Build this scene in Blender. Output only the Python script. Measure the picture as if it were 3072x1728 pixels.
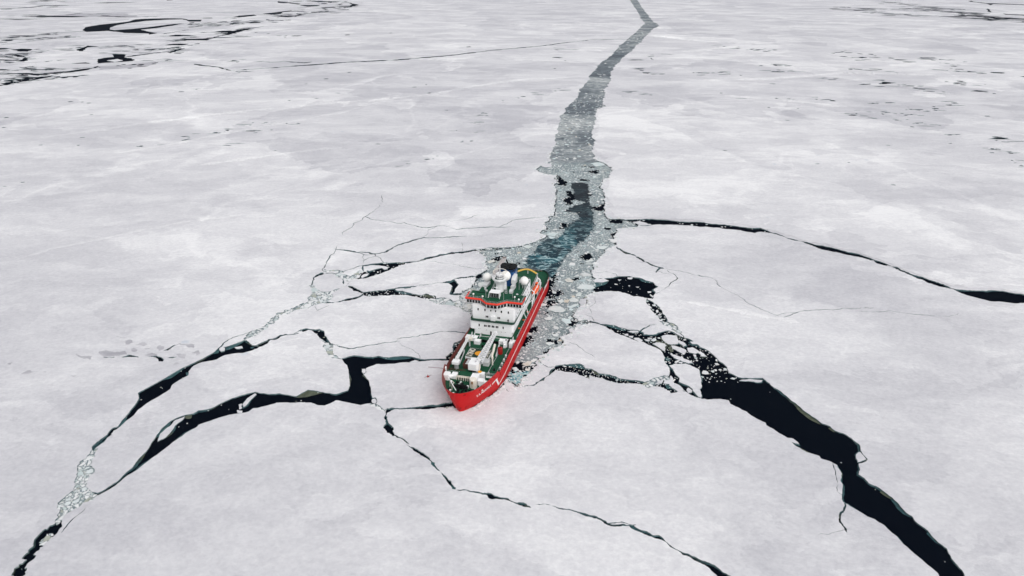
import bpy, bmesh, math, random
import numpy as np
from mathutils import Vector, Matrix, noise
from mathutils.geometry import delaunay_2d_cdt

for o in list(bpy.data.objects):
    bpy.data.objects.remove(o)
scene = bpy.context.scene
COL = scene.collection
R = math.radians

# ---------------------------------------------------------------- camera, sky, sun, exposure
CAM_H = 148.0
cam_d = bpy.data.cameras.new('camera')
cam_d.sensor_width = 36.0
cam_d.lens = 24.0
cam_d.clip_start = 1.0
cam_d.clip_end = 60000.0
cam = bpy.data.objects.new('camera', cam_d)
COL.objects.link(cam)
cam.location = (0, 0, CAM_H)
cam.rotation_euler = (R(90 - 25.092), 0, 0)
scene.camera = cam

SUN_EL, SUN_AZ = 52.0, 150.0      # azimuth clockwise from +Y
world = bpy.data.worlds.new('World')
scene.world = world
world.use_nodes = True
wn = world.node_tree
wn.nodes.clear()
w_out = wn.nodes.new('ShaderNodeOutputWorld')
w_bg = wn.nodes.new('ShaderNodeBackground')
w_sky = wn.nodes.new('ShaderNodeTexSky')
w_hs = wn.nodes.new('ShaderNodeHueSaturation')
w_sky.sky_type = 'NISHITA'
w_sky.sun_disc = False
w_sky.sun_elevation = R(SUN_EL)
w_sky.sun_rotation = R(SUN_AZ)
w_sky.air_density = 1.0
w_sky.dust_density = 4.0
w_sky.ozone_density = 1.0
w_hs.inputs['Saturation'].default_value = 0.22    # overcast: nearly grey
w_bg.inputs['Strength'].default_value = 0.148
wn.links.new(w_sky.outputs[0], w_hs.inputs['Color'])
wn.links.new(w_hs.outputs[0], w_bg.inputs['Color'])
wn.links.new(w_bg.outputs[0], w_out.inputs['Surface'])

sun_d = bpy.data.lights.new('sun', 'SUN')
sun_d.energy = 0.9
sun_d.angle = R(80)
sun_d.color = (1.0, 0.97, 0.94)
sun = bpy.data.objects.new('sun', sun_d)
COL.objects.link(sun)
az = R(SUN_AZ)
sdir = Vector((math.sin(az) * math.cos(R(SUN_EL)), math.cos(az) * math.cos(R(SUN_EL)), math.sin(R(SUN_EL))))
sun.rotation_euler = sdir.to_track_quat('Z', 'Y').to_euler()
sun.location = sdir * 400

scene.view_settings.view_transform = 'Standard'
scene.view_settings.look = 'None'
scene.view_settings.gamma = 1.0
scene.view_settings.use_curve_mapping = False
scene.view_settings.exposure = 0.0
scene.render.engine = 'CYCLES'
scene.cycles.max_bounces = 3
scene.cycles.diffuse_bounces = 2
scene.cycles.use_adaptive_sampling = True
scene.cycles.adaptive_threshold = 0.03
scene.cycles.use_denoising = True

# ---------------------------------------------------------------- helpers
def link(o, parent=None):
    COL.objects.link(o)
    if parent is not None:
        o.parent = parent
    return o

def tag(o, label=None, cat=None, group=None, kind=None):
    if label: o['label'] = label
    if cat: o['category'] = cat
    if group: o['group'] = group
    if kind: o['kind'] = kind
    return o

def mesh_obj(name, verts, faces, mats, parent=None, midx=None, smooth=False):
    me = bpy.data.meshes.new(name)
    me.from_pydata(verts, [], faces)
    for m in (mats if isinstance(mats, (list, tuple)) else [mats]):
        me.materials.append(m)
    if midx is not None:
        me.polygons.foreach_set('material_index', midx)
    if smooth:
        me.polygons.foreach_set('use_smooth', [True] * len(me.polygons))
    me.update()
    return link(bpy.data.objects.new(name, me), parent)

class NT:
    """small node-tree builder"""
    def __init__(s, name):
        s.m = bpy.data.materials.new(name)
        s.m.use_nodes = True
        s.t = s.m.node_tree
        s.t.nodes.clear()
        s.out = s.t.nodes.new('ShaderNodeOutputMaterial')
    def n(s, typ, ins=None, **kw):
        nd = s.t.nodes.new('ShaderNode' + typ)
        for k, v in kw.items():
            setattr(nd, k, v)
        for k, v in (ins or {}).items():
            sock = nd.inputs[k]
            if isinstance(v, bpy.types.NodeSocket):
                s.t.links.new(v, sock)
            else:
                sock.default_value = v
        return nd
    def noise(s, vec, scale, detail=4, rough=0.5, dist=0.0):
        return s.n('TexNoise', {'Vector': vec, 'Scale': scale, 'Detail': detail, 'Roughness': rough, 'Distortion': dist}).outputs['Fac']
    def mapping(s, vec, scale=(1, 1, 1), rot=0.0, loc=(0, 0, 0)):
        return s.n('Mapping', {'Vector': vec, 'Scale': scale, 'Rotation': (0, 0, rot), 'Location': loc}).outputs[0]
    def math(s, op, a, b=0.0, clamp=False):
        return s.n('Math', {0: a, 1: b}, operation=op, use_clamp=clamp).outputs[0]
    def rng(s, v, a, b, c=0.0, d=1.0, smooth=True):
        return s.n('MapRange', {'Value': v, 'From Min': a, 'From Max': b, 'To Min': c, 'To Max': d},
                   interpolation_type='SMOOTHSTEP' if smooth else 'LINEAR').outputs[0]
    def mix(s, fac, a, b):
        nd = s.n('Mix', data_type='RGBA')
        for k, v in ((0, fac), (6, a), (7, b)):
            if isinstance(v, bpy.types.NodeSocket):
                s.t.links.new(v, nd.inputs[k])
            else:
                nd.inputs[k].default_value = v if k == 0 else (*v, 1.0)
        return nd.outputs[2]
    def ramp(s, fac, stops, interp='LINEAR'):
        nd = s.n('ValToRGB', {'Fac': fac})
        cr = nd.color_ramp
        cr.interpolation = interp
        while len(cr.elements) < len(stops):
            cr.elements.new(0.5)
        for e, (p, c) in zip(cr.elements, stops):
            e.position = p
            e.color = (*c, 1.0)
        return nd.outputs[0]
    def pos(s):
        return s.n('NewGeometry').outputs['Position']
    def bump(s, h, strength, dist):
        return s.n('Bump', {'Height': h, 'Strength': strength, 'Distance': dist}).outputs[0]
    def bsdf(s, col, rough=0.6, spec=0.4, normal=None, metal=0.0, coat=0.0):
        b = s.n('BsdfPrincipled')
        def setv(k, v):
            if isinstance(v, bpy.types.NodeSocket): s.t.links.new(v, b.inputs[k])
            elif k == 'Base Color': b.inputs[k].default_value = (*v, 1.0)
            else: b.inputs[k].default_value = v
        setv('Base Color', col); setv('Roughness', rough); setv('Specular IOR Level', spec)
        setv('Metallic', metal)
        if coat: b.inputs['Coat Weight'].default_value = coat; b.inputs['Coat Roughness'].default_value = 0.15
        if normal is not None: s.t.links.new(normal, b.inputs['Normal'])
        s.t.links.new(b.outputs[0], s.out.inputs['Surface'])
        return s.m

# ---------------------------------------------------------------- materials of the ice and water
def m_snow(name='snow', lift=0.0):
    t = NT(name); p = t.pos()
    warp = t.n('TexNoise', {'Vector': p, 'Scale': 0.016, 'Detail': 8.0, 'Roughness': 0.65}).outputs['Color']
    pw = t.n('VectorMath', {0: p, 1: t.n('VectorMath', {0: warp, 1: (45.0, 45.0, 0.0)}, operation='MULTIPLY').outputs[0]}, operation='ADD').outputs[0]
    def terrace(vec, scale, steps, detail, rough):
        """drifts: crisp on the lee edge, fading out upwind"""
        n_ = t.noise(vec, scale, detail, rough, 0.0)
        return t.math('FRACT', t.math('MULTIPLY', n_, steps))
    a = t.noise(t.mapping(pw, (0.75, 1.0, 1.0), R(12)), 0.009, 8, 0.70, 0.2)            # patches of thin and thick snow
    fa = t.rng(a, 0.42, 0.58)
    t1 = terrace(t.mapping(pw, (0.55, 1.0, 1.0), R(-12)), 0.0042, 5.0, 6, 0.50)
    t2 = terrace(t.mapping(pw, (0.5, 1.15, 1.0), R(15)), 0.016, 4.0, 7, 0.55)
    b = t.noise(t.mapping(pw, (0.5, 1.25, 1.0), R(-14)), 0.09, 7, 0.75, 0.3)             # wind-drawn wisps
    fb = t.rng(b, 0.42, 0.62)
    c = t.noise(t.mapping(p, (0.85, 1.1, 1.0), R(20)), 0.6, 6, 0.78, 0.2)                # crust grain
    t0 = terrace(t.mapping(pw, (0.8, 0.5, 1.0), R(-24)), 0.0022, 4.0, 7, 0.52)            # the largest drifts
    cr = t.noise(t.mapping(pw, (0.9, 0.45, 1.0), R(-28)), 0.0034, 4, 0.5, 0.3)
    fr = t.rng(t.math('ABSOLUTE', t.math('SUBTRACT', cr, 0.5)), 0.0, 0.010, 1.0, 0.0)    # low pressure ridges
    v = t.math('ADD', t.math('ADD', t.math('MULTIPLY', fa, 0.32), t.math('MULTIPLY', t0, 0.26)), t.math('MULTIPLY', fb, 0.10))
    v = t.math('ADD', v, t.math('MULTIPLY', fr, 0.15))
    v = t.math('ADD', v, t.math('MULTIPLY', t1, 0.18))
    v = t.math('ADD', v, t.math('MULTIPLY', t2, 0.14))
    v = t.math('ADD', v, t.math('SUBTRACT', t.math('MULTIPLY', t.math('SUBTRACT', c, 0.5), 1.0), -0.02 - lift), True)
    col = t.ramp(v, [(0.0, (0.44, 0.440, 0.48)), (0.36, (0.568, 0.567, 0.597)), (0.66, (0.672, 0.671, 0.694)), (1.0, (0.83, 0.83, 0.84))])
    vo = t.n('TexVoronoi', {'Vector': p, 'Scale': 0.03, 'Randomness': 1.0}, feature='F1')
    wob = t.math('ADD', vo.outputs['Distance'], t.math('MULTIPLY', t.math('SUBTRACT', t.noise(p, 0.7, 3), 0.5), 0.09))
    sp = t.math('MULTIPLY', t.rng(wob, 0.02, 0.075, 1.0, 0.0), t.rng(t.noise(p, 0.013, 2), 0.5, 0.62))
    col = t.mix(t.math('MULTIPLY', sp, 0.6), col, (0.46, 0.53, 0.61))
    return t.bsdf(col, 0.8, 0.2, t.bump(c, 0.35, 0.6))

def m_water():
    t = NT('sea_water'); p = t.pos()
    n = t.bump(t.noise(t.mapping(p, (0.6, 1, 1), 0.2), 0.8, 4, 0.6), 0.10, 0.25)
    d = t.n('BsdfDiffuse', {'Color': (0.0010, 0.0026, 0.0062, 1)})
    g = t.n('BsdfGlossy', {'Color': (1, 1, 1, 1), 'Roughness': 0.12, 'Normal': n})
    mx = t.n('MixShader', {0: 0.006, 1: d.outputs[0], 2: g.outputs[0]})
    t.t.links.new(mx.outputs[0], t.out.inputs['Surface'])
    return t.m

def m_icewall():
    t = NT('ice_edge'); p = t.pos()
    col = t.ramp(t.noise(p, 0.4, 4, 0.6), [(0.3, (0.05, 0.09, 0.10)), (0.6, (0.20, 0.27, 0.28)), (0.8, (0.45, 0.50, 0.50))])
    return t.bsdf(col, 0.4, 0.5)

def m_nilas():
    t = NT('grey_thin_ice'); p = t.pos()
    n = t.noise(t.mapping(p, (0.5, 1.6, 1), R(8)), 0.12, 6, 0.65, 0.4)
    col = t.ramp(n, [(0.3, (0.30, 0.30, 0.335)), (0.5, (0.42, 0.415, 0.45)), (0.7, (0.60, 0.595, 0.625))])
    return t.bsdf(col, 0.55, 0.3)

def m_slush():
    t = NT('slush'); p = t.pos()
    fine = t.noise(p, 0.9, 7, 0.78, 0.4)
    big = t.noise(p, 0.06, 3, 0.5)
    v = t.math('ADD', t.math('MULTIPLY', t.math('SUBTRACT', fine, 0.5), 1.8), t.math('MULTIPLY', t.math('SUBTRACT', big, 0.5), 0.6))
    col = t.ramp(t.math('ADD', v, 0.45, True), [(0.0, (0.025, 0.06, 0.075)), (0.35, (0.17, 0.22, 0.235)), (0.65, (0.38, 0.415, 0.42)), (1.0, (0.62, 0.625, 0.615))])
    return t.bsdf(col, 0.5, 0.3, t.bump(fine, 0.5, 0.3))

def m_far_track():
    t = NT('refrozen_track'); p = t.pos()
    big = t.noise(t.mapping(p, (0.6, 0.8, 1)), 0.014, 6, 0.66, 0.5)
    mid = t.noise(t.mapping(p, (0.7, 1.0, 1)), 0.16, 9, 0.8, 0.3)
    v = t.math('ADD', t.math('MULTIPLY', t.math('SUBTRACT', big, 0.5), 1.7), t.math('ADD', t.math('MULTIPLY', t.math('SUBTRACT', mid, 0.5), 1.6), 0.52))
    col = t.ramp(v, [(0.20, (0.045, 0.058, 0.078)), (0.45, (0.13, 0.155, 0.175)), (0.66, (0.30, 0.33, 0.34)), (0.9, (0.60, 0.62, 0.62))])
    return t.bsdf(col, 0.6, 0.2, t.bump(mid, 0.5, 0.6))

def m_wake():
    t = NT('churned_water'); p = t.pos()
    a = t.noise(t.mapping(p, (0.8, 0.6, 1), R(16)), 0.085, 5, 0.6, 1.2)
    b = t.noise(t.mapping(p, (0.5, 0.9, 1), R(6)), 0.20, 6, 0.62, 2.6)
    near = t.rng(t.n('SeparateXYZ', {0: p}).outputs[1], 345, 460, 1.0, 0.0)     # churn dies down away from the propellers
    foam = t.math('MULTIPLY', t.rng(b, 0.515, 0.585), t.rng(a, 0.36, 0.56, 0.10, 1.0))
    foam = t.math('MULTIPLY', foam, t.math('ADD', t.math('MULTIPLY', near, 0.94), 0.06))
    deep = t.mix(near, (0.004, 0.008, 0.014), (0.003, 0.022, 0.036))
    teal = t.mix(near, (0.006, 0.016, 0.024), (0.018, 0.115, 0.145))
    col = t.mix(t.rng(t.math('ADD', a, t.math('MULTIPLY', t.math('SUBTRACT', b, 0.5), 0.6)), 0.42, 0.62), deep, teal)
    col = t.mix(t.math('MULTIPLY', foam, 0.85), col, (0.48, 0.62, 0.64))
    return t.bsdf(col, 0.4, 0.08, t.bump(b, 0.6, 0.5))

def m_pool():
    t = NT('aerated_pool'); p = t.pos()
    b = t.noise(p, 0.45, 6, 0.65, 1.5)
    col = t.ramp(b, [(0.32, (0.02, 0.10, 0.13)), (0.45, (0.10, 0.30, 0.34)), (0.54, (0.36, 0.56, 0.58)), (0.64, (0.70, 0.77, 0.77))])
    return t.bsdf(col, 0.4, 0.2)

def m_brash():
    t = NT('broken_ice'); p = t.pos()
    g = t.n('NewGeometry').outputs['Random Per Island']
    o = t.n('ObjectInfo').outputs['Random']
    r = t.math('FRACT', t.math('ADD', g, o))
    col = t.ramp(r, [(0.0, (0.72, 0.73, 0.73)), (0.26, (0.60, 0.62, 0.62)), (0.46, (0.46, 0.50, 0.505)), (0.60, (0.58, 0.67, 0.68)), (0.74, (0.40, 0.50, 0.52)), (0.82, (0.66, 0.68, 0.67)), (0.91, (0.60, 0.55, 0.46)), (0.96, (0.80, 0.81, 0.805))], 'CONSTANT')
    k = t.noise(p, 1.4, 5, 0.7)
    col = t.mix(t.rng(k, 0.4, 0.75, 0.0, 0.4), col, (0.68, 0.69, 0.685))
    return t.bsdf(col, 0.6, 0.3, t.bump(k, 0.6, 0.25))

def m_brash_fine():
    t = NT('crushed_fine_ice'); p = t.pos()
    r = t.n('NewGeometry').outputs['Random Per Island']
    tint = t.noise(p, 0.06, 3, 0.5)
    col = t.ramp(r, [(0.0, (0.30, 0.34, 0.35)), (0.3, (0.44, 0.475, 0.48)), (0.6, (0.58, 0.60, 0.60)), (0.85, (0.72, 0.73, 0.73)), (1.0, (0.82, 0.825, 0.82))])
    col = t.mix(t.rng(tint, 0.44, 0.64, 0.0, 0.42), col, (0.48, 0.62, 0.64))
    col = t.mix(t.rng(t.noise(p, 0.045, 3, 0.5), 0.56, 0.68, 0.0, 0.35), col, (0.55, 0.50, 0.43))
    return t.bsdf(col, 0.6, 0.3)

def m_brash_white():
    t = NT('snow_topped_ice'); p = t.pos()
    g = t.n('NewGeometry').outputs['Random Per Island']
    o = t.n('ObjectInfo').outputs['Random']
    r = t.math('FRACT', t.math('ADD', g, o))
    col = t.ramp(r, [(0.0, (0.74, 0.745, 0.75)), (0.4, (0.64, 0.68, 0.69)), (0.62, (0.76, 0.765, 0.77)), (0.80, (0.50, 0.57, 0.57)), (0.93, (0.38, 0.40, 0.34))], 'CONSTANT')
    k = t.noise(p, 1.4, 5, 0.7)
    col = t.mix(t.rng(k, 0.3, 0.8, 0.0, 0.3), col, (0.55, 0.60, 0.62))
    return t.bsdf(col, 0.7, 0.25, t.bump(k, 0.6, 0.25))

def m_wetice():
    t = NT('wet_ice'); p = t.pos()
    o = t.n('ObjectInfo').outputs['Random']
    k = t.noise(p, 0.35, 6, 0.65, 0.5)
    base = t.ramp(o, [(0.0, (0.62, 0.67, 0.67)), (0.5, (0.52, 0.62, 0.63)), (0.8, (0.60, 0.61, 0.58)), (1.0, (0.56, 0.52, 0.44))])
    col = t.mix(t.rng(k, 0.35, 0.65, 0.0, 0.7), base, (0.72, 0.735, 0.73))
    return t.bsdf(col, 0.5, 0.35, t.bump(k, 0.6, 0.5))

def m_ledge(name, c0, c1):
    t = NT(name); p = t.pos()
    col = t.ramp(t.noise(p, 0.6, 5, 0.65), [(0.3, c0), (0.7, c1)])
    return t.bsdf(col, 0.35, 0.3)

SNOW = m_snow(); DRIFT = m_snow('fresh_snow', 0.17); WATER = m_water(); EDGE = m_icewall(); NIL = m_nilas(); SLUSH = m_slush(); TRACK = m_far_track()
WAKE = m_wake(); POOL = m_pool(); BRASH = m_brash(); WETICE = m_wetice(); BRASHW = m_brash_white(); BRASHF = m_brash_fine()
def m_shelf():
    t = NT('submerged_shelf'); p = t.pos()
    k = t.noise(p, 0.5, 5, 0.65)
    teal = t.ramp(k, [(0.3, (0.010, 0.030, 0.036)), (0.7, (0.045, 0.11, 0.12))])
    olive = t.ramp(k, [(0.3, (0.020, 0.026, 0.018)), (0.7, (0.085, 0.10, 0.07))])
    return t.bsdf(t.mix(t.rng(t.noise(p, 0.05, 2), 0.55, 0.62), teal, olive), 0.35, 0.2)
SHELF = m_shelf()
LEDGE_M = {'teal': m_ledge('wet_ledge_teal', (0.012, 0.05, 0.055), (0.05, 0.13, 0.14)),
           'olive': m_ledge('wet_ledge_olive', (0.035, 0.042, 0.026), (0.12, 0.14, 0.095))}

# ---------------------------------------------------------------- surveyed outlines, metres (x right, y away, from below the camera)
LEADS = {
 "main": [[36.36,277.73],[40.17,276.44],[43.17,276.12],[47.5,274.52],[49.95,272.62],[52.11,271.06],[56.79,270.44],[58.86,268.58],[58.76,266.33],[61.09,266.14],[64.15,266.75],[67.24,268.89],[70.46,270.13],[72.52,268.58],[75.35,264.04],[77.42,262.85],[78.97,260.79],[80.65,257.02],[82.39,254.18],[83.91,251.5],[85.79,243.94],[87.88,238.75],[87.27,234.72],[90.24,231.28],[99.86,230.79],[100.96,227.06],[101.22,227.06],[102.61,222.87],[104.57,218.35],[106.3,213.54],[107.31,209.72],[108.79,206],[110.38,202.78],[111.01,200.8],[113.2,199.24],[113.93,196.55],[116.37,194.66],[117.69,192.43],[118.36,189.88],[118.84,188.44],[117.76,185.62],[118.12,181.15],[117.21,180.14],[113.96,178.81],[111.58,173.63],[112.87,169.57],[115.58,166.54],[117.12,163],[117.96,156.79],[119.07,152.21],[120.61,149.35],[120.93,144.81],[122.11,142.62],[121.39,138.82],[121.58,136.06],[121.86,134.71],[121.52,133.42],[119.33,125.32],[112.48,125.32],[114.67,133.42],[114.11,135.61],[113.31,137.43],[111.91,140.94],[110.71,145.06],[109.97,148.07],[108.95,151.42],[107.38,153.81],[104.44,156.79],[101.12,160.99],[101.98,163.88],[103.75,167.44],[104.45,170.49],[106.38,173.94],[106.5,176.19],[106.7,178.15],[105.15,180.14],[102.63,181.49],[102.74,182.85],[99.12,184.92],[97.05,187.73],[96.17,190.24],[98.35,189.02],[97.36,192.21],[95.61,192.43],[92.9,196.55],[90.67,199.63],[90.96,201.19],[88.64,203.57],[86.2,208.05],[84.02,210.56],[81.74,212.85],[81.69,215.27],[78.68,216.14],[72.73,216.23],[72.06,216.19],[69.43,217.73],[67.83,219.51],[67.12,220.86],[65.95,221.32],[64.67,223.61],[63.68,226.17],[63.61,228.29],[63.96,231.18],[63.73,235.12],[63.92,239.92],[62.97,243.3],[64.03,246.49],[63.77,248.65],[63.41,252.5],[61.86,254.74],[59.37,256.73],[58.67,257.59],[57.3,259.62],[54.55,260.49],[52.51,262.26],[49.46,265.24],[46.01,267.97],[43.78,271.37],[42.44,273.88],[40.1,275.79]],
 "mid_lead": [[17.72,239.92],[20.49,240.7],[22.96,240.96],[25.18,241.48],[27.94,241.74],[29.43,240.18],[29.78,238.14],[32.43,237.63],[34.09,235.61],[35.26,234.12],[39.16,233.38],[41.62,231.91],[42.96,230.21],[45.26,229.73],[47.81,229.25],[50.35,228.77],[52.72,227.34],[55.84,225.93],[57.27,226.64],[59.4,226.87],[61.65,226.4],[62.09,223.61],[62.93,222.69],[63.86,221.09],[61.07,219.96],[59.75,222.23],[58.75,223.61],[57.38,224.53],[55.62,224.76],[52.38,225.46],[49.99,226.64],[47.39,226.64],[44.79,226.64],[41.7,226.87],[39.26,228.06],[37.05,229.25],[34.86,230.69],[32.32,231.67],[31.37,232.64],[30.88,229.25],[29.37,231.18],[27.65,232.64],[25.7,234.62],[23.6,235.12],[21.21,235.36],[17.8,236.62]],
 "pond": [[55.82,329.66],[62.84,329.66],[67.11,327.96],[69.31,324.59],[73.34,322.11],[74.9,316.82],[71.85,313.25],[70.24,305.54],[69.35,302.54],[66.87,303.28],[63.45,306.29],[57.86,308.58],[53.59,311.29],[49.96,311.68],[45.85,310.9],[41.75,310.13],[35.94,308.58],[34.79,318.03],[39.09,327.11],[44.57,326.27],[47.8,327.11],[52.44,327.96]],
 "pond_tail": [[66.77,303.66],[68.48,299.59],[70.37,295.96],[71,291.01],[71.12,286.87],[72.04,282.15],[71.51,278.86],[69.7,278.21],[68.51,281.49],[67.24,286.19],[66.62,289.62],[66.77,293.82],[65.49,297.4],[65.98,301.06]],
 "arc1": [[71.62,418.98],[80.42,420.27],[87.1,421.56],[95.48,420.27],[102.64,418.34],[109.86,415.92],[120.82,415.42],[129.18,411.66],[140.77,407.95],[148.02,404.31],[156.35,404.31],[158.89,399.53],[162.2,393.69],[153.99,397.18],[149.15,394.85],[144.97,397.18],[139.46,400.72],[130.54,404.31],[120.14,406],[113.2,408.44],[108.33,409.18],[100.92,410.17],[93.63,410.79],[87.73,408.57],[80.55,408.32],[75.45,413.28]],
 "arc2": [[170.57,382.44],[176.79,378.1],[182.9,373.83],[190.62,366.56],[195.68,362.51],[200.48,356.58],[203.39,350.23],[199.4,352.71],[194.19,357.55],[188.41,361.51],[181.43,366.56],[176.67,373.83]],
 "arc3": [[221.79,316.78],[225.35,313.6],[230.64,312.34],[238.97,311.72],[247.68,311.72],[251.85,308.93],[255.86,307.4],[275.09,304.37],[267.77,294.43],[249.49,298.02],[241.64,298.46],[234.63,299.62],[229.11,304.37],[225.05,309.7]],
 "l8": [[-81.88,344.77],[-76.85,347.09],[-71.6,348.49],[-64.33,348.96],[-58.14,349.43],[-53.11,350.38],[-50.33,351.8],[-52.31,349.9],[-56.78,347.55],[-61.73,343.85],[-65.36,339.31],[-68.35,335.75],[-71.29,332.25],[-74.33,329.66],[-77.34,327.11],[-81.26,325.85],[-83.88,328.38],[-83.37,330.95],[-81.34,333.12],[-80.8,337.52],[-82.06,342.02]],
 "l9": [[-75.36,310.13],[-71.91,311.29],[-67.1,312.46],[-62.94,313.64],[-58.25,316.02],[-54.29,316.82],[-49.31,317.63],[-44.34,318.84],[-49.2,316.82],[-53.96,314.43],[-57.33,314.43],[-59.29,314.04],[-58.32,312.07],[-55.58,311.68],[-51.97,309.74],[-48.06,307.82],[-44.94,306.67],[-43.17,308.58],[-38.29,306.29],[-37.62,302.91],[-40.81,302.17],[-44.16,302.91],[-48,304.78],[-51.49,306.29],[-54.85,306.67],[-60.14,306.67],[-64.37,306.29],[-69.18,305.54],[-73.21,305.91],[-75.01,306.67]],
 "l10": [[-36.46,322.11],[-33.51,323.76],[-30.18,325.43],[-28.95,322.93],[-27.51,319.65],[-28.13,316.42],[-28.91,313.25],[-29.01,310.13],[-29.5,307.82],[-31.12,307.43],[-31.14,311.68],[-30.72,314.83],[-31.38,318.84],[-32.92,320.87]],
 "l12": [[-104.52,327.11],[-104.36,330.52],[-102.55,334.43],[-101.24,334.87],[-99.84,333.55],[-102.37,330.95],[-103.81,328.38]],
 "l13": [[-96.1,269.82],[-93.42,271.99],[-90.47,271.06],[-88.59,270.75],[-86.96,271.37],[-84.4,269.51],[-83.04,265.24],[-81.14,262.26],[-79.69,259.91],[-77.71,256.45],[-76.89,254.18],[-77.74,254.18],[-79.44,255.31],[-80.71,258.17],[-83.03,261.67],[-84.78,262.85],[-87.34,267.06],[-89.46,269.51],[-91.88,270.75],[-93.46,268.89]],
 "l14b": [[-104.04,263.74],[-103.22,265.84],[-100.55,266.75],[-99.78,266.14],[-101.77,264.94]],
 "l14": [[-108.01,257.59],[-109.63,256.45],[-112.31,256.73],[-114.75,259.62],[-116.92,261.67],[-118.98,259.33],[-123.23,255.31],[-126.15,254.74],[-126.23,252.78],[-126.83,250.01],[-128.76,246.49],[-131.09,242.78],[-133.47,239.41],[-135.7,235.86],[-138.49,229.73],[-141.25,224.53],[-143.61,220.19],[-141.57,216.84],[-141.17,215.53],[-140.7,212.08],[-140.69,209.13],[-140.5,205.88],[-140.6,202.38],[-140.15,199.24],[-139.82,197.7],[-139.48,198.85],[-138.89,202.78],[-137.91,205.59],[-138.06,209.3],[-137.41,210.98],[-136.96,213.11],[-135.04,216.84],[-132.4,222.69],[-132.97,225.93],[-131.71,229.25],[-129.59,232.89],[-130.76,235.61],[-130.54,240.18],[-128.35,242.78],[-123.14,244.89],[-121.16,248.38],[-117.29,250.01],[-114.02,250.29],[-110.85,252.5],[-109.15,254.18],[-108.77,256.45]],
 "l15": [[-131.09,165.65],[-128.7,165.05],[-127.19,166.84],[-125.36,170.49],[-124.66,174.9],[-124.04,178.81],[-123.73,183.54],[-123.53,187.73],[-124.01,193.54],[-124.15,197.31],[-122.93,202.38],[-121.42,204.38],[-119.24,206],[-116.68,206.82],[-115.6,208.88],[-110.56,210.98],[-109.41,213.11],[-106.24,216.58],[-101.8,219.69],[-98.71,221.04],[-96.79,220.19],[-92.76,219.51],[-89.09,219.96],[-84.63,218.62],[-82.16,217.95],[-80.57,220.41],[-78.96,222.46],[-76.41,222],[-72.79,220.86],[-67.38,219.51],[-63.35,222],[-63.32,225.46],[-64.61,230.21],[-66.15,236.12],[-67.57,240.18],[-70.42,244.36],[-71.05,245.95],[-69.51,246.49],[-66.57,248.38],[-62.78,247.57],[-58.45,246.76],[-55.87,247.84],[-51.47,246.49],[-46.11,247.84],[-41.82,247.03],[-38.88,245.69],[-36.68,244.89],[-29.22,245.53],[-25.26,244.46],[-29.07,243.94],[-34.58,243.94],[-39.89,242.78],[-42.6,242.52],[-46.67,242.26],[-48.46,241.48],[-55.79,241.22],[-58.63,238.9],[-59.51,237.88],[-58.71,235.12],[-59.52,233.13],[-58.21,231.18],[-56.79,229.25],[-55.55,225.46],[-54.09,220.41],[-52.92,216.84],[-51.7,217.06],[-50.65,214.66],[-50.88,212.51],[-52.77,213.36],[-56.49,212.08],[-58.9,212.94],[-66.4,215.31],[-67.93,213.36],[-69.79,211.87],[-72.57,212.08],[-75.5,213.79],[-79.79,214.01],[-83.15,213.58],[-87.19,213.79],[-91.47,211.66],[-94.43,210.18],[-95.9,210.18],[-96.73,208.05],[-99.75,206.98],[-103.27,206],[-107.16,203.57],[-111.92,200.02],[-111.9,198.85],[-114.49,195.04],[-117.07,188.44],[-118.85,183.54],[-121.1,178.15],[-123.69,172.99],[-124.82,168.65],[-127.55,164.46],[-128.55,163.29],[-130.1,163.88]],
 "bowcrack": [[-47.05,208.63],[-44.65,210.47],[-38.75,210.47],[-32.97,211.49],[-28.1,212.17],[-24.26,213.54],[-20.81,213.88],[-19.06,210.14],[-24.03,210.81],[-27.93,210.47],[-31.74,209.38],[-37.65,209.55],[-43.51,209.47],[-45.88,207.47]],
 "b1": [[-36.41,190.24],[-34.15,187.02],[-33.41,186.53],[-35.15,187.73]],
 "b2": [[-27.17,180.82],[-25.5,179.48],[-24.58,176.84],[-22.12,173.63],[-19.31,170.49],[-17.6,167.44],[-17.66,166.54],[-18.8,166.84],[-20.05,169.26],[-22.55,173.63],[-25.01,176.84],[-26.74,178.81]],
 "b3": [[16.45,157.89],[20.35,156.79],[24.18,155.42],[26.39,154.07],[28.66,151.95],[27.33,152.21],[24.06,154.34],[19.53,156.51]],
 "b4": [[34.26,151.68],[35.43,151.68],[37.06,149.86],[40.48,147.56],[42.39,147.56],[43.79,145.06],[45.25,143.1],[47.65,141.18],[50.64,139.76],[53.16,138.12],[55.34,136.75],[58.01,133.42],[63.75,126.96],[59.96,126.96],[54.56,133.82],[53.36,136.06],[50.61,138.12],[47.44,140.23],[44.51,143.1],[42.1,146.05],[40.01,147.06],[36.89,148.83],[34.79,150.12]],
 "starboard": [[-21.63,261.69],[-25.1,259.02],[-25.74,254.68],[-25.21,251.42],[-27.85,247.17],[-27.06,244.32],[-24.64,242.53],[-20.2,256.89]],
 "r1": [[2264.53,3674.01],[2314.21,3721.71],[2260.76,3627.5],[2219.49,3452.45],[2246.57,3452.45],[2310.01,3331.67],[2350.46,3218.9],[2309.62,3161.76],[2273.63,3278.1],[2198.39,3371],[2110.07,3255.65],[2189.7,3411.25],[2233.42,3609.21]],
 "r2": [[1769.37,2648.21],[1770.61,2613.9],[1796.56,2575.73],[1841.6,2507.01],[1801.04,2450.28],[1765.18,2529.52],[1737.07,2585.17]],
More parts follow.
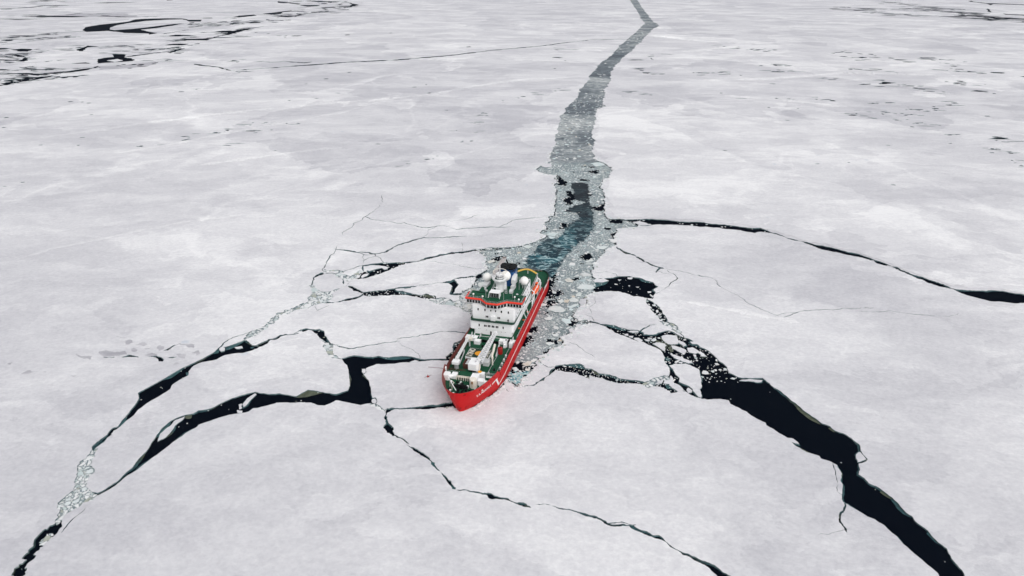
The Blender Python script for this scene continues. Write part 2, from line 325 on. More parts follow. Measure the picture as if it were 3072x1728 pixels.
 "far0": [[-1125.66,1907.77],[-1181.99,2018.78],[-1193.24,2110.58],[-1179.92,2176.4],[-1175.95,2246.32],[-1202.4,2340.09],[-1186.73,2367.72],[-1130.92,2391.92],[-1071.52,2379.76],[-1024.69,2320.74],[-982.67,2320.74],[-954.2,2239.14],[-989.7,2239.14],[-1024.33,2301.69],[-1054.16,2340.09],[-1098.21,2320.74],[-1133.9,2264.49],[-1140.45,2176.4],[-1128.8,2079.1],[-1105.41,2004.23],[-1077.64,1947.99],[-1050.1,1921],[-1022.52,1961.76],[-1009.73,2004.23],[-1003.53,2063.7],[-992.24,2143.01],[-975.18,2159.58],[-963.58,2079.1],[-968.8,1989.88],[-986.73,1934.4],[-933.29,1869.12],[-894.51,1831.96],[-892.58,1784.57],[-913.73,1819.89],[-978.06,1831.96],[-1053.5,1894.72],[-1088.75,1861.58]],
 "far1": [[-761.27,1364.61],[-732.53,1357.73],[-713.56,1317.81],[-676.36,1280.06],[-667.22,1256.01],[-678.64,1244.31],[-698.45,1232.81],[-709.41,1221.51],[-746.45,1286.21],[-743.21,1304.99],[-731.85,1317.81]],
 "far2": [[-1006.84,1444.89],[-997.03,1460.46],[-968.52,1452.63],[-946.17,1407.31],[-964.01,1407.31]],
 "far3": [[-1049.84,1476.35],[-1022.46,1468.36],[-1018.49,1444.89],[-1039.81,1437.22]],
 "far4": [[-875.42,1444.89],[-895.91,1522.67],[-859.46,1500.83],[-874.39,1484.43],[-844.91,1414.67],[-853.07,1414.67]],
 "far5": [[-886.46,1244.31],[-859.57,1238.53],[-861.15,1221.51]],
 "far6": [[-819.36,1250.13],[-810.61,1261.94],[-811.41,1244.31]],
 "far7": [[-809.83,1270.34],[-793.51,1277.61],[-801.83,1261.94]],
 "far8": [[-701.96,1109.03],[-700.49,1137.72],[-685.34,1167.83],[-680.6,1137.72],[-690.31,1109.03]],
 "far9": [[-709.45,1051.33],[-700.84,1081.68],[-697.14,1051.33],[-701.7,1042.95]],
 "far10": [[-721.12,1104.38],[-707.57,1118.44],[-700.48,1104.38]],
 "far11": [[-827.15,1739.48],[-827.4,1784.57],[-775.72,1773.09],[-799.37,1735.1]],
 "far12": [[-777.42,1655.59],[-753.94,1675.82],[-691.44,1675.82],[-689.83,1635.81],[-728.96,1639.73]],
 "far13": [[-736.58,1526.09],[-736.15,1552.17],[-698.99,1561.06],[-698.02,1526.09],[-725.86,1529.52]],
 "far14": [[-1664.71,2484.89],[-1593.87,2529.52],[-1495.15,2507.01],[-1419.61,2463.15],[-1457.29,2441.78],[-1575.62,2454.56]],
 "far15": [[-1682.06,2367.72],[-1505.77,2359.77],[-1570.85,2320.74]],
 "far16": [[-2425.14,3702.49],[-2304.43,3770.65],[-2294.91,3645.97]],
 "far17": [[-2115.24,2995.34],[-2026.76,3014.4],[-2031.12,3218.9],[-1992.04,3066.4],[-2027.02,2964.09]],
 "far18": [[-754.79,1221.51],[-738.88,1238.53],[-720.75,1221.51],[-747.82,1219.27]],
 "far19": [[-675.69,1437.22],[-667.69,1468.36],[-664.05,1429.63]],
 "far20": [[-797.63,1414.67],[-756.39,1426.61],[-778.15,1411.72]],
 "far21": [[-811.89,1543.38],[-767.6,1543.38],[-787.34,1529.52]],
 "far22": [[-742.34,1444.89],[-719.72,1460.46],[-717.06,1437.22]],
 "far23": [[-1985.25,3486.12],[-1934.87,3537.85],[-1785.01,3555.43],[-1889.06,3452.45]],
 "far24": [[-1163.81,3674.01],[-1009.8,3452.45],[-975.05,3411.25],[-963.96,3331.67],[-1040.76,3452.45],[-1108.04,3494.64]],
 "far25": [[-953.07,3293.23],[-900.97,3278.1],[-849.48,3278.1],[-839.63,3182.95],[-869.2,3133.93]],
 "far26": [[-929.68,2441.78],[-942.18,2529.52],[-908.56,2589.92],[-879.36,2529.52],[-895.86,2463.15],[-951.78,2391.92]],
 "far27": [[-898.63,2648.21],[-877.9,2724.78],[-856.74,2862.45],[-835.26,2778.27],[-850.27,2724.78],[-825.4,2623.61],[-841.45,2599.46]],
 "far28": [[-823.63,2507.01],[-779.43,2529.52],[-731.7,2463.15],[-747.6,2441.78],[-799.72,2484.89]],
 "far29": [[-768.77,1869.12],[-740.66,1907.77],[-727.14,1894.72],[-724.7,1947.99],[-712.6,1989.88],[-701.56,1907.77],[-697.64,1831.96],[-729.45,1844.19]],
 "far30": [[-669.82,1392.79],[-670.22,1429.63],[-665.52,1460.46],[-661.99,1429.63],[-656.93,1378.56]],
 "far31": [[-1068.43,3820.86],[-1029.96,3820.86],[-1017.23,3741.14]],
 "far32": [[-1782.16,3820.86],[-1756.52,3820.86],[-1725.41,3770.65],[-1745.64,3741.14]],
 "far33": [[-729.43,3371],[-687.67,3278.1],[-685.99,3182.95],[-696.24,3147.78]],
 "re0": [[-171.37,246.76],[-166.94,247.3],[-166.51,246.49],[-170.62,246.38]],
 "re1": [[-163.46,246.49],[-161.64,248.92],[-156.51,247.03],[-156.52,246.49],[-160.68,247.03]],
 "re2": [[-153.02,247.3],[-149.51,248.11],[-147.61,247.03],[-145.48,245.42],[-144.77,243.3],[-146.42,243.3],[-149.03,246.49]],
 "re3": [[-145.14,246.49],[-142.33,247.03],[-140.38,247.03],[-141.85,245.95]],
 "re4": [[-148.62,252.22],[-147.25,254.18],[-145.65,257.59],[-146.43,253.62],[-146.64,252.22]]}
NILAS = [
 [[-175.58,251.39],[-173.08,252.5],[-164.59,251.95],[-162.62,249.19],[-164.71,248.38],[-167.64,247.57],[-171.52,247.03]],
 [[-169.26,260.49],[-167.53,261.67],[-165.19,259.33],[-166.33,257.02]],
 [[-163.17,253.62],[-162.32,254.74],[-160.06,253.06],[-159.65,251.67],[-161.49,251.39]],
 [[-162.89,257.02],[-161.15,259.33],[-158,257.59],[-158.89,255.88],[-161.16,257.02]],
 [[-157.77,254.18],[-154.91,254.74],[-156.38,253.06]],
 [[-152.37,254.18],[-152.27,257.02],[-150.03,255.88],[-149.01,253.06],[-150.47,251.95]],
 [[-154.8,248.65],[-152.78,250.29],[-149.49,248.65],[-151.48,247.57]],
 [[-144.75,258.17],[-141.34,257.59],[-137.36,257.02],[-136.45,254.18],[-138.97,254.74],[-140.96,256.73]],
 [[-135.65,250.29],[-133.76,252.5],[-131.77,249.74],[-133.05,248.11]],
 [[-141.66,248.65],[-140.75,249.74],[-137.19,248.65],[-136.58,245.95],[-138.24,245.95]],
 [[-139.71,241.22],[-138.93,242.52],[-137.21,241.74],[-138.39,240.7]],
 [[-197.3,233.73],[-195.48,236.72],[-187.03,235.21],[-193.67,234.72]],
 [[-177.02,232.74],[-174.21,232.94],[-174.74,231.57]],
 [[-184.48,249.3],[-179.64,247.67],[-176.29,247.67],[-175.61,244.46],[-179.83,246.06]],
 [[-208.05,241.84],[-206.56,242.88],[-206.27,240.8]],
 [[-147.82,254.18],[-146.57,256.45],[-144.75,258.17],[-143.73,258.46],[-145.14,256.45],[-145.92,252.5]],
 [[-175.14,264.52],[-171.51,263.74],[-169.15,262.55],[-171.94,263.44]],
 [[-1583.33,2484.89],[-1576.57,2673.27],[-1487.53,2648.21],[-1397.96,2648.21],[-1236.59,2441.78],[-1298.34,2454.56],[-1422.04,2467.47]],
 [[-690.03,1188.76],[-652.7,1199.49],[-620.77,1250.13],[-605.71,1188.76],[-631.17,1157.63],[-660.7,1137.72]]]
ISLES = {
 "fr": [[64.52,240.18],[67.58,241.74],[71.68,241.74],[74.34,239.16],[76,237.12],[75.08,230.21],[73.8,224.07],[72.68,222.69],[72.42,218.62],[71.73,216.84],[70.8,218.17],[69.97,223.15],[68.04,225.93],[65.86,227.82],[66.52,230.21],[65.71,233.13],[65.5,237.12]],
 "main_0": [[66.1,264.64],[69.11,266.45],[72.82,265.84],[73.01,264.04],[73.1,260.49],[72.01,258.17],[69.3,257.59],[67.07,259.33],[66.26,261.08]],
 "main_1": [[51.87,269.51],[53.76,270.13],[56.74,270.13],[56.78,268.58],[54.01,267.97]],
 "main_2": [[61.08,258.17],[63.08,259.62],[66.54,258.17],[66.48,256.45],[65.28,251.95],[63.92,253.62],[62.65,255.88]],
 "main_3": [[68.89,257.02],[71.51,255.88],[74.13,253.62],[74.19,251.39],[72.56,249.19],[71.53,250.84],[70.04,253.06],[68.86,254.18]],
 "main_4": [[66.79,249.74],[70.24,247.57],[73.23,244.89],[74.81,242.26],[72.83,242],[70.08,244.36],[67.78,246.49]],
 "main_5": [[75.25,254.74],[77.66,255.31],[79.82,251.39],[77.45,249.74],[75.18,250.84]],
 "main_6": [[78.84,250.84],[80.24,251.95],[81.26,249.74],[81.93,247.57],[79.71,247.57]],
 "main_7": [[77.6,259.91],[79.85,259.62],[80.5,257.59],[78.28,257.88]],
 "main_8": [[72.94,261.08],[74.71,259.91],[75.49,257.02],[74.08,255.88],[72.72,258.75]],
 "main_9": [[49.77,267.36],[51.84,267.36],[51.81,265.24],[50.13,265.84]],
 "main_10": [[51.81,265.24],[53.87,265.24],[53.29,263.44],[51.92,264.04]],
 "main_11": [[53.58,263.44],[55.97,263.74],[57.36,261.67],[56.19,259.91],[54.16,261.67]],
 "main_12": [[58.05,262.26],[60.56,261.67],[59.72,260.2],[58.42,261.08]],
 "main_13": [[59.72,263.44],[61.77,263.44],[61.25,262.26],[59.82,262.38]],
 "main_14": [[63.54,227.34],[64.97,226.17],[66.21,223.61],[66.97,221.32],[65.39,222.23],[64.1,224.53]],
 "main_15": [[67.55,222.69],[68.64,224.07],[69.75,222.23],[69.16,220.86],[67.78,220.41]],
 "main_16": [[69.02,243.3],[70.67,243.3],[70.06,241.84],[68.98,242.52]],
 "main_17": [[76.48,249.19],[77.6,249.19],[77.48,247.57],[76.58,247.3]],
 "main_18": [[115.09,183.19],[116.77,184.92],[117.44,184.92],[117.68,181.15],[115.45,180.14],[114.12,179.81]],
 "main_19": [[89.84,229.06],[91.91,229.83],[94.69,230.31],[99.11,229.35],[98.12,227.91],[92.61,228.68]],
 "pond_20": [[68.38,311.68],[70.39,311.68],[69.93,310.13],[68.36,309.74]],
 "pond_21": [[69.01,307.82],[70.4,305.54],[69.63,304.03],[68.89,306.29]],
 "pond_22": [[60.89,328.38],[63.68,328.38],[62.65,326.27],[60.98,326.69]],
 "pond_23": [[55.46,325.85],[57.37,325.85],[56.09,324.18]],
 "pond_24": [[63.43,317.22],[65.29,317.22],[64.41,316.02]],
 "pond_25": [[59.71,318.43],[60.73,318.43],[60.17,317.06]],
 "pond_tail_26": [[68.8,286.19],[69.89,286.19],[69.63,284.83],[68.6,285.17]],
 "pond_tail_27": [[68.41,284.16],[69.98,283.49],[69.17,282.49]],
 "pond_tail_28": [[68.65,290.31],[69.57,291.01],[69.71,289.27],[68.97,287.89],[68.32,288.24]],
 "pond_tail_29": [[67.94,296.68],[69.73,295.96],[69.36,294.89],[67.99,295.25]],
 "arc1_30": [[77.45,415.17],[82.07,417.32],[85.81,414.28],[87.75,409.8],[80.76,409.55]],
 "arc3_31": [[225.5,304.37],[228.65,303.62],[233.33,300.65],[227.86,300.21]],
 "l8_32": [[-81.24,343.39],[-76.79,344.77],[-71.5,343.67],[-67.6,342.02],[-67.33,339.31],[-69.23,338.86],[-70.67,340.93],[-73.67,339.58],[-76.7,336.63],[-80.48,338.59]],
 "l8_33": [[-79.95,329.66],[-79.14,332.68],[-76.56,333.99],[-76.95,330.52],[-79.17,327.54]],
 "l14_34": [[-125.5,254.18],[-124.77,255.59],[-123.19,254.46],[-122.52,251.95],[-123.72,251.39],[-124.96,252.78]],
 "l14_35": [[-119.52,255.31],[-116.79,256.45],[-115.61,254.74],[-118.54,254.18]],
 "l15_36": [[-122.17,190.61],[-122.74,192.8],[-122.68,197.7],[-121.37,203.17],[-119.2,205.35],[-118.98,203.73],[-120.26,199.63],[-120.07,195.04],[-121.02,192.07]],
 "l15_37": [[-100.82,212.68],[-100.36,217.02],[-98.65,220.14],[-97.74,219.24],[-98.94,214.4],[-99.72,210.98]],
 "l15_38": [[-102.31,212.68],[-101.38,213.54],[-100.16,210.56],[-100.99,209.72]],
 "l15_39": [[-101.57,209.3],[-99.46,208.88],[-98.96,207.47],[-100.72,207.64]],
 "l15_40": [[-61.1,237.73],[-59.75,237.73],[-58.98,235.12],[-59.8,233.87],[-60.73,235.61]],
 "l15_41": [[-42.43,243.3],[-40.43,244.89],[-38.65,243.83],[-40.2,243.04]],
 "l15_42": [[-52.92,216.19],[-51.88,216.62],[-50.9,214.66],[-51.25,213.15],[-52.5,213.88]],
 "far1_43": [[-715.54,1261.94],[-709.22,1286.21],[-687.75,1261.94],[-691.85,1241.99]],
 "slab_0": [[32.88,315.62],[36.38,320.47],[39.72,319.65],[42.45,316.42],[41.21,314.43],[37.76,313.64],[34.47,314.43]],
 "slab_1": [[42.26,324.18],[44.62,326.69],[48.15,327.11],[50.56,324.18],[47.2,322.11],[43.07,322.11]],
 "slab_2": [[27.48,325.43],[30.1,327.96],[32.27,324.59],[31.37,322.11],[28.65,322.52]],
 "slab_3": [[28.17,302.54],[30.97,304.78],[33.01,301.8],[31.16,299.22],[28.6,299.59]],
 "slab_4": [[31.89,307.82],[33.82,310.9],[35.27,308.58],[34,305.54],[32.05,305.91]],
 "slab_5": [[32.42,298.86],[34.05,302.54],[36.41,303.28],[36.31,298.86],[35.41,296.32],[33.42,295.6]],
 "slab_6": [[17.16,291.01],[19.93,295.25],[22.77,294.53],[25.66,290.31],[23.95,288.24],[20.49,288.24]],
 "slab_7": [[26.29,294.53],[29.66,296.68],[32.29,297.4],[30.76,294.53],[28.04,292.41]],
 "slab_8": [[22.2,301.06],[24.63,303.28],[25.73,300.32],[23.96,298.13]],
 "slab_9": [[14.89,282.15],[17.46,284.16],[19.21,282.15],[17.88,280.17],[15.74,280.5]],
 "slab_10": [[26.06,282.82],[27.45,284.83],[28.22,282.82],[27.14,280.83]],
 "slab_11": [[20.16,311.68],[22.48,311.29],[22.01,308.97],[20.7,309.35]],
 "slab_12": [[29.18,275.79],[31.66,276.44],[30.83,273.88],[29.32,273.88]],
 "slab_13": [[25.51,271.37],[27.11,272.62],[28.1,270.13],[27.36,268.28],[25.85,267.97]],
 "slab_14": [[17.8,267.06],[20.2,267.66],[20.6,264.64],[18.55,264.64]],
 "slab_15": [[14.5,259.33],[16.84,259.91],[18.77,258.17],[16.1,256.73]],
 "slab_16": [[9.52,247.57],[12.07,248.65],[13.46,248.38],[11.42,245.95]],
 "slab_17": [[4.12,241.52],[6.3,244.06],[8.43,243.55],[7.29,240.51],[5.69,240.01]],
 "slab_18": [[5.39,238.02],[7.49,238.02],[6.92,236.06],[5.62,236.54]],
 "slab_19": [[23.96,551.95],[28.72,560.36],[32.59,560.36],[32.59,549.88],[28.14,547.82]],
 "slab_20": [[65.24,560.36],[73.49,564.65],[77.19,554.03],[69.05,549.88]],
 "slab_21": [[62.86,522.3],[66.19,524.18],[65.97,517.63],[62.68,515.78]],
 "slab_22": [[6.18,373.09],[9.33,375.21],[12.79,373.09],[9.61,369.96]],
 "slab_23": [[20.67,392.89],[25.39,397.53],[29.28,394.04],[25.76,389.47]],
 "slab_24": [[-24.03,295.25],[-21.23,296.68],[-19.15,293.82],[-20.26,291.01],[-22.89,292.41]],
 "slab_25": [[-17.59,322],[-13.92,323.49],[-13.48,319.78],[-16.11,316.14],[-17.43,318.31]],
 "slab_26": [[-13.89,350.73],[-10.28,353.31],[-9.54,349.87],[-12.78,347.33]],
 "slab_27": [[-23.9,295],[-20.57,297.6],[-19.2,293.72],[-20.79,291.18]],
 "slab_28": [[29.66,313.25],[31.8,314.83],[32.25,312.07],[30.48,310.9]],
 "slab_29": [[40.65,350.38],[43.53,353.24],[45.65,352.28],[44.29,349.9],[41.25,348.96]],
 "slab_30": [[49.37,372.3],[53.9,374.41],[55.84,371.26],[52.75,368.15],[49.79,369.18]],
 "slab_31": [[56.09,370.22],[59.71,371.26],[61.83,367.12],[58.18,365.59],[56.01,366.61]]}
CRACKS = [
 [0.9,[[27.4,284.16],[29.1,282.15],[31.92,279.19],[36.41,278.21],[39.05,277.24],[40.46,276.28]]],
 [1.2,[[17.62,238.14],[15.84,235.12],[14.65,232.64],[12.71,230.69],[10.78,228.29],[8.34,225.46],[1.82,224.94]]],
 [0.4,[[17.68,239.16],[14.68,238.9],[12.11,242.52]]],
 [0.4,[[68.61,278.86],[70.96,276.92],[71.95,274.36],[74.01,269.97],[75.27,266.3],[75.59,265.75]]],
 [0.3,[[72.01,277.57],[74.5,275],[74.15,270.59]]],
 [0.6,[[56.7,268.12],[59.43,271.84],[62.7,275],[65.24,275.63]]],
 [1.3,[[61.57,370.74],[62.75,368.15],[63.53,365.59],[66.73,361.56],[69.94,358.09],[72.12,353.24],[74.98,348.49]]],
 [0.6,[[74.98,348.49],[77.14,344.31],[81.5,340.66]]],
 [0.6,[[81.5,340.66],[78.91,338.41],[77.68,335.75]]],
 [0.2,[[81.5,340.66],[85.36,338.41],[91.56,335.75],[96.07,332.25],[101.4,328.81],[98.56,331.77],[105.18,327.49],[106.38,321.65],[108.68,312.82],[112.64,305.88],[115.13,297.01],[119.45,290.63],[124.25,284.46]]],
 [0.3,[[124.25,284.46],[134.86,287.86],[144.65,290.35],[158.02,292.02],[172.33,292.73]]],
 [0.2,[[127.59,283.39],[134.75,287.59]]],
 [0.18,[[165.31,288.55],[171.47,288.27],[180.26,289.51],[189.64,285.81],[198.25,284.46],[204.08,283.79],[210.02,286.49]]],
 [0.35,[[84.27,336.63],[86.7,331.38],[87.09,327.54],[84.36,323.76],[81.77,319.65]]],
 [0.3,[[45.49,334.43],[50.62,335.75],[53.24,333.99],[55.83,332.25],[55.82,329.66]]],
 [0.14,[[41.25,304.03],[40.75,298.13],[37.77,288.24],[36.69,286.87]]],
 [0.12,[[35.27,285.17],[37.27,283.49],[38,280.17]]],
 [0.14,[[24.9,259.33],[28.16,257.02],[30.14,253.62],[32.3,249.74],[34.03,247.57]]],
 [0.9,[[161.14,394.15],[165.83,386.88],[171.2,382.01]]],
 [1.6,[[202.93,350.8],[207.04,344.26],[209.59,337.92],[213.02,330.91],[217.02,324.14],[220.67,318.39],[222.41,315.5]]],
 [0.25,[[182.44,363.52],[188.85,362.51],[194.01,357.16],[201.85,347.04],[207.11,341.52],[209.14,337.03]]],
 [1.1,[[-51.66,350.57],[-48.38,354.2],[-43.1,357.11],[-37.73,360.07],[-32.3,363.06],[-23.85,365.59],[-14.17,369.61],[2.54,371.71]]],
 [1.5,[[-74.47,306.44],[-78.43,302.54],[-82.92,300.69],[-87.19,298.13],[-91.15,298.49],[-92.73,297.04]]],
 [1.2,[[-83.14,316.82],[-80.27,314.43],[-77.76,312.07],[-75.45,309.74]]],
 [0.3,[[-44.67,318.68],[-39.47,321.28],[-34.47,322.93]]],
 [1.6,[[-30.49,325.01],[-26.18,327.96],[-21.85,329.24],[-16.86,330.35]]],
 [1.6,[[-29.83,307.82],[-25.19,307.82],[-20.76,309.35]]],
 [0.5,[[-100.31,333.99],[-95.7,333.99],[-92.57,329.66],[-88.46,325.43],[-87.19,321.28]]],
 [0.5,[[-104.63,327.54],[-103.54,322.11],[-103.15,318.03]]],
 [0.25,[[-100.53,334.87],[-102.49,345.69],[-102.59,355.17],[-102.27,368.15],[-102.56,374.41]]],
 [0.55,[[-102.27,368.15],[-97.42,367.12],[-91.52,364.58],[-85.22,363.57],[-81.7,363.06],[-79.43,361.06],[-75.73,361.56],[-72.37,364.07],[-69.61,370.74],[-67.15,374.94],[-60.85,380.31],[-55.03,385.76],[-39.23,388],[-28.85,389.13]]],
 [0.25,[[-91.62,365.08],[-86.44,362.06],[-82.92,359.57],[-80.09,360.56]]],
 [0.25,[[-82.62,352.28],[-79.92,355.65],[-77.29,357.6],[-77.65,359.57]]],
 [0.2,[[-77.65,359.57],[-75.15,356.14],[-71.84,349.9],[-71.23,348.49]]],
 [0.2,[[-83.96,359.08],[-82.62,352.28],[-82.06,345.69]]],
 [0.4,[[-91.13,335.75],[-88.15,338.41],[-85.49,341.11],[-83.51,343.85],[-81.79,344.31]]],
 [0.15,[[-29.85,377.61],[-28.65,371.26],[-28.41,364.58]]],
 [0.14,[[-46.47,350.38],[-36.55,346.62],[-22.5,341.11],[-18.67,339.31],[-16.55,340.21]]],
 [0.1,[[-102.69,391.4],[-101.55,412.9],[-95.8,427.06],[-90.46,446.34],[-92.62,475.02]]],
 [0.22,[[-95.55,425.74],[-85.05,417.96],[-70.92,412.16],[-68.67,414.16]]],
 [0.45,[[-68.67,414.16],[-53.95,404.31],[-43.5,408.44],[-34.57,401.19],[-15.69,405.52],[0.17,405.52]]],
 [0.25,[[-7.36,406.73],[0.17,417.96],[9.67,421.82],[23.61,424.43]]],
 [0.18,[[-53.83,389.13],[-51.89,400.72],[-48.95,404.31]]],
 [0.15,[[-38.27,416.69],[-28.32,421.82],[-21.7,428.39]]],
 [0.2,[[-94.72,294.18],[-92.58,289.62],[-89.13,294.18]]],
 [0.45,[[-76.48,257.31],[-71.55,254.46],[-68.3,253.9],[-64.6,255.31],[-58.97,257.31],[-54.95,259.04],[-50.18,259.91]]],
 [0.45,[[-49.46,262.85],[-39.13,265.84],[-39.37,265.96],[-26.05,269.01],[-20.62,267.79]]],
 [0.16,[[-48.48,258.17],[-43.26,253.62],[-39.66,249.74],[-38.56,246.49],[-38.57,245.42]]],
 [1.7,[[-109.16,255.88],[-107.64,257.88],[-109.2,256.45],[-107.38,258.75],[-106.59,261.67],[-103.84,264.04]]],
 [0.35,[[-100.37,266.14],[-96.29,267.36]]],
 [0.5,[[-125.69,255.03],[-125.47,258.17],[-123.47,262.85],[-123.21,263.74],[-118.93,267.36],[-116.32,270.13]]],
 [1.6,[[-139.75,198.47],[-140.58,194.29],[-141.36,190.61],[-141.66,187.02]]],
 [1.9,[[-45.87,208.88],[-45.71,203.57],[-44.21,198.85],[-41.9,194.66]]],
 [0.4,[[-41.9,194.66],[-38.56,192.43],[-36.13,189.88]]],
 [0.9,[[-33.66,186.67],[-30.66,184.23],[-26.92,180.48]]],
 [0.4,[[-16.06,166.12],[-11.89,165.53],[-7.31,164.46]]],
 [1.1,[[-7.52,164.58],[-3.59,162.6],[0.49,160.99],[4.5,159.18]]],
 [0.35,[[8.54,159.85],[12.54,159.29],[17.23,157.62]]],
 [0.5,[[28.29,152.11],[34.2,151.26]]],
 [0.4,[[29.27,152.11],[35.06,151.79]]],
 [0.25,[[105.4,178.15],[104.05,172.99],[101.31,165.65],[101.98,163.88]]],
 [0.4,[[101.4,160.71],[98.36,156.51],[96.75,153.27],[96.74,149.71]]],
 [0.1,[[96.74,149.71],[89.33,148.07]]],
 [0.25,[[-130.02,149.6],[-130.05,153.27],[-129.08,157.06]]],
 [0.8,[[-542.2,1215.93],[-507.24,1188.76],[-478.41,1167.83],[-449.03,1132.84]]],
 [0.8,[[-447.37,1244.31],[-437.47,1253.65],[-419.54,1238.53],[-397.17,1250.13],[-375,1238.53],[-358.43,1230.53],[-349.24,1244.31]]],
 [1,[[-447.71,1132.84],[-412.11,1152.59],[-367.47,1183.46],[-320.51,1215.93],[-296.11,1232.81],[-233.12,1261.94],[-200.27,1274.21],[-157.12,1310.09],[-104.45,1352.27],[-49.24,1420.62],[30.66,1488],[58.82,1509.16],[113.59,1579.13],[178.5,1646.04],[268.92,1665.24]]],
 [9,[[1818.06,3627.5],[1827.12,3494.64],[1755.74,3255.65],[1729.56,3113.37]]],
 [8,[[1842.72,3079.68],[1923.48,2982.76],[1776.24,2724.78]]],
 [5,[[-1089.46,1534.69],[-1077.26,1597.6],[-1069.95,1707.08],[-1049.72,1739.48]]],
 [6,[[-867.43,1796.19],[-860.45,1947.99],[-827.33,2018.78]]],
 [4,[[-1148.03,2724.78],[-994.01,2740.62],[-897.83,2778.27]]],
 [9,[[-721.12,1104.38],[-706.44,1116.55],[-684.21,1165.78],[-691.41,1188.76]]],
 [8,[[-713.56,1317.81],[-699.39,1350.91],[-681.33,1385.64],[-673.64,1432.65],[-665.63,1463.61]]],
 [10,[[-1056.16,1907.77],[-1107.99,1876.73],[-1131.18,1861.58],[-1163.08,1827.11]]],
 [8,[[-781.15,1635.81],[-729.13,1645.64],[-700.33,1696.54],[-701.46,1739.48],[-703.9,1831.96],[-712.19,1975.72],[-695.66,2048.51]]],
 [9,[[-898.63,2648.21],[-731.7,2463.15],[-748.48,2623.61],[-678.6,2751.27]]],
 [12,[[-960.23,3331.67],[-897.6,3452.45],[-820.37,3627.5],[-687.67,3278.1],[-684.32,3014.4]]],
 [8,[[-710.32,976.48],[-707.23,1006.74],[-700.48,1042.95],[-698.14,1077.24]]],
 [8,[[-787.87,1090.65],[-761.95,1099.77],[-721.34,1086.15],[-719.83,1104.38]]],
 [8,[[-942.15,1317.81],[-929,1344.17],[-896.44,1317.81],[-854.15,1250.13]]],
 [2.6,[[-133.32,152.21],[-133.29,149.6],[-134.54,146.05],[-133.68,144.08],[-134.15,140.7],[-134.1,139.76],[-132.95,138.82],[-134.14,135.61],[-132.35,133.42],[-129.92,128.63]]],
 [0.35,[[-7.54,219.87],[-5.42,222.61],[-3.76,223.77],[-2.06,221.92]]],
 [0.35,[[-3.76,223.77],[-2.48,226.11],[-1.31,226.35]]],
 [0.25,[[-4.65,223.07],[-5.88,219.65]]],
 [0.6,[[59.4,226.87],[61.59,231.18],[64.1,235.61]]],
 [0.4,[[2.6,224.94],[1.17,225.88],[-0.79,227.54]]],
 [0.3,[[75.19,266.6],[75.56,263]]],
 [0.12,[[78.07,335.93],[80.89,333.99],[83.86,332.94]]],
 [0.2,[[82.08,320.3],[77.98,314.43],[73.93,310.13],[70.66,307.43]]],
 [0.2,[[-96.7,267.24],[-95.56,270]]],
 [0.6,[[-72.88,246.06],[-70.63,245.31]]],
 [0.3,[[-77.71,256.45],[-76.13,257.02]]],
 [0.15,[[-50.46,259.85],[-49.19,262.97]]],
 [0.5,[[-21.23,268.03],[-18.74,266.97],[-15.35,264.54]]],
 [1.5,[[-21.22,254.88],[-12.99,253.46]]],
 [2.5,[[-21.14,211.95],[-17.3,218.3],[-12.91,234.87],[-11.91,243.89]]],
 [0.5,[[-8.73,229.94],[-5.97,224]]]]
RUBBLE = {
 "l11": [[-43.14,302.54],[-37.62,302.91],[-35.11,304.03],[-32.09,303.28],[-29.12,298.86],[-25.74,306.29],[-21.06,314.83],[-18.23,314.83],[-13.72,302.54],[-12.95,281.49],[-15.27,278.21],[-19.42,284.83],[-23.75,291.01],[-27.82,294.53],[-32.1,295.96],[-37.1,297.77],[-40.6,300.32]],
 "bz1": [[-95.29,332.25],[-92.36,334.87],[-85.56,329.66],[-82.74,326.27],[-85.49,322.93],[-87.24,324.59],[-90.78,327.96]],
 "bz2": [[-104.51,318.03],[-102.68,318.84],[-100.27,314.83],[-95.9,310.9],[-91.89,310.9],[-86.78,316.42],[-84.11,322.93],[-83.26,325.43],[-85.1,318.03],[-90.33,308.58],[-88.89,302.54],[-93.28,296.68],[-97.34,293.82],[-100.77,292.41],[-101.24,295.25],[-99.73,300.32],[-100.35,306.29],[-100.71,310.13]],
 "bz3": [[-83.46,261.08],[-80.71,259.33],[-76.89,254.18],[-75.29,248.65],[-72.44,245.95],[-74.93,245.95],[-77.53,248.65],[-80.16,253.62]],
 "bz4": [[-142.21,186.47],[-140.61,186.83],[-139.4,183],[-139.15,180.97],[-138.57,177.97],[-135.65,173.13],[-135.17,170.01],[-134.13,168.18],[-131.87,166.37],[-129.97,165.18],[-128.08,164.01],[-128.43,161.69],[-130.14,161.12],[-131.55,158.3],[-133.01,156.36],[-133.14,153.92],[-133.43,151.8],[-134.94,153.66],[-137.35,158.3],[-137.82,163.13],[-137.38,165.18],[-137.44,168.48],[-138.95,170.01],[-140.28,173.77],[-141.7,176.99],[-142.78,179.63],[-141.54,181.3],[-142.14,184.73]],
 "bz5": [[-53.19,212.94],[-52.28,213.36],[-49.57,212.08],[-47.97,209.97],[-46.46,208.3],[-46.88,207.89],[-50.18,209.97],[-52.38,211.23]],
 "bz6": [[-85.56,329.66],[-82.23,337.52],[-80.09,337.52],[-80.99,331.38],[-82.39,326.27]],
 "bz7": [[-133.68,144.08],[-134.54,146.05],[-133.82,148.58],[-132.67,148.58],[-131.58,145.56],[-132.4,143.83]]}
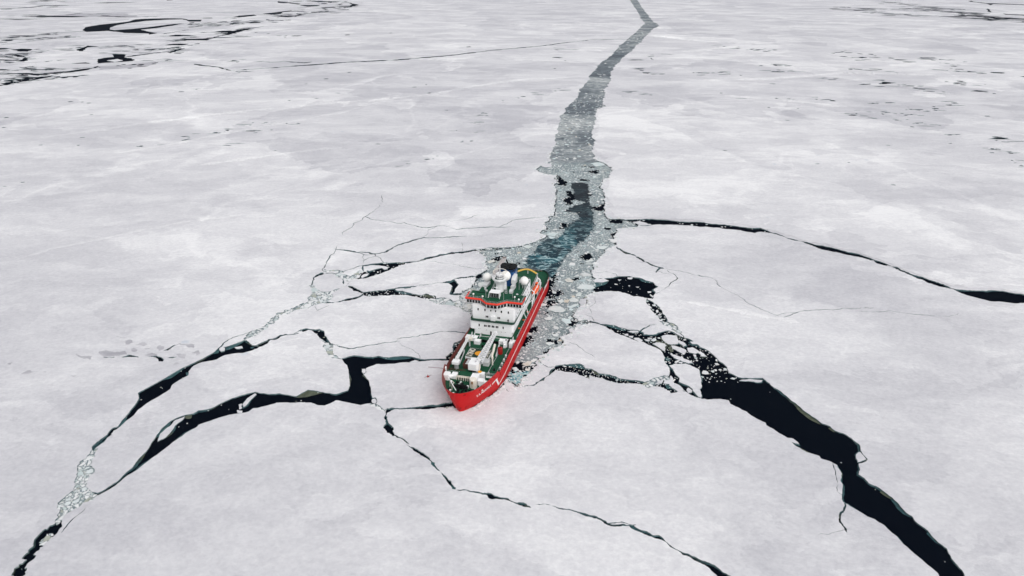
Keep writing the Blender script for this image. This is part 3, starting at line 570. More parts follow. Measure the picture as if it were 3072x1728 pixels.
RUBBLE_LINES = [
 [4,[[-117.05,262.97],[-113.64,270.25],[-111.11,279.16],[-108.66,287.17],[-102.71,292.73],[-98.78,297.01]]],
 [2,[[-100.69,338.41],[-94.39,337.52],[-91.13,335.75]]],
 [2.5,[[-100.17,334.87],[-99.76,337.52],[-94.69,335.75]]],
 [3,[[52.55,226.4],[55.41,227.82],[58.49,230.21],[61.42,231.67]]],
 [2.5,[[70.62,278.21],[73.29,275],[74.93,268.74]]]]
CHANNEL = {
 "left": [[1142.73,7744.23],[609.97,3820.86],[506.69,3040.18],[437.94,2520.47],[390.82,2149.61],[365.57,2048.51],[321.4,1871.65],[272.48,1688.19],[200.58,1408.77],[141.97,1188.76],[114.73,1052.18],[95.27,959.13],[79.65,870.74],[65.74,816.97],[52.4,754.17],[46.14,687.17],[40.51,646.4],[37.24,609.8],[32.59,576.77],[29.82,560.36],[22.87,551.95],[19.27,541.74],[22.2,533.81],[29.77,526.08],[35.52,526.08],[34.46,504.05],[30.81,497.07],[32.8,488.57],[31.55,475.49],[31.38,464.55],[30.01,456.99],[29.19,442.5],[27.02,427.46],[22.53,424.82],[23.95,418.34],[19.78,410.79],[21.56,403.46],[17.1,395.2],[20.97,390.6],[16.68,383.88],[11.76,378.42],[4.62,373.09],[-0.04,371],[-6.99,369.96],[-19.22,365.81],[-14.43,356.81],[-14.86,349.87],[-13.8,338.26],[-19.2,321.77],[-22.8,309.74],[-17.97,281],[-16.42,265.15],[-13.35,245.22]],
 "right": [[-7.23,222.84],[-2.17,229.85],[-1.14,227.53],[1.39,225.24],[2.65,225.01],[3.95,228.91],[6.08,233.16],[8.51,237.03],[10.31,240.01],[9.73,242.53],[11.73,246.13],[12.91,248.75],[14.33,249.19],[17.12,254.18],[21.57,257.02],[22.67,260.49],[21.15,264.04],[23.62,265.84],[27.06,268.28],[28.36,271.37],[28.96,273.25],[31.55,275.16],[35.75,277.73],[28.53,282.82],[29.7,287.55],[31.16,291.71],[33.39,295.25],[36.09,296.68],[36.69,301.06],[35.9,304.78],[37.04,306.29],[41.75,310.13],[44.57,326.27],[43.03,331.38],[42.7,334.87],[44.7,340.21],[44.31,346.62],[47.39,351.33],[49.43,356.14],[53.28,363.06],[55.96,369.18],[61.31,374.41],[61.44,384.98],[63.89,394.04],[65.77,398.7],[64.61,402.26],[71.6,404.67],[77.02,404.67],[80.59,408.57],[77.12,415.8],[73.77,418.98],[65.44,420.91],[62.16,422.21],[62.28,430.13],[61.02,434.19],[62.7,442.5],[65.17,456.99],[64.04,463.02],[66.35,472.32],[67.41,486.9],[66.45,495.35],[69.63,509.41],[77.64,528],[82.11,541.74],[82.39,551.95],[78.26,558.24],[71.99,571.21],[70.83,600.03],[76.45,635.55],[79.4,681.06],[86.91,719.25],[90.84,761.53],[98.15,800.39],[111.2,825.5],[111.57,861.33],[126.21,953.47],[144.53,1038.81],[155.76,1109.03],[172.94,1188.76],[194.97,1280.06],[225.57,1385.64],[265.89,1536.42],[315.52,1722.06],[366.58,1913.04],[421.71,2097.88],[434.99,2260.83],[478.58,2594.68],[536.75,3040.18],[644.16,3820.86],[1211.41,7744.23]]}
OPEN = {
 "wake": [[5.67,342.74],[7.44,350.73],[9,361.26],[11.25,358.93],[12.99,366.87],[16.52,379.5],[19.92,384.98],[28.99,389.47],[31.63,398.7],[34.38,408.32],[36.95,414.54],[44.13,423.51],[42.87,434.19],[34.21,436.93],[41.79,448.2],[51.76,456.99],[43.93,463.02],[44.52,481.96],[43.62,495.35],[45.44,505.83],[58.4,504.05],[54.69,463.02],[54.82,434.19],[54.09,427.46],[52.85,408.32],[50.01,397.53],[44.67,384.98],[35.48,369.96],[35.55,367.66],[31.41,359.47],[28.44,350.73],[25.01,338.26],[21.99,330.35],[20.01,328.8],[15.1,332.69]],
 "bow_pool": [[-2.17,229.85],[-0.65,236.06],[4.58,236.54],[8.26,237.53],[6.08,233.16],[2.65,225.24],[0.13,227.53]],
 "d1": [[0.67,243.04],[4.14,243.04],[9.92,240.01],[8.26,237.53],[4.58,236.54],[-0.39,239.01]],
 "d2": [[15.97,315.42],[19.8,312.57],[24.62,312.21],[24.67,308.36],[20.59,304.93],[15.78,303.58],[14.05,304.93]],
 "d3": [[16.49,299.57],[23.18,303.58],[22.63,299.57],[19.23,295.97],[16.95,296.95]],
 "d4": [[5.87,265.45],[9.29,264.87],[8.28,259.13],[6.01,257.45],[4.05,257.45]],
 "d9": [[7.76,273.25],[11.02,274.48],[10.9,270.81],[8.52,268.41],[6.8,269.01]],
 "d5": [[35.93,524.18],[41.01,507.61],[40.76,497.07],[34.9,498.8]],
 "d6": [[56.47,441.1],[62.54,446.76],[61.96,438.31],[57.95,438.31]],
 "d7": [[19.85,325.75],[23.48,334.26],[22.85,328.8],[20.79,319.78],[17.91,311.15],[16.4,311.15]],
 "d8": [[25.17,279.03],[29.51,279.68],[29.43,275.16],[26.1,275.16]],
 "pondopen": [[53.96,326.27],[56.75,328.81],[67.11,327.96],[73.34,322.11],[70.24,305.54],[66.87,303.28],[54.26,311.29],[49.96,311.68]]}
MARKS = [
 [14,[[281.57,1101.61],[347.3,1094.28]]],
 [16,[[423.97,1509.16],[470.58,1444.89],[519.59,1432.65]]],
 [10,[[367.23,1139.68],[448.53,1124.16]]],
 [8,[[413.1,1188.76],[474.81,1206.02]]],
 [8,[[606,1374.35],[674.68,1385.64]]],
 [9,[[572.95,1289.92],[680.86,1310.09]]],
 [10,[[530.59,1163.73],[597.84,1116.55]]],
 [4,[[684.79,1270.34],[703.99,1280.06]]],
 [26,[[529.9,1052.18],[531.13,1006.74],[543.15,982.4],[554.63,959.13],[563.55,920.8],[561.54,905.23]]],
 [10,[[742.14,1320.4],[769.56,1270.34],[800.42,1251.31]]],
 [9,[[622.11,1000.55],[659.68,994.43]]],
 [9,[[753.28,1241.99],[718.73,1155.61],[681.22,1116.55]]],
 [14,[[451.85,808.6],[466.4,812.77],[471.61,793.93],[484.31,800.39],[507.4,808.6]]],
 [18,[[375.92,776.65],[389.65,761.53],[401.46,746.94],[422.98,746.94],[424.29,722.61],[439.56,712.61]]],
 [14,[[385.38,784.42],[418.39,784.42],[459.75,761.53]]],
 [6,[[431.94,844.86],[461.57,843.06]]],
 [5,[[331.78,866.01],[352.45,864.13]]],
 [5,[[382.26,868.84],[395.9,866.01]]],
 [4,[[419.94,666.22],[436.58,670.31]]],
 [9,[[423.41,617.33],[431.9,609.8],[443.33,600.03]]],
 [9,[[496.89,669.14],[489.1,675.05],[462.72,646.4],[459.65,630.24]]],
 [6,[[427.49,581.29],[428.78,567.91],[421.26,550.91]]],
 [4,[[465.98,1045.45],[483.61,1045.45]]],
 [3,[[495.08,982.4],[504.46,978.84]]],
 [3,[[278.44,880.34],[315.1,885.22]]],
 [8,[[693.98,1124.16],[739.04,1109.03],[774.79,1094.28]]],
 [8,[[501.44,825.5],[538.08,834.2]]],
 [8,[[614.93,942.34],[628.48,900.15]]],
 [7,[[206.21,1260.75],[320.2,1385.64]]],
 [8,[[202.83,1155.61],[227.45,1094.28]]],
 [6,[[148.28,920.8],[179.27,900.15]]],
 [10,[[3.65,875.52],[36.51,910.36],[70.87,959.13]]],
 [7,[[-44.19,746.94],[-36.55,769.02],[-28.21,784.42]]],
 [6,[[-42,719.25],[-32.15,732.85]]],
 [3,[[-36.67,681.06],[-31.52,684.1]]],
 [2,[[-58.72,693.37],[-56.27,696.51]]],
 [8,[[-94.63,550.91],[-87.96,565.74],[-73.34,574.53],[-60.81,585.88]]],
 [4,[[-49.8,625.02],[-39.35,657.59]]],
 [5,[[81.04,1457.32],[136.28,1444.89]]],
 [3,[[78.75,1280.06],[88.88,1289.92]]],
 [3,[[-106.99,915.55],[-97.12,920.8]]],
 [5,[[-316.28,646.4],[-312.34,654.76]]],
 [8,[[-309.45,669.14],[-297.54,675.05],[-284.75,693.37]]],
 [4,[[-277.99,715.92],[-268.72,729.41]]],
 [4,[[-262.26,722.61],[-246.32,720.59]]],
 [3,[[-265.11,627.62],[-252.01,635.55]]],
 [6,[[-263.01,681.06],[-246.2,690.26]]],
 [3,[[-233.82,720.59],[-225.25,724.63]]],
 [3,[[-337.27,619.87],[-326.36,627.62]]],
 [3,[[-432.26,936.87],[-419.62,953.47]]],
 [14,[[-1199.4,1696.54],[-1168.95,1739.48],[-1136.99,1784.57]]],
 [12,[[-1158.15,1635.81],[-1095.78,1655.59],[-1069.59,1739.48]]],
 [18,[[-951.02,1330.86],[-947,1371.55],[-909.01,1371.55]]],
 [10,[[-906.95,1292.41],[-852.7,1250.13]]],
 [20,[[-833.36,1157.63],[-806.4,1157.63],[-753.53,1137.72],[-739,1157.63]]],
 [20,[[-806.74,1118.44],[-767.99,1109.03],[-724.15,1090.65],[-696.45,1099.77]]],
 [20,[[-752.65,1038.81],[-716.13,1038.81],[-717.56,1064.14]]],
 [20,[[-725.63,999.02],[-712.38,1014.58],[-703.96,1038.81]]],
 [14,[[-677.19,1167.83],[-647.18,1188.76],[-604.89,1210.41]]],
 [10,[[-679.61,1038.81],[-657.79,1064.14]]],
 [14,[[-718.39,1429.63],[-695.76,1444.89],[-683.36,1492.58]]],
 [12,[[-950.75,2110.58],[-905.44,2176.4],[-854.19,2210.83]]],
 [12,[[-887.77,2018.78],[-878.91,2110.58],[-819.01,2079.1]]],
 [14,[[-825.32,2193.49],[-774.96,2228.44],[-697.41,2239.14]]],
 [14,[[-754.04,1831.96],[-723.6,1856.58],[-712.19,1975.72]]],
 [10,[[-714.12,1761.75],[-703.9,1831.96]]],
 [12,[[-819.58,2724.78],[-758.18,2724.78],[-678.6,2751.27]]],
 [8,[[-762.3,2529.52],[-748.48,2623.61]]],
 [14,[[-1045.36,3721.71],[-921.91,3627.5],[-744.55,3371]]],
 [8,[[-819.78,2951.77],[-735.13,3014.4],[-688.8,3113.37]]],
 [6,[[-483.39,1256.01],[-491.39,1250.13]]],
 [6,[[-661.82,1761.75],[-629.92,1739.48]]],
 [5,[[-510.69,1739.48],[-584.52,1784.57]]],
 [6,[[-437.59,1137.72],[-415.3,1123.2]]]]
FAR_MARKS = [
 [30,[[1414,3027.24],[1462.51,2951.77],[1548.11,2862.45],[1612.31,2891.63]]],
 [40,[[1331.59,2778.27],[1345.42,2648.21],[1370,2552.42],[1388.73,2507.01]]],
 [50,[[1548.95,2833.85],[1713.87,3046.7],[1779.3,2982.76],[1722.65,2778.27]]],
 [60,[[1628.58,2891.63],[1660.08,2778.27],[1658.68,2623.61]]],
 [60,[[1400.86,2529.52],[1476.37,2463.15],[1522.85,2359.77],[1514.4,2264.49]]],
 [60,[[1571.06,2575.73],[1587.66,2463.15],[1602.65,2379.76],[1623.37,2320.74]]],
 [50,[[1614.99,2529.52],[1615.8,2420.76],[1572.82,2246.32],[1557.09,2143.01]]],
 [20,[[1818.06,3627.5],[1820.97,3452.45],[1734.12,3147.78]]],
 [14,[[1306.5,3014.4],[1322.65,2862.45]]],
 [16,[[-1734.87,2484.89],[-1580.99,2463.15],[-1454.25,2484.89]]],
 [24,[[-1562.82,2623.61],[-1418.79,2575.73],[-1226.24,2420.76]]],
 [16,[[-1213.81,1717.75],[-1170.43,1773.09],[-1130.71,1807.97]]],
 [18,[[-1171.58,1655.59],[-1089.46,1645.64],[-1049.72,1739.48]]],
 [16,[[-861.47,1761.75],[-771.51,1739.48],[-683.42,1655.59]]],
 [20,[[-812,1509.16],[-712.4,1444.89],[-662.49,1444.89]]],
 [16,[[-1028.47,1444.89],[-952.23,1429.63],[-878.75,1444.89]]],
 [24,[[-951.02,1330.86],[-937.91,1357.73],[-900.29,1357.73]]],
 [20,[[-916.51,1280.06],[-852.7,1250.13]]],
 [24,[[-833.36,1157.63],[-792.92,1157.63],[-739,1157.63],[-678.34,1157.63]]],
 [30,[[-800.35,1109.03],[-761.51,1109.03],[-701.96,1109.03]]],
 [30,[[-758.3,1047.13],[-721.51,1047.13],[-690.16,1064.14]]],
 [26,[[-725.63,999.02],[-709.01,1018.55],[-700.48,1042.95]]],
 [20,[[-695.55,1188.76],[-639.07,1173],[-607.3,1221.51]]],
 [14,[[-634.85,1280.06],[-587.13,1256.01]]],
 [20,[[-924.72,1509.16],[-846.37,1492.58],[-807.51,1534.69]]],
 [16,[[-788.42,1385.64],[-739.71,1400.01],[-677.89,1371.55]]],
 [20,[[-998.65,2110.58],[-902.86,2110.58],[-847.7,2193.49]]],
 [20,[[-910.71,2018.78],[-842.61,2079.1],[-800.71,2159.58]]],
 [20,[[-837.75,2193.49],[-757.91,2253.56],[-697.41,2239.14]]],
 [24,[[-787.46,1831.96],[-728.31,1869.12],[-710.34,1989.88]]],
 [20,[[-790.21,1655.59],[-714.41,1655.59],[-695.25,1728.55]]],
 [14,[[-738.8,1543.38],[-694.51,1543.38]]],
 [14,[[-666.54,1385.64],[-658.8,1460.46]]],
 [20,[[-908.24,2623.61],[-749.21,2484.89],[-744.2,2673.27]]],
 [20,[[-842.84,2751.27],[-758.18,2724.78],[-678.6,2751.27]]],
 [24,[[-1151.29,3582.13],[-978.81,3537.85],[-820.29,3537.85],[-690.78,3293.23]]],
 [16,[[-871.78,3079.68],[-727.59,2982.76],[-696.24,3147.78]]],
 [8,[[-962.93,2420.76],[-887.11,2552.42]]],
 [8,[[-2510.95,3627.5],[-2378.04,3674.01],[-2119.09,3582.13]]],
 [10,[[-2051.98,2951.77],[-1992.88,3014.4],[-1994.62,3182.95]]]]
SPOTS = [
 [-524.01,850.01],
 [-539.19,852.11],
 [-512.25,843.06],
 [-468.57,770.54],
 [-552.08,754.17],
 [-520.41,702.87],
 [-413.86,657.59],
 [-399.59,625.02],
 [-434.41,626.06],
 [-372.88,504.94],
 [-379.47,494.49],
 [-274.46,1042.78],
 [-290.58,994.43],
 [-274.67,861.33],
 [-244.81,875.52],
 [-211.42,604.88],
 [-227.48,915.55],
 [-403.06,1775.37],
 [-305.13,1831.96],
 [-134.16,964.85],
 [-75.02,796.34],
 [-124.57,630.24],
 [-255.33,1113.53],
 [-120.48,988.38],
 [69.52,1158.84],
 [-11.1,859.47],
 [-90.24,1495.87],
 [367.99,994.43],
 [273.18,915.55],
 [332.08,806.12],
 [300.49,812.77],
 [295.56,739.84],
 [346.38,625.02],
 [408.31,632.89],
 [282.91,563.58],
 [254.47,559.3],
 [286.96,497.93],
 [213.92,536.76],
 [190.56,604.88],
 [424.15,597.63],
 [411.36,706.09],
 [524.01,761.53]]
LEDGES = [
 ["olive",[[-82.07,217.64],[-78.95,222.41],[-76.39,221.95],[-72.77,220.77],[-73.89,220.19],[-76.28,219.6],[-78.37,217.95]]],
 ["teal",[[-56.38,247.57],[-51.45,246.38],[-46.09,247.73],[-41.81,246.92],[-45.82,245.85],[-52.75,245.85]]],
 ["olive",[[-44.94,306.67],[-43.17,308.58],[-38.29,306.29],[-39.76,304.63],[-42.81,305.38]]],
 ["teal",[[42.69,275.92],[47.49,274.39],[51.61,271.68],[50.82,270.44],[45.81,273.13]]],
 ["olive",[[32.41,237.53],[35.24,234.02],[34.16,233.82],[32.48,235.61]]],
 ["olive",[[62.82,262.85],[66.49,259.33],[66.6,258.46],[62.96,260.49]]],
 ["olive",[[67.34,256.45],[68.25,255.31],[68.67,251.95],[67.7,251.39],[67.15,254.18]]],
 ["teal",[[64.25,247.57],[66,245.95],[65.56,243.83],[64.12,244.89]]],
 ["olive",[[72.81,260.49],[73.71,259.33],[74.21,256.45],[73.35,256.45]]],
 ["teal",[[60.09,226.4],[62.38,226.17],[62.09,223.61],[60.29,223.61]]],
 ["teal",[[59.59,222.69],[61.16,220.41],[61.91,220.32],[60.05,219.96]]],
 ["olive",[[106.23,213.36],[108.72,205.84],[110.32,202.62],[110.44,200.56],[108.47,202.78],[106.45,207.47]]],
 ["olive",[[117.7,185.48],[118.06,181.02],[117.27,180.28],[117.58,182.17]]],
 ["olive",[[113.13,199.08],[113.87,196.4],[113.3,196.17],[112.4,198.47]]],
 ["teal",[[104.4,170.37],[105.97,172.99],[105.15,171.11],[103.75,167.44]]],
 ["olive",[[115.52,166.42],[117.06,162.89],[116.3,163],[114.73,165.65]]],
 ["teal",[[109.92,147.97],[110.66,144.96],[110.71,145.8],[109.46,149.35]]],
 ["teal",[[120.55,149.24],[120.87,144.71],[120.4,145.56],[119.8,148.58]]],
 ["olive",[[97.9,187.59],[99.06,184.78],[101.69,183.54],[99.39,185.62]]],
 ["teal",[[-131.83,235.61],[-130.65,235.36],[-129.59,232.89],[-130.84,233.63]]],
 ["teal",[[-123.12,255.03],[-118.94,259.21],[-116.88,261.55],[-118.56,258.17],[-122.09,253.06]]],
 ["teal",[[-126.41,252.5],[-125.65,254.18],[-124.63,250.84],[-126.55,250.01]]],
 ["teal",[[-138.44,229.63],[-135.63,235.71],[-133.59,239.05],[-135.19,234.12]]],
 ["teal",[[-112.59,255.88],[-111.16,255.88],[-111.34,254.74],[-112.52,254.86]]],
 ["teal",[[-140.15,199.24],[-140.47,202.14],[-140.12,205.19],[-139.28,202.62],[-139.56,199.01]]],
 ["teal",[[-123.84,193.17],[-124.08,197.16],[-122.82,202.14],[-123.45,197.31],[-123.32,193.54]]],
 ["olive",[[-119.17,205.84],[-117.1,206.65],[-116.61,204.38],[-118.23,204.22]]],
 ["teal",[[-27.16,180.68],[-25.48,179.34],[-24.66,176.84],[-26.01,178.15]]],
 ["teal",[[-19.28,170.19],[-17.59,167.32],[-17.75,166.66],[-18.81,166.96]]],
 ["teal",[[-58.55,315.78],[-54.27,316.66],[-50.95,317.22],[-54.22,316.26],[-58.09,314.99]]],
 ["teal",[[-58.31,311.99],[-55.56,311.52],[-51.96,309.66],[-49.79,308.43],[-53.11,308.43],[-56.69,310.13]]],
 ["teal",[[-34.47,322.93],[-30.17,325.26],[-31.05,323.35],[-32.95,321.28]]],
 ["teal",[[66.73,327.79],[69.28,324.43],[73.31,321.94],[69.71,322.93],[67.35,325.26]]],
 ["teal",[[42.13,322.93],[50.06,322.93],[45.1,318.84],[42.11,316.42]]],
 ["teal",[[22.94,240.7],[27.93,241.63],[29.42,240.08],[29.64,238.14],[27.71,239.16],[25.08,240.18]]],
 ["olive",[[29.68,231.67],[31.1,232.64],[30.91,229.49]]]]
DRIFTS = {
 "field": [[97.55,769.02],[126.8,767.51],[152.84,712.61],[169.2,678.04],[176.83,630.24],[188.19,604.88],[196.71,585.88],[199.78,559.3],[212.48,538.74],[229.56,519.49],[250.01,491.09],[251.31,462.56],[268.72,425.74],[271.68,386.88],[282.56,366.56],[290.6,358.54],[304.46,344.26],[278.44,308.93],[257.74,310.16],[248.44,313.92],[231.88,314.39],[225.25,318.07],[218.87,327.49],[211.17,340.98],[205.06,353.67],[197.52,366.56],[184.66,378.1],[172.24,386.88],[163.59,398.82],[149.55,409.18],[130.53,416.69],[111.02,421.04],[79.15,424.43],[67.18,425.74],[64.9,442.08],[67.34,468.72],[66.87,484.42],[82.51,538.74],[79.17,572.31],[75.54,600.03],[80.14,646.4],[89.68,719.25]]}
RIDGES = [
 [5,[[-458.2,651.95],[-420.73,687.17],[-386.4,725.99],[-345.25,761.53],[-286.3,804.48],[-207.59,847.56],[-163.26,870.74],[-101.26,910.36],[-52.94,976.48],[21.82,1038.81],[112.14,1065.87]]],
 [4,[[-353.15,592.88],[-315.29,630.24],[-283.15,675.05],[-234.63,732.85],[-193.29,784.42],[-171.13,825.5]]],
 [5,[[250.88,1038.81],[305.68,1025.76],[369.96,1045.45],[436.6,1065.87],[515.34,1109.03],[664.21,1079.9],[761.73,1052.18]]],
 [4,[[226.58,931.45],[270.61,900.15],[326.85,866.01],[391.34,825.5]]],
 [4,[[-231.56,953.47],[-204.63,1052.18],[-181.63,1094.28],[-141.8,1038.81]]],
 [4,[[332.01,1397.12],[429.67,1469.96],[504.68,1536.42]]],
 [4,[[-107.21,2048.51],[43.68,2149.61],[233.14,2097.88],[345.28,1871.65]]],
 [5,[[341.27,1793.86],[390.53,1655.59],[464.26,1593.87],[570.99,1564.64]]],
 [3,[[-136.77,534.79],[-113.92,555.07],[-94.51,572.31]]],
 [3,[[-280.9,344.26],[-267.28,369.65],[-240.03,391.4],[-209.95,415.42],[-172.75,431.07]]],
 [3,[[83.59,299.92],[106.59,289.93],[133.02,276.57]]],
 [4,[[-259.46,555.07],[-214.67,585.88],[-174.76,609.8],[-154.89,614.8]]]]

# ---------------------------------------------------------------- water
mesh_obj('sea', [(-30000, -3000, 0), (30000, -3000, 0), (30000, 45000, 0), (-30000, 45000, 0)], [(0, 1, 2, 3)], WATER)['kind'] = 'structure'

# ---------------------------------------------------------------- ice sheet cut by leads
rng = random.Random(7)
def step_at(p):
    d = math.sqrt(p[0] ** 2 + p[1] ** 2 + CAM_H ** 2)
    return min(max(d * 0.0013, 0.3), 12.0)

def rough_line(pts, closed, amp):
    """fractal midpoint displacement of an outline"""
    out = []
    n = len(pts)
    def rec(a, b, depth):
        L = math.hypot(b[0] - a[0], b[1] - a[1])
        if depth > 7 or L < 2 * step_at(a):
            return
        k = rng.gauss(0, 1) * amp * min(L, 14.0)
        k = max(-0.3 * L, min(0.3 * L, k))
        m = ((a[0] + b[0]) / 2 - (b[1] - a[1]) / L * k, (a[1] + b[1]) / 2 + (b[0] - a[0]) / L * k)
        rec(a, m, depth + 1); out.append(m); rec(m, b, depth + 1)
    for i in range(n if closed else n - 1):
        a, b = pts[i], pts[(i + 1) % n]
        out.append(tuple(a))
        rec(a, b, 0)
    if not closed:
        out.append(tuple(pts[-1]))
    return out

def strip(pts, w, amp=0.07, vary=True, taper=True):
    pts = [tuple(p) for p in pts]
    for i, j in ((0, 1), (-1, -2)):                 # run the ends on a little so that cracks meet
        l = math.dist(pts[i], pts[j]) or 1.0
        k = 1.0 + 1.3 / l
        pts[i] = (pts[j][0] + (pts[i][0] - pts[j][0]) * k, pts[j][1] + (pts[i][1] - pts[j][1]) * k)
    c = rough_line(pts, False, amp)
    n = len(c); L, Rr = [], []
    cur = 1.0
    for i, p in enumerate(c):
        a = c[max(i - 1, 0)]; b = c[min(i + 1, n - 1)]
        dx, dy = b[0] - a[0], b[1] - a[1]
        l = math.hypot(dx, dy) or 1.0
        if vary:
            cur += (1.0 - cur) * 0.12 + rng.gauss(0, 0.22)
            cur = min(max(cur, 0.18), 1.9)
        e = min(i, n - 1 - i) / max(1.0, 0.12 * n)
        k = w * cur * (min(1.0, 0.25 + e) if taper else 1.0) / 2
        L.append((p[0] - dy / l * k, p[1] + dx / l * k)); Rr.append((p[0] + dy / l * k, p[1] - dx / l * k))
    return L + Rr[::-1]

def along(pts, n):
    seg = [(math.dist(a, b), a, b) for a, b in zip(pts, pts[1:])]
    T = sum(s[0] for s in seg)
    for _ in range(n):
        t = rng.random() * T
        for l, a, b in seg:
            if t <= l:
                yield a[0] + (b[0] - a[0]) * t / l, a[1] + (b[1] - a[1]) * t / l
                break
            t -= l

def lens(x, y, ln, wd, ang):
    ca, sa = math.cos(ang), math.sin(ang)
    pts = []
    m = 7
    for i in range(m):
        a = 2 * math.pi * i / m + rng.uniform(-.3, .3)
        u, v = ln / 2 * math.cos(a) * rng.uniform(.6, 1.1), wd / 2 * math.sin(a) * rng.uniform(.5, 1.2)
        pts.append((x + u * ca - v * sa, y + u * sa + v * ca))
    return pts

SHIP_O = Vector((-19.069, 208.091, 0.0)); SHIP_A = R(14)
FWD = Vector((-math.sin(SHIP_A), -math.cos(SHIP_A), 0)); PORT = Vector((math.cos(SHIP_A), -math.sin(SHIP_A), 0))
def ship_pt(x, y):
    q = SHIP_O + FWD * x + PORT * y
    return (q.x, q.y)
polys = []           # (kind, key, points)
for pts, w in (([(-4, 3.5), (-7.7, 5.5), (-13.5, 8.3), (-18.4, 10.0), (-24, 10.8)], 0.7), ([(-3, -2.9), (-7.7, -5.4), (-13.5, -8.2), (-18.4, -9.9), (-26, -10.9), (-36, -11.2), (-48, -11.2)], 0.9)):
    polys.append(('w', 'crack', strip([ship_pt(*p) for p in pts], w)))
SMOOTH = {'l14': 0.03, 'l15': 0.035, 'l13': 0.05, 'main': 0.055}
for k, v in LEADS.items():
    polys.append(('w', k, rough_line(v, True, SMOOTH.get(k, 0.07))))
for i, v in enumerate(NILAS):
    polys.append(('n', i, rough_line(v, True, 0.10)))
for k, v in ISLES.items():
    polys.append(('k', k, rough_line(v, True, 0.06)))
for w, v in CRACKS:
    dm = sum(math.hypot(*p) for p in v) / len(v)
    polys.append(('w', 'crack', strip(v, max(w, 0.09 if dm < 230 else 0.15) * max(1.0, dm / 260.0) ** 1.2 if w < 3.9 else w)))
for k, v in RUBBLE.items():
    polys.append(('b', k, rough_line(v, True, 0.10)))
for w, v in RUBBLE_LINES:
    polys.append(('b', 'line', strip(v, w, 0.10)))
chan = CHANNEL['left'] + CHANNEL['right']
polys.append(('c', 'channel', rough_line(chan, True, 0.08)))
for k, v in OPEN.items():
    polys.append(('o', k, rough_line(v, True, 0.10)))
for n, v in MARKS:
    for x, y in along(v, n):
        d = math.hypot(x, y)
        s = d / 900.0
        polys.append(('w', 'mark', lens(x + rng.gauss(0, 4.0 * s), y + rng.gauss(0, 7.0 * s * s), abs(rng.gauss(0, 9 * s)) + 3 * s, (abs(rng.gauss(0, 3.0)) + 1.8) * s * s, rng.gauss(0, .22))))
for n, v in FAR_MARKS:
    for x, y in along(v, n):
        d = math.hypot(x, y); s = d / 1500.0
        polys.append(('w' if rng.random() < 0.45 else 'n', 'mark', lens(x + rng.gauss(0, 12.0 * s), y + rng.gauss(0, 14.0 * s * s), (abs(rng.gauss(0, 24)) + 8) * s, (abs(rng.gauss(0, 6.0)) + 2.5) * s * s, rng.gauss(0, .16))))
for x, y in SPOTS:
    d = math.hypot(x, y); s = d / 900.0
    polys.append(('w', 'mark', lens(x, y, rng.uniform(4, 9) * s, rng.uniform(3.0, 6) * s * s, rng.gauss(0, .3))))

V, E = [], []
for kind, key, pts in polys:
    i0 = len(V)
    V.extend(Vector(p) for p in pts)
    n = len(pts)
    E.extend((i0 + i, i0 + (i + 1) % n) for i in range(n))
for p in ((-28000, -2500), (28000, -2500), (28000, 42000), (-28000, 42000)):
    V.append(Vector(p))
cv, ce, cf, _, _, _ = delaunay_2d_cdt(V, E, [], 0, 1e-4, False)
CX = np.array([(p[0], p[1]) for p in cv])
FT = np.array(cf)
CEN = CX[FT].mean(1)

def inside(pts, q):
    """winding-number test of points q against an outline"""
    P0 = np.asarray(pts, float); P1 = np.roll(P0, -1, 0)
    w = np.zeros(len(q), int)
    for s in range(0, len(q), 4000):
        x = q[s:s + 4000, 0][:, None]; y = q[s:s + 4000, 1][:, None]
        cr = (P1[:, 0] - P0[:, 0]) * (y - P0[:, 1]) - (x - P0[:, 0]) * (P1[:, 1] - P0[:, 1])
        up = (P0[:, 1] <= y) & (P1[:, 1] > y) & (cr > 0)
        dn = (P0[:, 1] > y) & (P1[:, 1] <= y) & (cr < 0)
        w[s:s + 4000] = up.sum(1) - dn.sum(1)
    return w != 0

PRI = {'w': 2, 'n': 1, 'b': 4, 'c': 5, 'o': 6, 'k': 7}
best = np.zeros(len(FT), int); who = np.full(len(FT), -1)
for pi, (kind, key, pts) in enumerate(polys):
    P0 = np.asarray(pts); lo, hi = P0.min(0), P0.max(0)
    ix = np.nonzero(((CEN >= lo) & (CEN <= hi)).all(1) & (best < PRI[kind]))[0]
    if len(ix):
        ix = ix[inside(pts, CEN[ix])]
        best[ix] = PRI[kind]; who[ix] = pi
# connected pieces of ice
ice_ix = [int(i) for i in np.nonzero((best == 0) | (best == 7))[0]]
edge = {}
for i in ice_ix:
    f = cf[i]
    for a, b in zip(f, f[1:] + f[:1]):
        edge.setdefault((min(a, b), max(a, b)), []).append(i)
par = {i: i for i in ice_ix}
def find(i):
    while par[i] != i:
        par[i] = par[par[i]]; i = par[i]
    return i
for k, v in edge.items():
    if len(v) == 2:
        par[find(v[0])] = find(v[1])
comp = {}
for i in ice_ix:
    comp.setdefault(find(i), []).append(i)
def tri_area(f):
    (x0, y0), (x1, y1), (x2, y2) = CX[f[0]], CX[f[1]], CX[f[2]]
    return abs((x1 - x0) * (y2 - y0) - (x2 - x0) * (y1 - y0)) / 2
pieces = []
for c, tris in comp.items():
    ar = sum(tri_area(cf[i]) for i in tris)
    pieces.append((ar, tris))
pieces.sort(key=lambda q: -q[0])

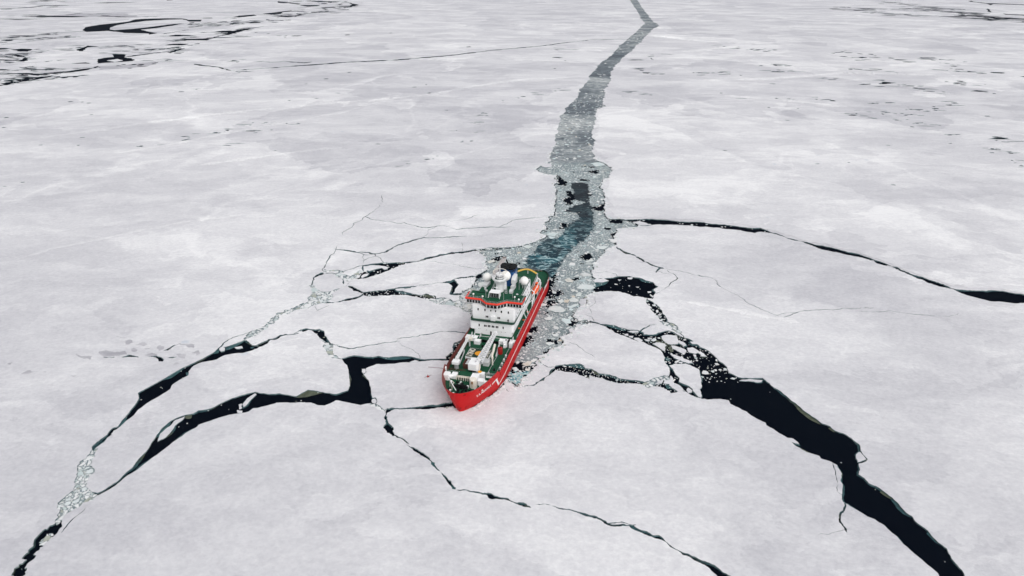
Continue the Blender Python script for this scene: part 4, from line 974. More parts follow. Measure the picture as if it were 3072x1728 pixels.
def build_sheet(name, tris, top, mats, walls=True):
    used = {}
    verts, faces, mi = [], [], []
    def vid(i):
        if i not in used:
            used[i] = len(verts); verts.append((CX[i][0], CX[i][1], top))
        return used[i]
    cnt = {}
    for i in tris:
        f = list(cf[i])
        (x0, y0), (x1, y1), (x2, y2) = CX[f[0]], CX[f[1]], CX[f[2]]
        if (x1 - x0) * (y2 - y0) - (x2 - x0) * (y1 - y0) < 0: f = f[::-1]
        faces.append([vid(j) for j in f]); mi.append(0)
        for a, b in zip(f, f[1:] + f[:1]):
            k = (min(a, b), max(a, b))
            cnt[k] = None if k in cnt else (a, b)
    if walls:
        low = {}
        for e in cnt.values():
            if e is None: continue
            a, b = e
            for j in (a, b):
                if j not in low:
                    low[j] = len(verts); verts.append((CX[j][0], CX[j][1], -0.4))
            faces.append([vid(a), low[a], low[b], vid(b)]); mi.append(1)
    return mesh_obj(name, verts, faces, mats, midx=mi)


nr = np.random.RandomState(11)
chan_line = [p_ for k_, n_, p_ in polys if k_ == 'c'][0]
# names and labels of the plates one can tell apart
PLATES = [
 ((-74, 276), 'broad pale ice plate left of the ship above the stepped dark lead'),
 ((-109, 221), 'long curved ice floe between the two dark leads at left'),
 ((-56, 334), 'long ice floe tapering from the left towards the ship stern'),
 ((33, 248), 'large angular floe right of the red bow with thin hairline cracks'),
 ((-35, 230), 'ice plate pressed against the ship bow beside the stepped lead'),
 ((51, 287), 'rounded white floe right of the ship just below the dark pond'),
 ((-44, 255), 'narrow ice strip between a thin crack and the dark lead beside the bow'),
 ((-88, 352), 'cracked triangular ice plate at upper left of the small leads'),
 ((-40, 311), 'wedge of ice floe just left of the bridge above the broken rubble'),
 ((-24, 319), 'small square ice floe touching the rubble left of the superstructure'),
 ((-701, 1263), 'pale floe almost ringed by the crescent lead far upper left'),
]
LEAD_WORDS = {'main': ('small ice floe drifting in the widest dark lead at right', 'floes in the widest right lead'),
 'fr': ('blunt triangular floe standing in the widest dark lead at right', None),
 'pond': ('small ice piece floating in the dark pond right of the stern', 'ice pieces in the dark pond'),
 'pond_tail': ('small ice piece in the narrow channel running down from the dark pond', 'ice pieces below the pond'),
 'arc1': ('lens shaped floe at the start of the long curved lead at right', None),
 'arc3': ('sliver of ice in the lead at the right edge', None),
 'l8': ('ice piece lying in the narrow lead at left of the stern', 'ice pieces left of the stern'),
 'l14': ('small round ice piece in the upper of the two left leads', 'ice pieces in the upper left lead'),
 'l15': ('ice slab drifting in the lower of the two left leads', 'ice slabs in the lower left lead'),
 'slab': ('wet pale ice slab lying among the crushed ice around the ship', 'wet slabs in the crushed ice'),
 'far1': ('pale ice piece in a dark lead far upper left', None)}
frag = []
floe_n = 0
for n, (ar, tris) in enumerate(pieces):
    if n == 0:
        o = build_sheet('sea_ice', tris, 0.45, [SNOW, EDGE]); o['kind'] = 'structure'
        continue
    c = np.average(CEN[tris], axis=0, weights=[tri_area(cf[i]) + 1e-6 for i in tris])
    keys = [polys[who[i]][1] for i in tris if best[i] == 7]
    lab = None; grp = None
    k_area = sum(tri_area(cf[i]) for i in tris if best[i] == 7)
    if k_area < 0.6 * ar: keys = []
    if keys:
        k = keys[0]
        base = k if k in LEAD_WORDS else k.rsplit('_', 1)[0]
        lab, grp = LEAD_WORDS[base]
    elif ar > 60:
        j = min(PLATES, key=lambda q: math.dist(q[0], c))
        if math.dist(j[0], c) < 0.06 * math.hypot(*c):
            lab = j[1]; PLATES.remove(j)
    if lab is None or ar < 0.8:
        frag += tris
        continue
    o = build_sheet('ice_floe', tris, rng.uniform(0.38, 0.56) if ar > 60 else rng.uniform(0.2, 0.38), [WETICE if keys and keys[0].startswith('slab') else SNOW, EDGE])
    tag(o, lab, 'ice floe', grp)
SHEETS = [t for a, t in pieces if a > 8]
wet_edge = set()
for i_ in np.nonzero((best == 2) | (best == 6))[0]:
    f_ = cf[i_]
    for a_, b_ in zip(f_, f_[1:] + f_[:1]): wet_edge.add((min(a_, b_), max(a_, b_)))
o = build_sheet('ice_fragments', frag, 0.40, [SNOW, EDGE]); o['kind'] = 'stuff'
nil = [int(i) for i in np.nonzero(best == 1)[0]]
o = build_sheet('thin_ice', nil, 0.43, [NIL], walls=False); o['kind'] = 'structure'
sl = [int(i) for i in np.nonzero((best == 4) & (CEN[:, 1] < 560))[0]]
o = build_sheet('rubble_slush', sl, 0.012, [SLUSH], walls=False); o['kind'] = 'stuff'
def clump(x, y):
    return noise.fractal(Vector((x * 0.085, y * 0.075, 5.0)), 0.8, 2.0, 5)
def clump_level(y):                       # the track opens up behind the stern and closes again further off
    return -0.62 + 0.22 * math.exp(-((y - 430.0) / 60.0) ** 2)
sl = [int(i) for i in np.nonzero((best == 5) & (CEN[:, 1] >= 560))[0]]
o = build_sheet('refrozen_track', sl, 0.012, [TRACK], walls=False); o['kind'] = 'stuff'

# wet ice shelves showing at the foot of the lead edges
n_l = 0
lv, lf, li = [], [], []
for kind, pts in LEDGES:
    q = rough_line(pts, True, 0.10)
    i0 = len(lv)
    r = delaunay_2d_cdt([Vector(p) for p in q], [(i, (i + 1) % len(q)) for i in range(len(q))], [], 1, 1e-4, False)
    lv += [(p[0], p[1], 0.03) for p in r[0]]
    for f in r[2]:
        lf.append([i0 + j for j in f]); li.append(0 if kind == 'teal' else 1)
o = mesh_obj('wet_ice_shelf', lv, lf, [LEDGE_M['teal'], LEDGE_M['olive']], midx=li); o['kind'] = 'structure'

# drifts and low ridges of fresh snow lying on the ice
dv, df = [], []
for pts in DRIFTS.values():
    q = rough_line(pts, True, 0.12)
    i0 = len(dv)
    c_ = delaunay_2d_cdt([Vector(p) for p in q], [(i, (i + 1) % len(q)) for i in range(len(q))], [], 1, 1e-4, False)
    cv2 = np.array([(p[0], p[1]) for p in c_[0]])
    dv += [(p[0], p[1], 0.60) for p in c_[0]]
    ct_ = np.array([cv2[list(f)].mean(0) for f in c_[2]])
    keep = inside(q, ct_)
    df += [tuple(i0 + j for j in f) for f, k_ in zip(c_[2], keep) if k_]
for w, pts in RIDGES:
    c = rough_line(pts, False, 0.05); n = len(c); i0 = len(dv); cur = 1.0
    for i, p_ in enumerate(c):
        a, b = c[max(i - 1, 0)], c[min(i + 1, n - 1)]
        dx, dy = b[0] - a[0], b[1] - a[1]; l = math.hypot(dx, dy) or 1.0
        cur = min(max(cur + (1 - cur) * .1 + rng.gauss(0, .25), .05), 2.0)
        k = w * cur * min(1.0, 8 * min(i, n - 1 - i) / n + 0.05) * max(0.6, math.hypot(*p_) / 700.0)
        k2 = k * rng.uniform(.3, 1.3)
        dv += [(p_[0] - dy / l * k, p_[1] + dx / l * k, 0.46), (p_[0], p_[1], 0.46 + 0.09 * k), (p_[0] + dy / l * k2, p_[1] - dx / l * k2, 0.46)]
    df += [(i0 + 3 * i + k, i0 + 3 * i + k + 1, i0 + 3 * i + k + 4, i0 + 3 * i + k + 3) for i in range(n - 1) for k in (0, 1)]
o = mesh_obj('snow_drifts', dv, df, DRIFT); o['kind'] = 'structure'

# drowned foot of the ice edge, seen through the top of the water
fv, ff = [], []
for tris in SHEETS:
    cnt = {}
    for i in tris:
        if CEN[i][1] > 440 and len(tris) < 500: continue
        f = list(cf[i])
        (x0, y0), (x1, y1), (x2, y2) = CX[f[0]], CX[f[1]], CX[f[2]]
        if (x1 - x0) * (y2 - y0) - (x2 - x0) * (y1 - y0) < 0: f = f[::-1]
        for a, b in zip(f, f[1:] + f[:1]):
            k = (min(a, b), max(a, b)); cnt[k] = None if k in cnt else (a, b)
    nrm = {}
    es = [e for k_, e in cnt.items() if e and k_ in wet_edge and CX[e[0]][1] < 440 and math.dist(CX[e[0]], CX[e[1]]) < 30]
    for a, b in es:
        d = CX[b] - CX[a]; l = math.hypot(*d) or 1.0
        for j in (a, b):
            q = nrm.setdefault(j, [0.0, 0.0]); q[0] += d[1] / l; q[1] -= d[0] / l
    vid = {}
    for j, q in nrm.items():
        l = math.hypot(*q) or 1.0
        x, y = CX[j]
        w_ = max(0.0, 0.18 + 1.5 * noise.noise(Vector((x * .11, y * .11, 2.0)))) + 0.15 * rng.random()
        vid[j] = len(fv)
        z = 0.015 + 0.012 * rng.random()
        fv += [(x, y, z), (x + q[0] / l * w_, y + q[1] / l * w_, z)]
    ff += [(vid[a], vid[a] + 1, vid[b] + 1, vid[b]) for a, b in es]
o = mesh_obj('drowned_ice_foot', fv, ff, SHELF); o['kind'] = 'stuff'

# ---------------------------------------------------------------- churned water behind the propellers
def ripple_sheet(name, poly, cell, z0, amp, mat):
    P0 = np.asarray(poly); lo, hi = P0.min(0), P0.max(0)
    nx, ny = int((hi[0] - lo[0]) / cell) + 2, int((hi[1] - lo[1]) / cell) + 2
    gx, gy = np.meshgrid(lo[0] + cell * np.arange(nx), lo[1] + cell * np.arange(ny))
    q = np.stack([gx.ravel(), gy.ravel()], 1)
    wob = np.array([[noise.noise(Vector((a * .5, b * .5, 3))) for a, b in q], [noise.noise(Vector((a * .5, b * .5, 9))) for a, b in q]]).T
    ins = inside(poly, q + wob * 2.2).reshape(ny, nx)
    idx = np.full((ny, nx), -1); verts, faces = [], []
    for j in range(ny - 1):
        for i in range(nx - 1):
            if ins[j, i] and ins[j + 1, i] and ins[j, i + 1] and ins[j + 1, i + 1]:
                f = []
                for (jj, ii) in ((j, i), (j, i + 1), (j + 1, i + 1), (j + 1, i)):
                    if idx[jj, ii] < 0:
                        x, y = gx[jj, ii], gy[jj, ii]
                        h = noise.fractal(Vector((x * .25, y * .25, 1.0)), 1.0, 2.0, 4)
                        idx[jj, ii] = len(verts)
                        verts.append((x, y, z0 + amp * (0.5 + 0.5 * h)))
                    f.append(int(idx[jj, ii]))
                faces.append(f)
    o = mesh_obj(name, verts, faces, mat, smooth=True)
    o['kind'] = 'structure'
    return o
def slush_sheet():
    cell = 0.9
    lo, hi = np.array([-45.0, 200.0]), np.array([85.0, 566.0])
    nx, ny = int((hi[0] - lo[0]) / cell), int((hi[1] - lo[1]) / cell)
    gx, gy = np.meshgrid(lo[0] + cell * np.arange(nx), lo[1] + cell * np.arange(ny))
    gx = gx + nr.uniform(-.3, .3, gx.shape); gy = gy + nr.uniform(-.3, .3, gy.shape)
    q = np.stack([gx.ravel(), gy.ravel()], 1)
    m = inside(chan_line, q)
    wq = q.copy()
    for i in np.nonzero(m)[0]:
        a, b = q[i]
        wq[i] += (2.0 * noise.noise(Vector((a * .35, b * .35, 1))), 2.0 * noise.noise(Vector((a * .35, b * .35, 7))))
    for k_, v in OPEN.items():
        if k_ != 'wake': m[m] &= ~inside(v, wq[m])
    for i in np.nonzero(m)[0]:
        if clump(*q[i]) < clump_level(q[i][1]): m[i] = False
    m = m.reshape(ny, nx)
    idx = np.full((ny, nx), -1); verts, faces = [], []
    for j in range(ny - 1):
        for i in range(nx - 1):
            if m[j, i] and m[j + 1, i] and m[j, i + 1] and m[j + 1, i + 1]:
                f = []
                for (jj, ii) in ((j, i), (j, i + 1), (j + 1, i + 1), (j + 1, i)):
                    if idx[jj, ii] < 0:
                        idx[jj, ii] = len(verts); verts.append((gx[jj, ii], gy[jj, ii], 0.012 + 0.03 * nr.random_sample()))
                    f.append(int(idx[jj, ii]))
                faces.append(f)
    mesh_obj('slush', verts, faces, SLUSH)['kind'] = 'stuff'
slush_sheet()
ripple_sheet('propeller_wash', OPEN['wake'], 0.7, 0.02, 0.28, WAKE)
ripple_sheet('aerated_water', OPEN['bow_pool'], 0.5, 0.02, 0.12, POOL)

# ---------------------------------------------------------------- broken ice in the ship's track and the rubble fields
hull_out = [ship_pt(*q) for q in ((1, 0), (-5, 4.2), (-14, 8.6), (-22, 10.6), (-34, 11.3), (-121.5, 10.8), (-121.5, -10.8), (-34, -11.3), (-22, -10.6), (-14, -8.6), (-5, -4.2))]

def pack(poly, classes, cell, holes=(), ylim=(-1e9, 1e9), overlap=0.9, thin=None):
    P0 = np.asarray(poly); lo, hi = P0.min(0), P0.max(0)
    lo = np.array([lo[0], max(lo[1], ylim[0])]); hi = np.array([hi[0], min(hi[1], ylim[1])])
    if (hi <= lo).any(): return []
    W_, H_ = int((hi[0] - lo[0]) / cell) + 2, int((hi[1] - lo[1]) / cell) + 2
    occ = np.zeros((H_, W_), bool)
    out = []
    for r, tries in classes:
        q = np.stack([nr.uniform(lo[0], hi[0], tries), nr.uniform(lo[1], hi[1], tries)], 1)
        m = inside(poly, q)
        qj = q + nr.normal(0, 0.7, q.shape)
        for h in holes: m[m] &= ~inside(h, qj[m] if len(h) > 3 and h is not hull_out else q[m])
        k = int(r * overlap / cell)
        yy, xx = np.mgrid[-k:k + 1, -k:k + 1]
        disc = (xx ** 2 + yy ** 2) <= k * k + 1
        for x, y in q[m]:
            i, j = int((x - lo[0]) / cell), int((y - lo[1]) / cell)
            if i < k or j < k or i + k + 1 > W_ or j + k + 1 > H_: continue
            s = occ[j - k:j + k + 1, i - k:i + k + 1]
            if (s & disc).any(): continue
            if thin is not None:
                if clump(x, y) < clump_level(y) + thin + rng.gauss(0, 0.06): continue
            s |= disc
            out.append((x, y, r * rng.uniform(0.8, 1.12)))
    return out
open_polys = [v for k, v in OPEN.items()]
isl = [v for k, v in ISLES.items()]
slabs = [v for k, v in ISLES.items() if k.startswith('slab')]
blocks = []
blocks += pack(chan, [(4.2, 90), (3.0, 260), (2.1, 900), (1.4, 3500), (0.95, 12000), (0.65, 40000), (0.45, 80000), (0.32, 60000)], 0.2, open_polys + slabs + [hull_out], (190, 400), 0.78, 0.0)
blocks += pack(chan, [(2.8, 60), (1.9, 500), (1.3, 3000), (0.9, 14000), (0.65, 30000), (0.5, 30000)], 0.25, open_polys + slabs, (400, 560), 0.8, 0.0)
blocks += pack(chan, [(3.2, 100), (2.1, 900), (1.3, 7000)], 0.4, open_polys, (560, 900), 0.85, 0.06)
blocks += pack(chan, [(4.2, 250), (2.8, 2500)], 0.8, (), (900, 2600), 0.9, 0.15)
for k in ('wake',):       # loose bits adrift in the wash
    blocks += pack(OPEN[k], [(1.1, 10), (0.7, 40), (0.4, 160)], 0.3, [hull_out])
blocks += pack(OPEN['bow_pool'], [(1.0, 10), (0.6, 40), (0.4, 120)], 0.2, [hull_out])
for k in ('d1', 'd2', 'd3', 'd4'):
    blocks += pack(OPEN[k], [(0.8, 3), (0.4, 14)], 0.25, [hull_out] + slabs)
white = []
for k, v in RUBBLE.items():
    near_ = v[0][1] < 200
    white += pack(v, [(1.3, 60), (0.8, 500), (0.5, 2500), (0.3, 8000), (0.2, 9000)] if near_ else [(2.2, 40), (1.4, 300), (0.9, 2000), (0.6, 6000), (0.4, 9000)], 0.12 if near_ else 0.2, [hull_out] + slabs, overlap=0.8, thin=-0.05)
for w, v in RUBBLE_LINES:
    white += pack(strip(v, w * 1.1, 0.05, False), [(1.3, 400), (0.8, 2500), (0.5, 6000)], 0.2, overlap=0.85)
for k, cl in (('main', [(0.5, 4), (0.22, 50)]), ('mid_lead', [(0.9, 10), (0.5, 80), (0.28, 700)]), ('pond', [(0.9, 3), (0.5, 8), (0.3, 25)]),
              ('pond_tail', [(0.9, 20), (0.5, 60)]), ('l8', [(1.2, 20), (0.6, 100)]), ('l9', [(0.6, 60), (0.35, 120)]), ('l13', [(0.6, 30)]),
              ('l15', [(0.5, 12), (0.25, 120)]), ('l14', [(0.4, 10), (0.25, 40)]), ('arc1', [(0.9, 20), (0.5, 60)]), ('starboard', [(0.9, 20), (0.5, 40)])):
    white += pack(LEADS[k], cl, 0.25, isl + [hull_out])
# thicker litter in the broken corner of the main lead
corner = [p for p in LEADS['main'] if p[1] > 215 and p[0] < 95]
white += pack(LEADS['main'], [(1.8, 12), (1.1, 40), (0.7, 110), (0.35, 500), (0.22, 700)], 0.2, isl, (228, 400))

def block_geo(x, y, r):
    n = rng.choice((4, 4, 5, 5, 6, 7))
    a0 = rng.random() * 6.283
    asp, th = rng.uniform(0.45, 1.0), rng.uniform(0, 3.1416)
    ct, st = math.cos(th), math.sin(th)
    h = rng.uniform(0.05, 0.20) + 0.14 * r * rng.random()
    tx, ty = rng.gauss(0, 0.09), rng.gauss(0, 0.09)
    ring = []
    for i in range(n):
        a = a0 + 6.283 * (i + rng.uniform(-.36, .36)) / n
        rr = r * rng.uniform(0.7, 1.25)
        u, v = rr * math.cos(a), rr * math.sin(a) * asp
        ring.append((u * ct - v * st, u * st + v * ct))
    vs = [(x + u, y + v, -0.08) for u, v in ring]
    vs += [(x + u * .98, y + v * .98, max(0.03, h * .8 + u * tx + v * ty)) for u, v in ring]
    vs += [(x + u * .88, y + v * .88, max(0.035, h + u * tx + v * ty)) for u, v in ring]
    fs = []
    for k in (0, n):
        fs += [(k + i, k + (i + 1) % n, k + n + (i + 1) % n, k + n + i) for i in range(n)]
    fs.append(tuple(range(2 * n, 3 * n)))
    return vs, fs

# bits of broken snow crust thrown up on the ice beside the track and the bow
crust = []
bank = [p_ for p_ in chan_line if p_[1] < 600]
for p_ in bank:
    for _ in range(3):
        x, y = p_[0] + rng.gauss(0, 1.6), p_[1] + rng.gauss(0, 1.8)
        crust.append((x, y, abs(rng.gauss(0, .35)) + .15))
for side in (1, -1):
    for _ in range(260):
        t_ = rng.random() ** 1.3
        x = -1.0 - 26 * t_
        y = side * (1.6 + 9.6 * min(1, (-x / 20.0)) ** 0.75 + abs(rng.gauss(0, 1.1)))
        crust.append((*ship_pt(x, y), abs(rng.gauss(0, .28)) + .12))
cq = np.array([(c_[0], c_[1]) for c_ in crust])
on_ice = ~inside(chan_line, cq) & ~inside(hull_out, cq)
for v in LEADS.values():
    P0 = np.asarray(v)
    if P0[:, 1].min() < 620: on_ice &= ~inside(v, cq)
av, af = [], []
for c_, k_ in zip(crust, on_ice):
    if not k_: continue
    vs, fs = block_geo(*c_)
    k = len(av)
    av += [(v[0], v[1], v[2] + 0.44) for v in vs]; af += [tuple(k + i for i in f) for f in fs]
o = mesh_obj('snow_crust_bits', av, af, BRASHW); o['kind'] = 'stuff'

def near_size(b): return -b[2] / math.sqrt(b[0] ** 2 + b[1] ** 2 + CAM_H ** 2)
both = [(b, 0) for b in blocks] + [(b, 1) for b in white]
both.sort(key=lambda q: near_size(q[0]))
pick = set(id(q[0]) for q in [q for q in both if 150 < q[0][1] < 420 and (q[1] == 1 or q[0][2] >= 1.05)][:300])
WORDS = (('angular wet ice block afloat in the crushed ice around the ship', 'wet ice blocks around the ship'),
         ('snow topped ice block afloat in the rubble of a lead', 'snow topped blocks in the leads'))
for kind, mat in ((0, BRASH), (1, BRASHW), (2, BRASHF)):
    av, af = [], []
    for b, k_ in both:
        if (2 if k_ == 0 and b[2] < 1.05 and b[1] < 900 else k_) != kind: continue
        vs, fs = block_geo(*b)
        if id(b) in pick and kind < 2:
            o = mesh_obj('ice_block', [(v[0] - b[0], v[1] - b[1], v[2]) for v in vs], fs, mat)
            o.location = (b[0], b[1], 0)
            tag(o, WORDS[kind][0], 'ice block', WORDS[kind][1])
        else:
            k = len(av)
            av += vs
            af += [tuple(k + i for i in f) for f in fs]
    o = mesh_obj(('broken_ice', 'ice_rubble', 'crushed_ice')[kind], av, af, mat); o['kind'] = 'stuff'

# ================================================================ the ship
def m_paint(name, c, rough=0.4, spec=0.45, dirt=0.12, dirt_c=(0.35, 0.30, 0.25), scale=0.9, coat=0.0, streak=True):
    t = NT(name)
    co = t.n('TexCoord').outputs['Object']
    n = t.noise(t.mapping(co, (1, 1, 0.25 if streak else 1)), scale, 6, 0.7, 0.4)
    col = t.mix(t.rng(n, 0.48, 0.78, 0.0, dirt), c, dirt_c)
    n2 = t.noise(co, scale * 0.25, 3, 0.5)
    col = t.mix(t.rng(n2, 0.3, 0.7, 0.0, 0.10), col, tuple(min(1, q * 0.75) for q in c))
    return t.bsdf(col, t.rng(n, 0.2, 0.8, rough * 0.8, min(1, rough * 1.3)), spec, coat=coat)

def m_hull():
    t = NT('hull_red'); co = t.n('TexCoord').outputs['Object']
    z = t.n('SeparateXYZ', {0: co}).outputs[2]
    n1 = t.noise(t.mapping(co, (1, 1, 0.2)), 0.5, 7, 0.7, 0.4)
    n2 = t.noise(t.mapping(co, (0.25, 1, 1.6)), 1.3, 6, 0.75, 0.2)
    col = t.mix(t.rng(n1, 0.45, 0.75, 0.0, 0.22), (0.55, 0.003, 0.005), (0.42, 0.025, 0.025))
    scrape = t.math('MULTIPLY', t.rng(n2, 0.52, 0.62), t.rng(z, 3.6, 0.4, 0.0, 0.75))       # ice-worn belt at the waterline
    col = t.mix(scrape, col, (0.36, 0.10, 0.09))
    streak = t.math('MULTIPLY', t.rng(t.noise(t.mapping(co, (1.2, 1.2, 0.06)), 1.0, 4, 0.7), 0.60, 0.72), 0.35)
    col = t.mix(streak, col, (0.30, 0.035, 0.025))
    br = t.n('TexBrick', {'Vector': t.mapping(t.n('CombineXYZ', {0: t.n('SeparateXYZ', {0: co}).outputs[0], 1: z}).outputs[0], (0.12, 0.42, 1)), 'Scale': 1.0, 'Mortar Size': 0.012})
    return t.bsdf(col, t.rng(n1, 0.2, 0.8, 0.4, 0.55), 0.14, t.bump(br.outputs['Fac'], 0.35, 0.05))
RED = m_hull()
GREEN = m_paint('deck_green', (0.008, 0.066, 0.032), 0.6, 0.18, 0.25, (0.03, 0.10, 0.07), 1.2, streak=False)
WHITE = m_paint('white_paint', (0.86, 0.865, 0.87), 0.4, 0.4, 0.10, (0.50, 0.40, 0.30), 0.5)
CREAM = m_paint('cream_paint', (0.76, 0.72, 0.64), 0.45, 0.4, 0.30, (0.45, 0.27, 0.14), 0.9)
GREY = m_paint('grey_metal', (0.42, 0.43, 0.44), 0.5, 0.4, 0.35, (0.25, 0.22, 0.20), 1.2)
LGREY = m_paint('pale_grey', (0.60, 0.61, 0.62), 0.5, 0.4, 0.25, (0.40, 0.38, 0.36), 1.2)
BLACK = m_paint('black_metal', (0.005, 0.0055, 0.0065), 0.6, 0.12, 0.2, (0.03, 0.025, 0.02), 1.5)
GLASS = m_paint('dark_glass', (0.008, 0.010, 0.013), 0.08, 0.5, 0.0, (0.02, 0.02, 0.02))
BLUE = m_paint('funnel_blue', (0.012, 0.075, 0.235), 0.35, 0.45, 0.12, (0.04, 0.08, 0.15))
ORANGE = m_paint('lifeboat_orange', (0.85, 0.115, 0.018), 0.35, 0.45, 0.10, (0.6, 0.2, 0.1))
BAND = m_paint('band_red', (0.72, 0.035, 0.015), 0.4, 0.4, 0.10, (0.5, 0.1, 0.05))
YELLOW = m_paint('yellow_paint', (0.80, 0.50, 0.10), 0.45, 0.4, 0.15, (0.5, 0.3, 0.08))
ORANGE2 = m_paint('marking_orange', (0.80, 0.34, 0.02), 0.5, 0.3, 0.15, (0.5, 0.25, 0.05))
RUST = m_paint('rusty_brown', (0.11, 0.045, 0.035), 0.7, 0.2, 0.4, (0.20, 0.10, 0.06), 1.5)
DKRED = m_paint('dark_red', (0.33, 0.008, 0.008), 0.45, 0.4, 0.2, (0.2, 0.04, 0.03))
DOME = m_paint('radome', (0.86, 0.85, 0.82), 0.45, 0.3, 0.05, (0.6, 0.55, 0.5), 0.3)
PAINTW = m_paint('white_marking', (0.84, 0.83, 0.82), 0.45, 0.4, 0.06, (0.6, 0.4, 0.38), 0.8)

class MB:
    def __init__(s): s.v, s.f = [], []
    def add(s, v, f):
        k = len(s.v); s.v += [tuple(q) for q in v]; s.f += [tuple(k + i for i in g) for g in f]; return s
    def box(s, x0, x1, y0, y1, z0, z1):
        v = [(x, y, z) for z in (z0, z1) for x, y in ((x0, y0), (x1, y0), (x1, y1), (x0, y1))]
        return s.add(v, [(3, 2, 1, 0), (4, 5, 6, 7), (0, 1, 5, 4), (1, 2, 6, 5), (2, 3, 7, 6), (3, 0, 4, 7)])
    def bbox(s, x0, x1, y0, y1, z0, z1, r=0.15):
        """box with chamfered upright corners and top edge"""
        p = [(x0 + r, y0), (x1 - r, y0), (x1, y0 + r), (x1, y1 - r), (x1 - r, y1), (x0 + r, y1), (x0, y1 - r), (x0, y0 + r)]
        cx, cy = (x0 + x1) / 2, (y0 + y1) / 2
        kx, ky = 1 - r / max(0.01, (x1 - x0)), 1 - r / max(0.01, (y1 - y0))
        v = [(x, y, z0) for x, y in p] + [(x, y, z1 - r * .6) for x, y in p] + [(cx + (x - cx) * kx, cy + (y - cy) * ky, z1) for x, y in p]
        f = [(k + i, k + (i + 1) % 8, k + 8 + (i + 1) % 8, k + 8 + i) for k in (0, 8) for i in range(8)] + [tuple(range(16, 24))]
        return s.add(v, f)
    def prism(s, pts, z0, z1):
        n = len(pts)
        z1 = z1 if isinstance(z1, (list, tuple)) else [z1] * n
        v = [(x, y, z0) for x, y in pts] + [(x, y, z) for (x, y), z in zip(pts, z1)]
        return s.add(v, [tuple(range(n))[::-1], tuple(range(n, 2 * n))] + [(i, (i + 1) % n, n + (i + 1) % n, n + i) for i in range(n)])
    def tube(s, p, q, r, n=6, r2=None):
        p, q = Vector(p), Vector(q); d = (q - p)
        if d.length < 1e-6: return s
        a = d.normalized().orthogonal().normalized(); b = d.normalized().cross(a)
        r2 = r if r2 is None else r2
        v = [c + (a * math.cos(6.2832 * i / n) + b * math.sin(6.2832 * i / n)) * rr for c, rr in ((p, r), (q, r2)) for i in range(n)]
        return s.add(v, [(i, (i + 1) % n, n + (i + 1) % n, n + i) for i in range(n)] + [tuple(range(n))[::-1], tuple(range(n, 2 * n))])
    def path(s, pts, r, n=6):
        for a, b in zip(pts, pts[1:]): s.tube(a, b, r, n)
        return s
    def lathe(s, prof, c=(0, 0, 0), n=20):
        v = [(c[0] + r * math.cos(6.2832 * i / n), c[1] + r * math.sin(6.2832 * i / n), c[2] + z) for r, z in prof for i in range(n)]
        m = len(prof)
        f = [(k * n + i, k * n + (i + 1) % n, (k + 1) * n + (i + 1) % n, (k + 1) * n + i) for k in range(m - 1) for i in range(n)]
        f += [tuple(range(n))[::-1], tuple(range((m - 1) * n, m * n))]
        return s.add(v, f)
    def rail(s, pts, h=1.05, step=1.6, r=0.035):
        for a, b in zip(pts, pts[1:]):
            a, b = Vector(a), Vector(b); L = (b - a).length; m = max(1, int(L / step))
            for i in range(m + 1):
                p = a + (b - a) * i / m; s.tube(p, p + Vector((0, 0, h)), r, 4)
            for k in (1.0, 0.55): s.tube(a + Vector((0, 0, h * k)), b + Vector((0, 0, h * k)), r, 4)
        return s
    def build(s, name, mat, parent=None, smooth=False):
        return mesh_obj(name, s.v, s.f, mat, parent, smooth=smooth)

def empty(name, loc, rz=0.0, parent=None):
    o = bpy.data.objects.new(name, None); o.empty_display_size = 1.0
    link(o, parent); o.location = loc; o.rotation_euler = (0, 0, rz)
    return o
HEAD = R(-104)
ship = empty('icebreaker_ship', SHIP_O, HEAD)
tag(ship, 'red hulled icebreaker with white superstructure and green decks breaking through the ice', 'ship')

def on_ship(name, label, cat, loc, group=None):
    """a thing of its own standing on the ship"""
    q = SHIP_O + FWD * loc[0] + PORT * loc[1] + Vector((0, 0, loc[2]))
    o = empty(name, q, HEAD)
    return tag(o, label, cat, group)

# ---- hull form
T0 = [(0, 0), (0.6, 1.0), (2.3, 2.4), (5.0, 3.9), (7.7, 5.3), (13.5, 8.0), (18.4, 9.7), (26, 10.7), (34, 11.0), (200, 11.0)]
T1 = [(0, 0), (0.12, 1.2), (0.6, 2.6), (1.7, 4.1), (2.9, 5.3), (5.3, 6.8), (8.9, 8.4), (12.7, 9.5), (16.9, 10.4), (21, 10.9), (28, 11.0), (200, 11.0)]
def lerp_tab(t, d):
    if d <= t[0][0]: return t[0][1]
    for (a, b), (c, e) in zip(t, t[1:]):
        if d <= c: return b + (e - b) * (d - a) / (c - a)
    return t[-1][1]
def stem_x(z):
    return 4.2 * max(-0.2, min(1.0, z / 11.0)) ** 1 if z > 0 else 0.9 * z
def hb(x, z):
    """half breadth of the hull"""
    d = stem_x(z) - x
    k = max(0.0, min(1.0, z / 11.0)) ** 0.9
    b = lerp_tab(T0, d) * (1 - k) + lerp_tab(T1, d) * k
    if x < -100: b *= 1 - 0.08 * ((-100 - x) / 21.0) ** 2
    if x < -113: b -= 5.0 * (1 - max(0.0, 1 - ((-113 - x) / 8.01) ** 2) ** 0.5)
    if z < 0: b *= 1 + 0.04 * z
    return b
def sheer(x):
    if x > -14.6: return 10.6 + 0.5 * max(0, (x + 14.6) / 18.8)
    if x > -15.8: return 10.6 - 1.7 * (-14.6 - x) / 1.2
    if x > -95.5: return 8.9
    if x > -97.0: return 8.9 - 2.4 * (-95.5 - x) / 1.5
    return 6.5
def deck_z(x):
    return 7.6 if x > -15 else (6.8 if x > -40.5 else (8.2 if x > -96 else 5.9))
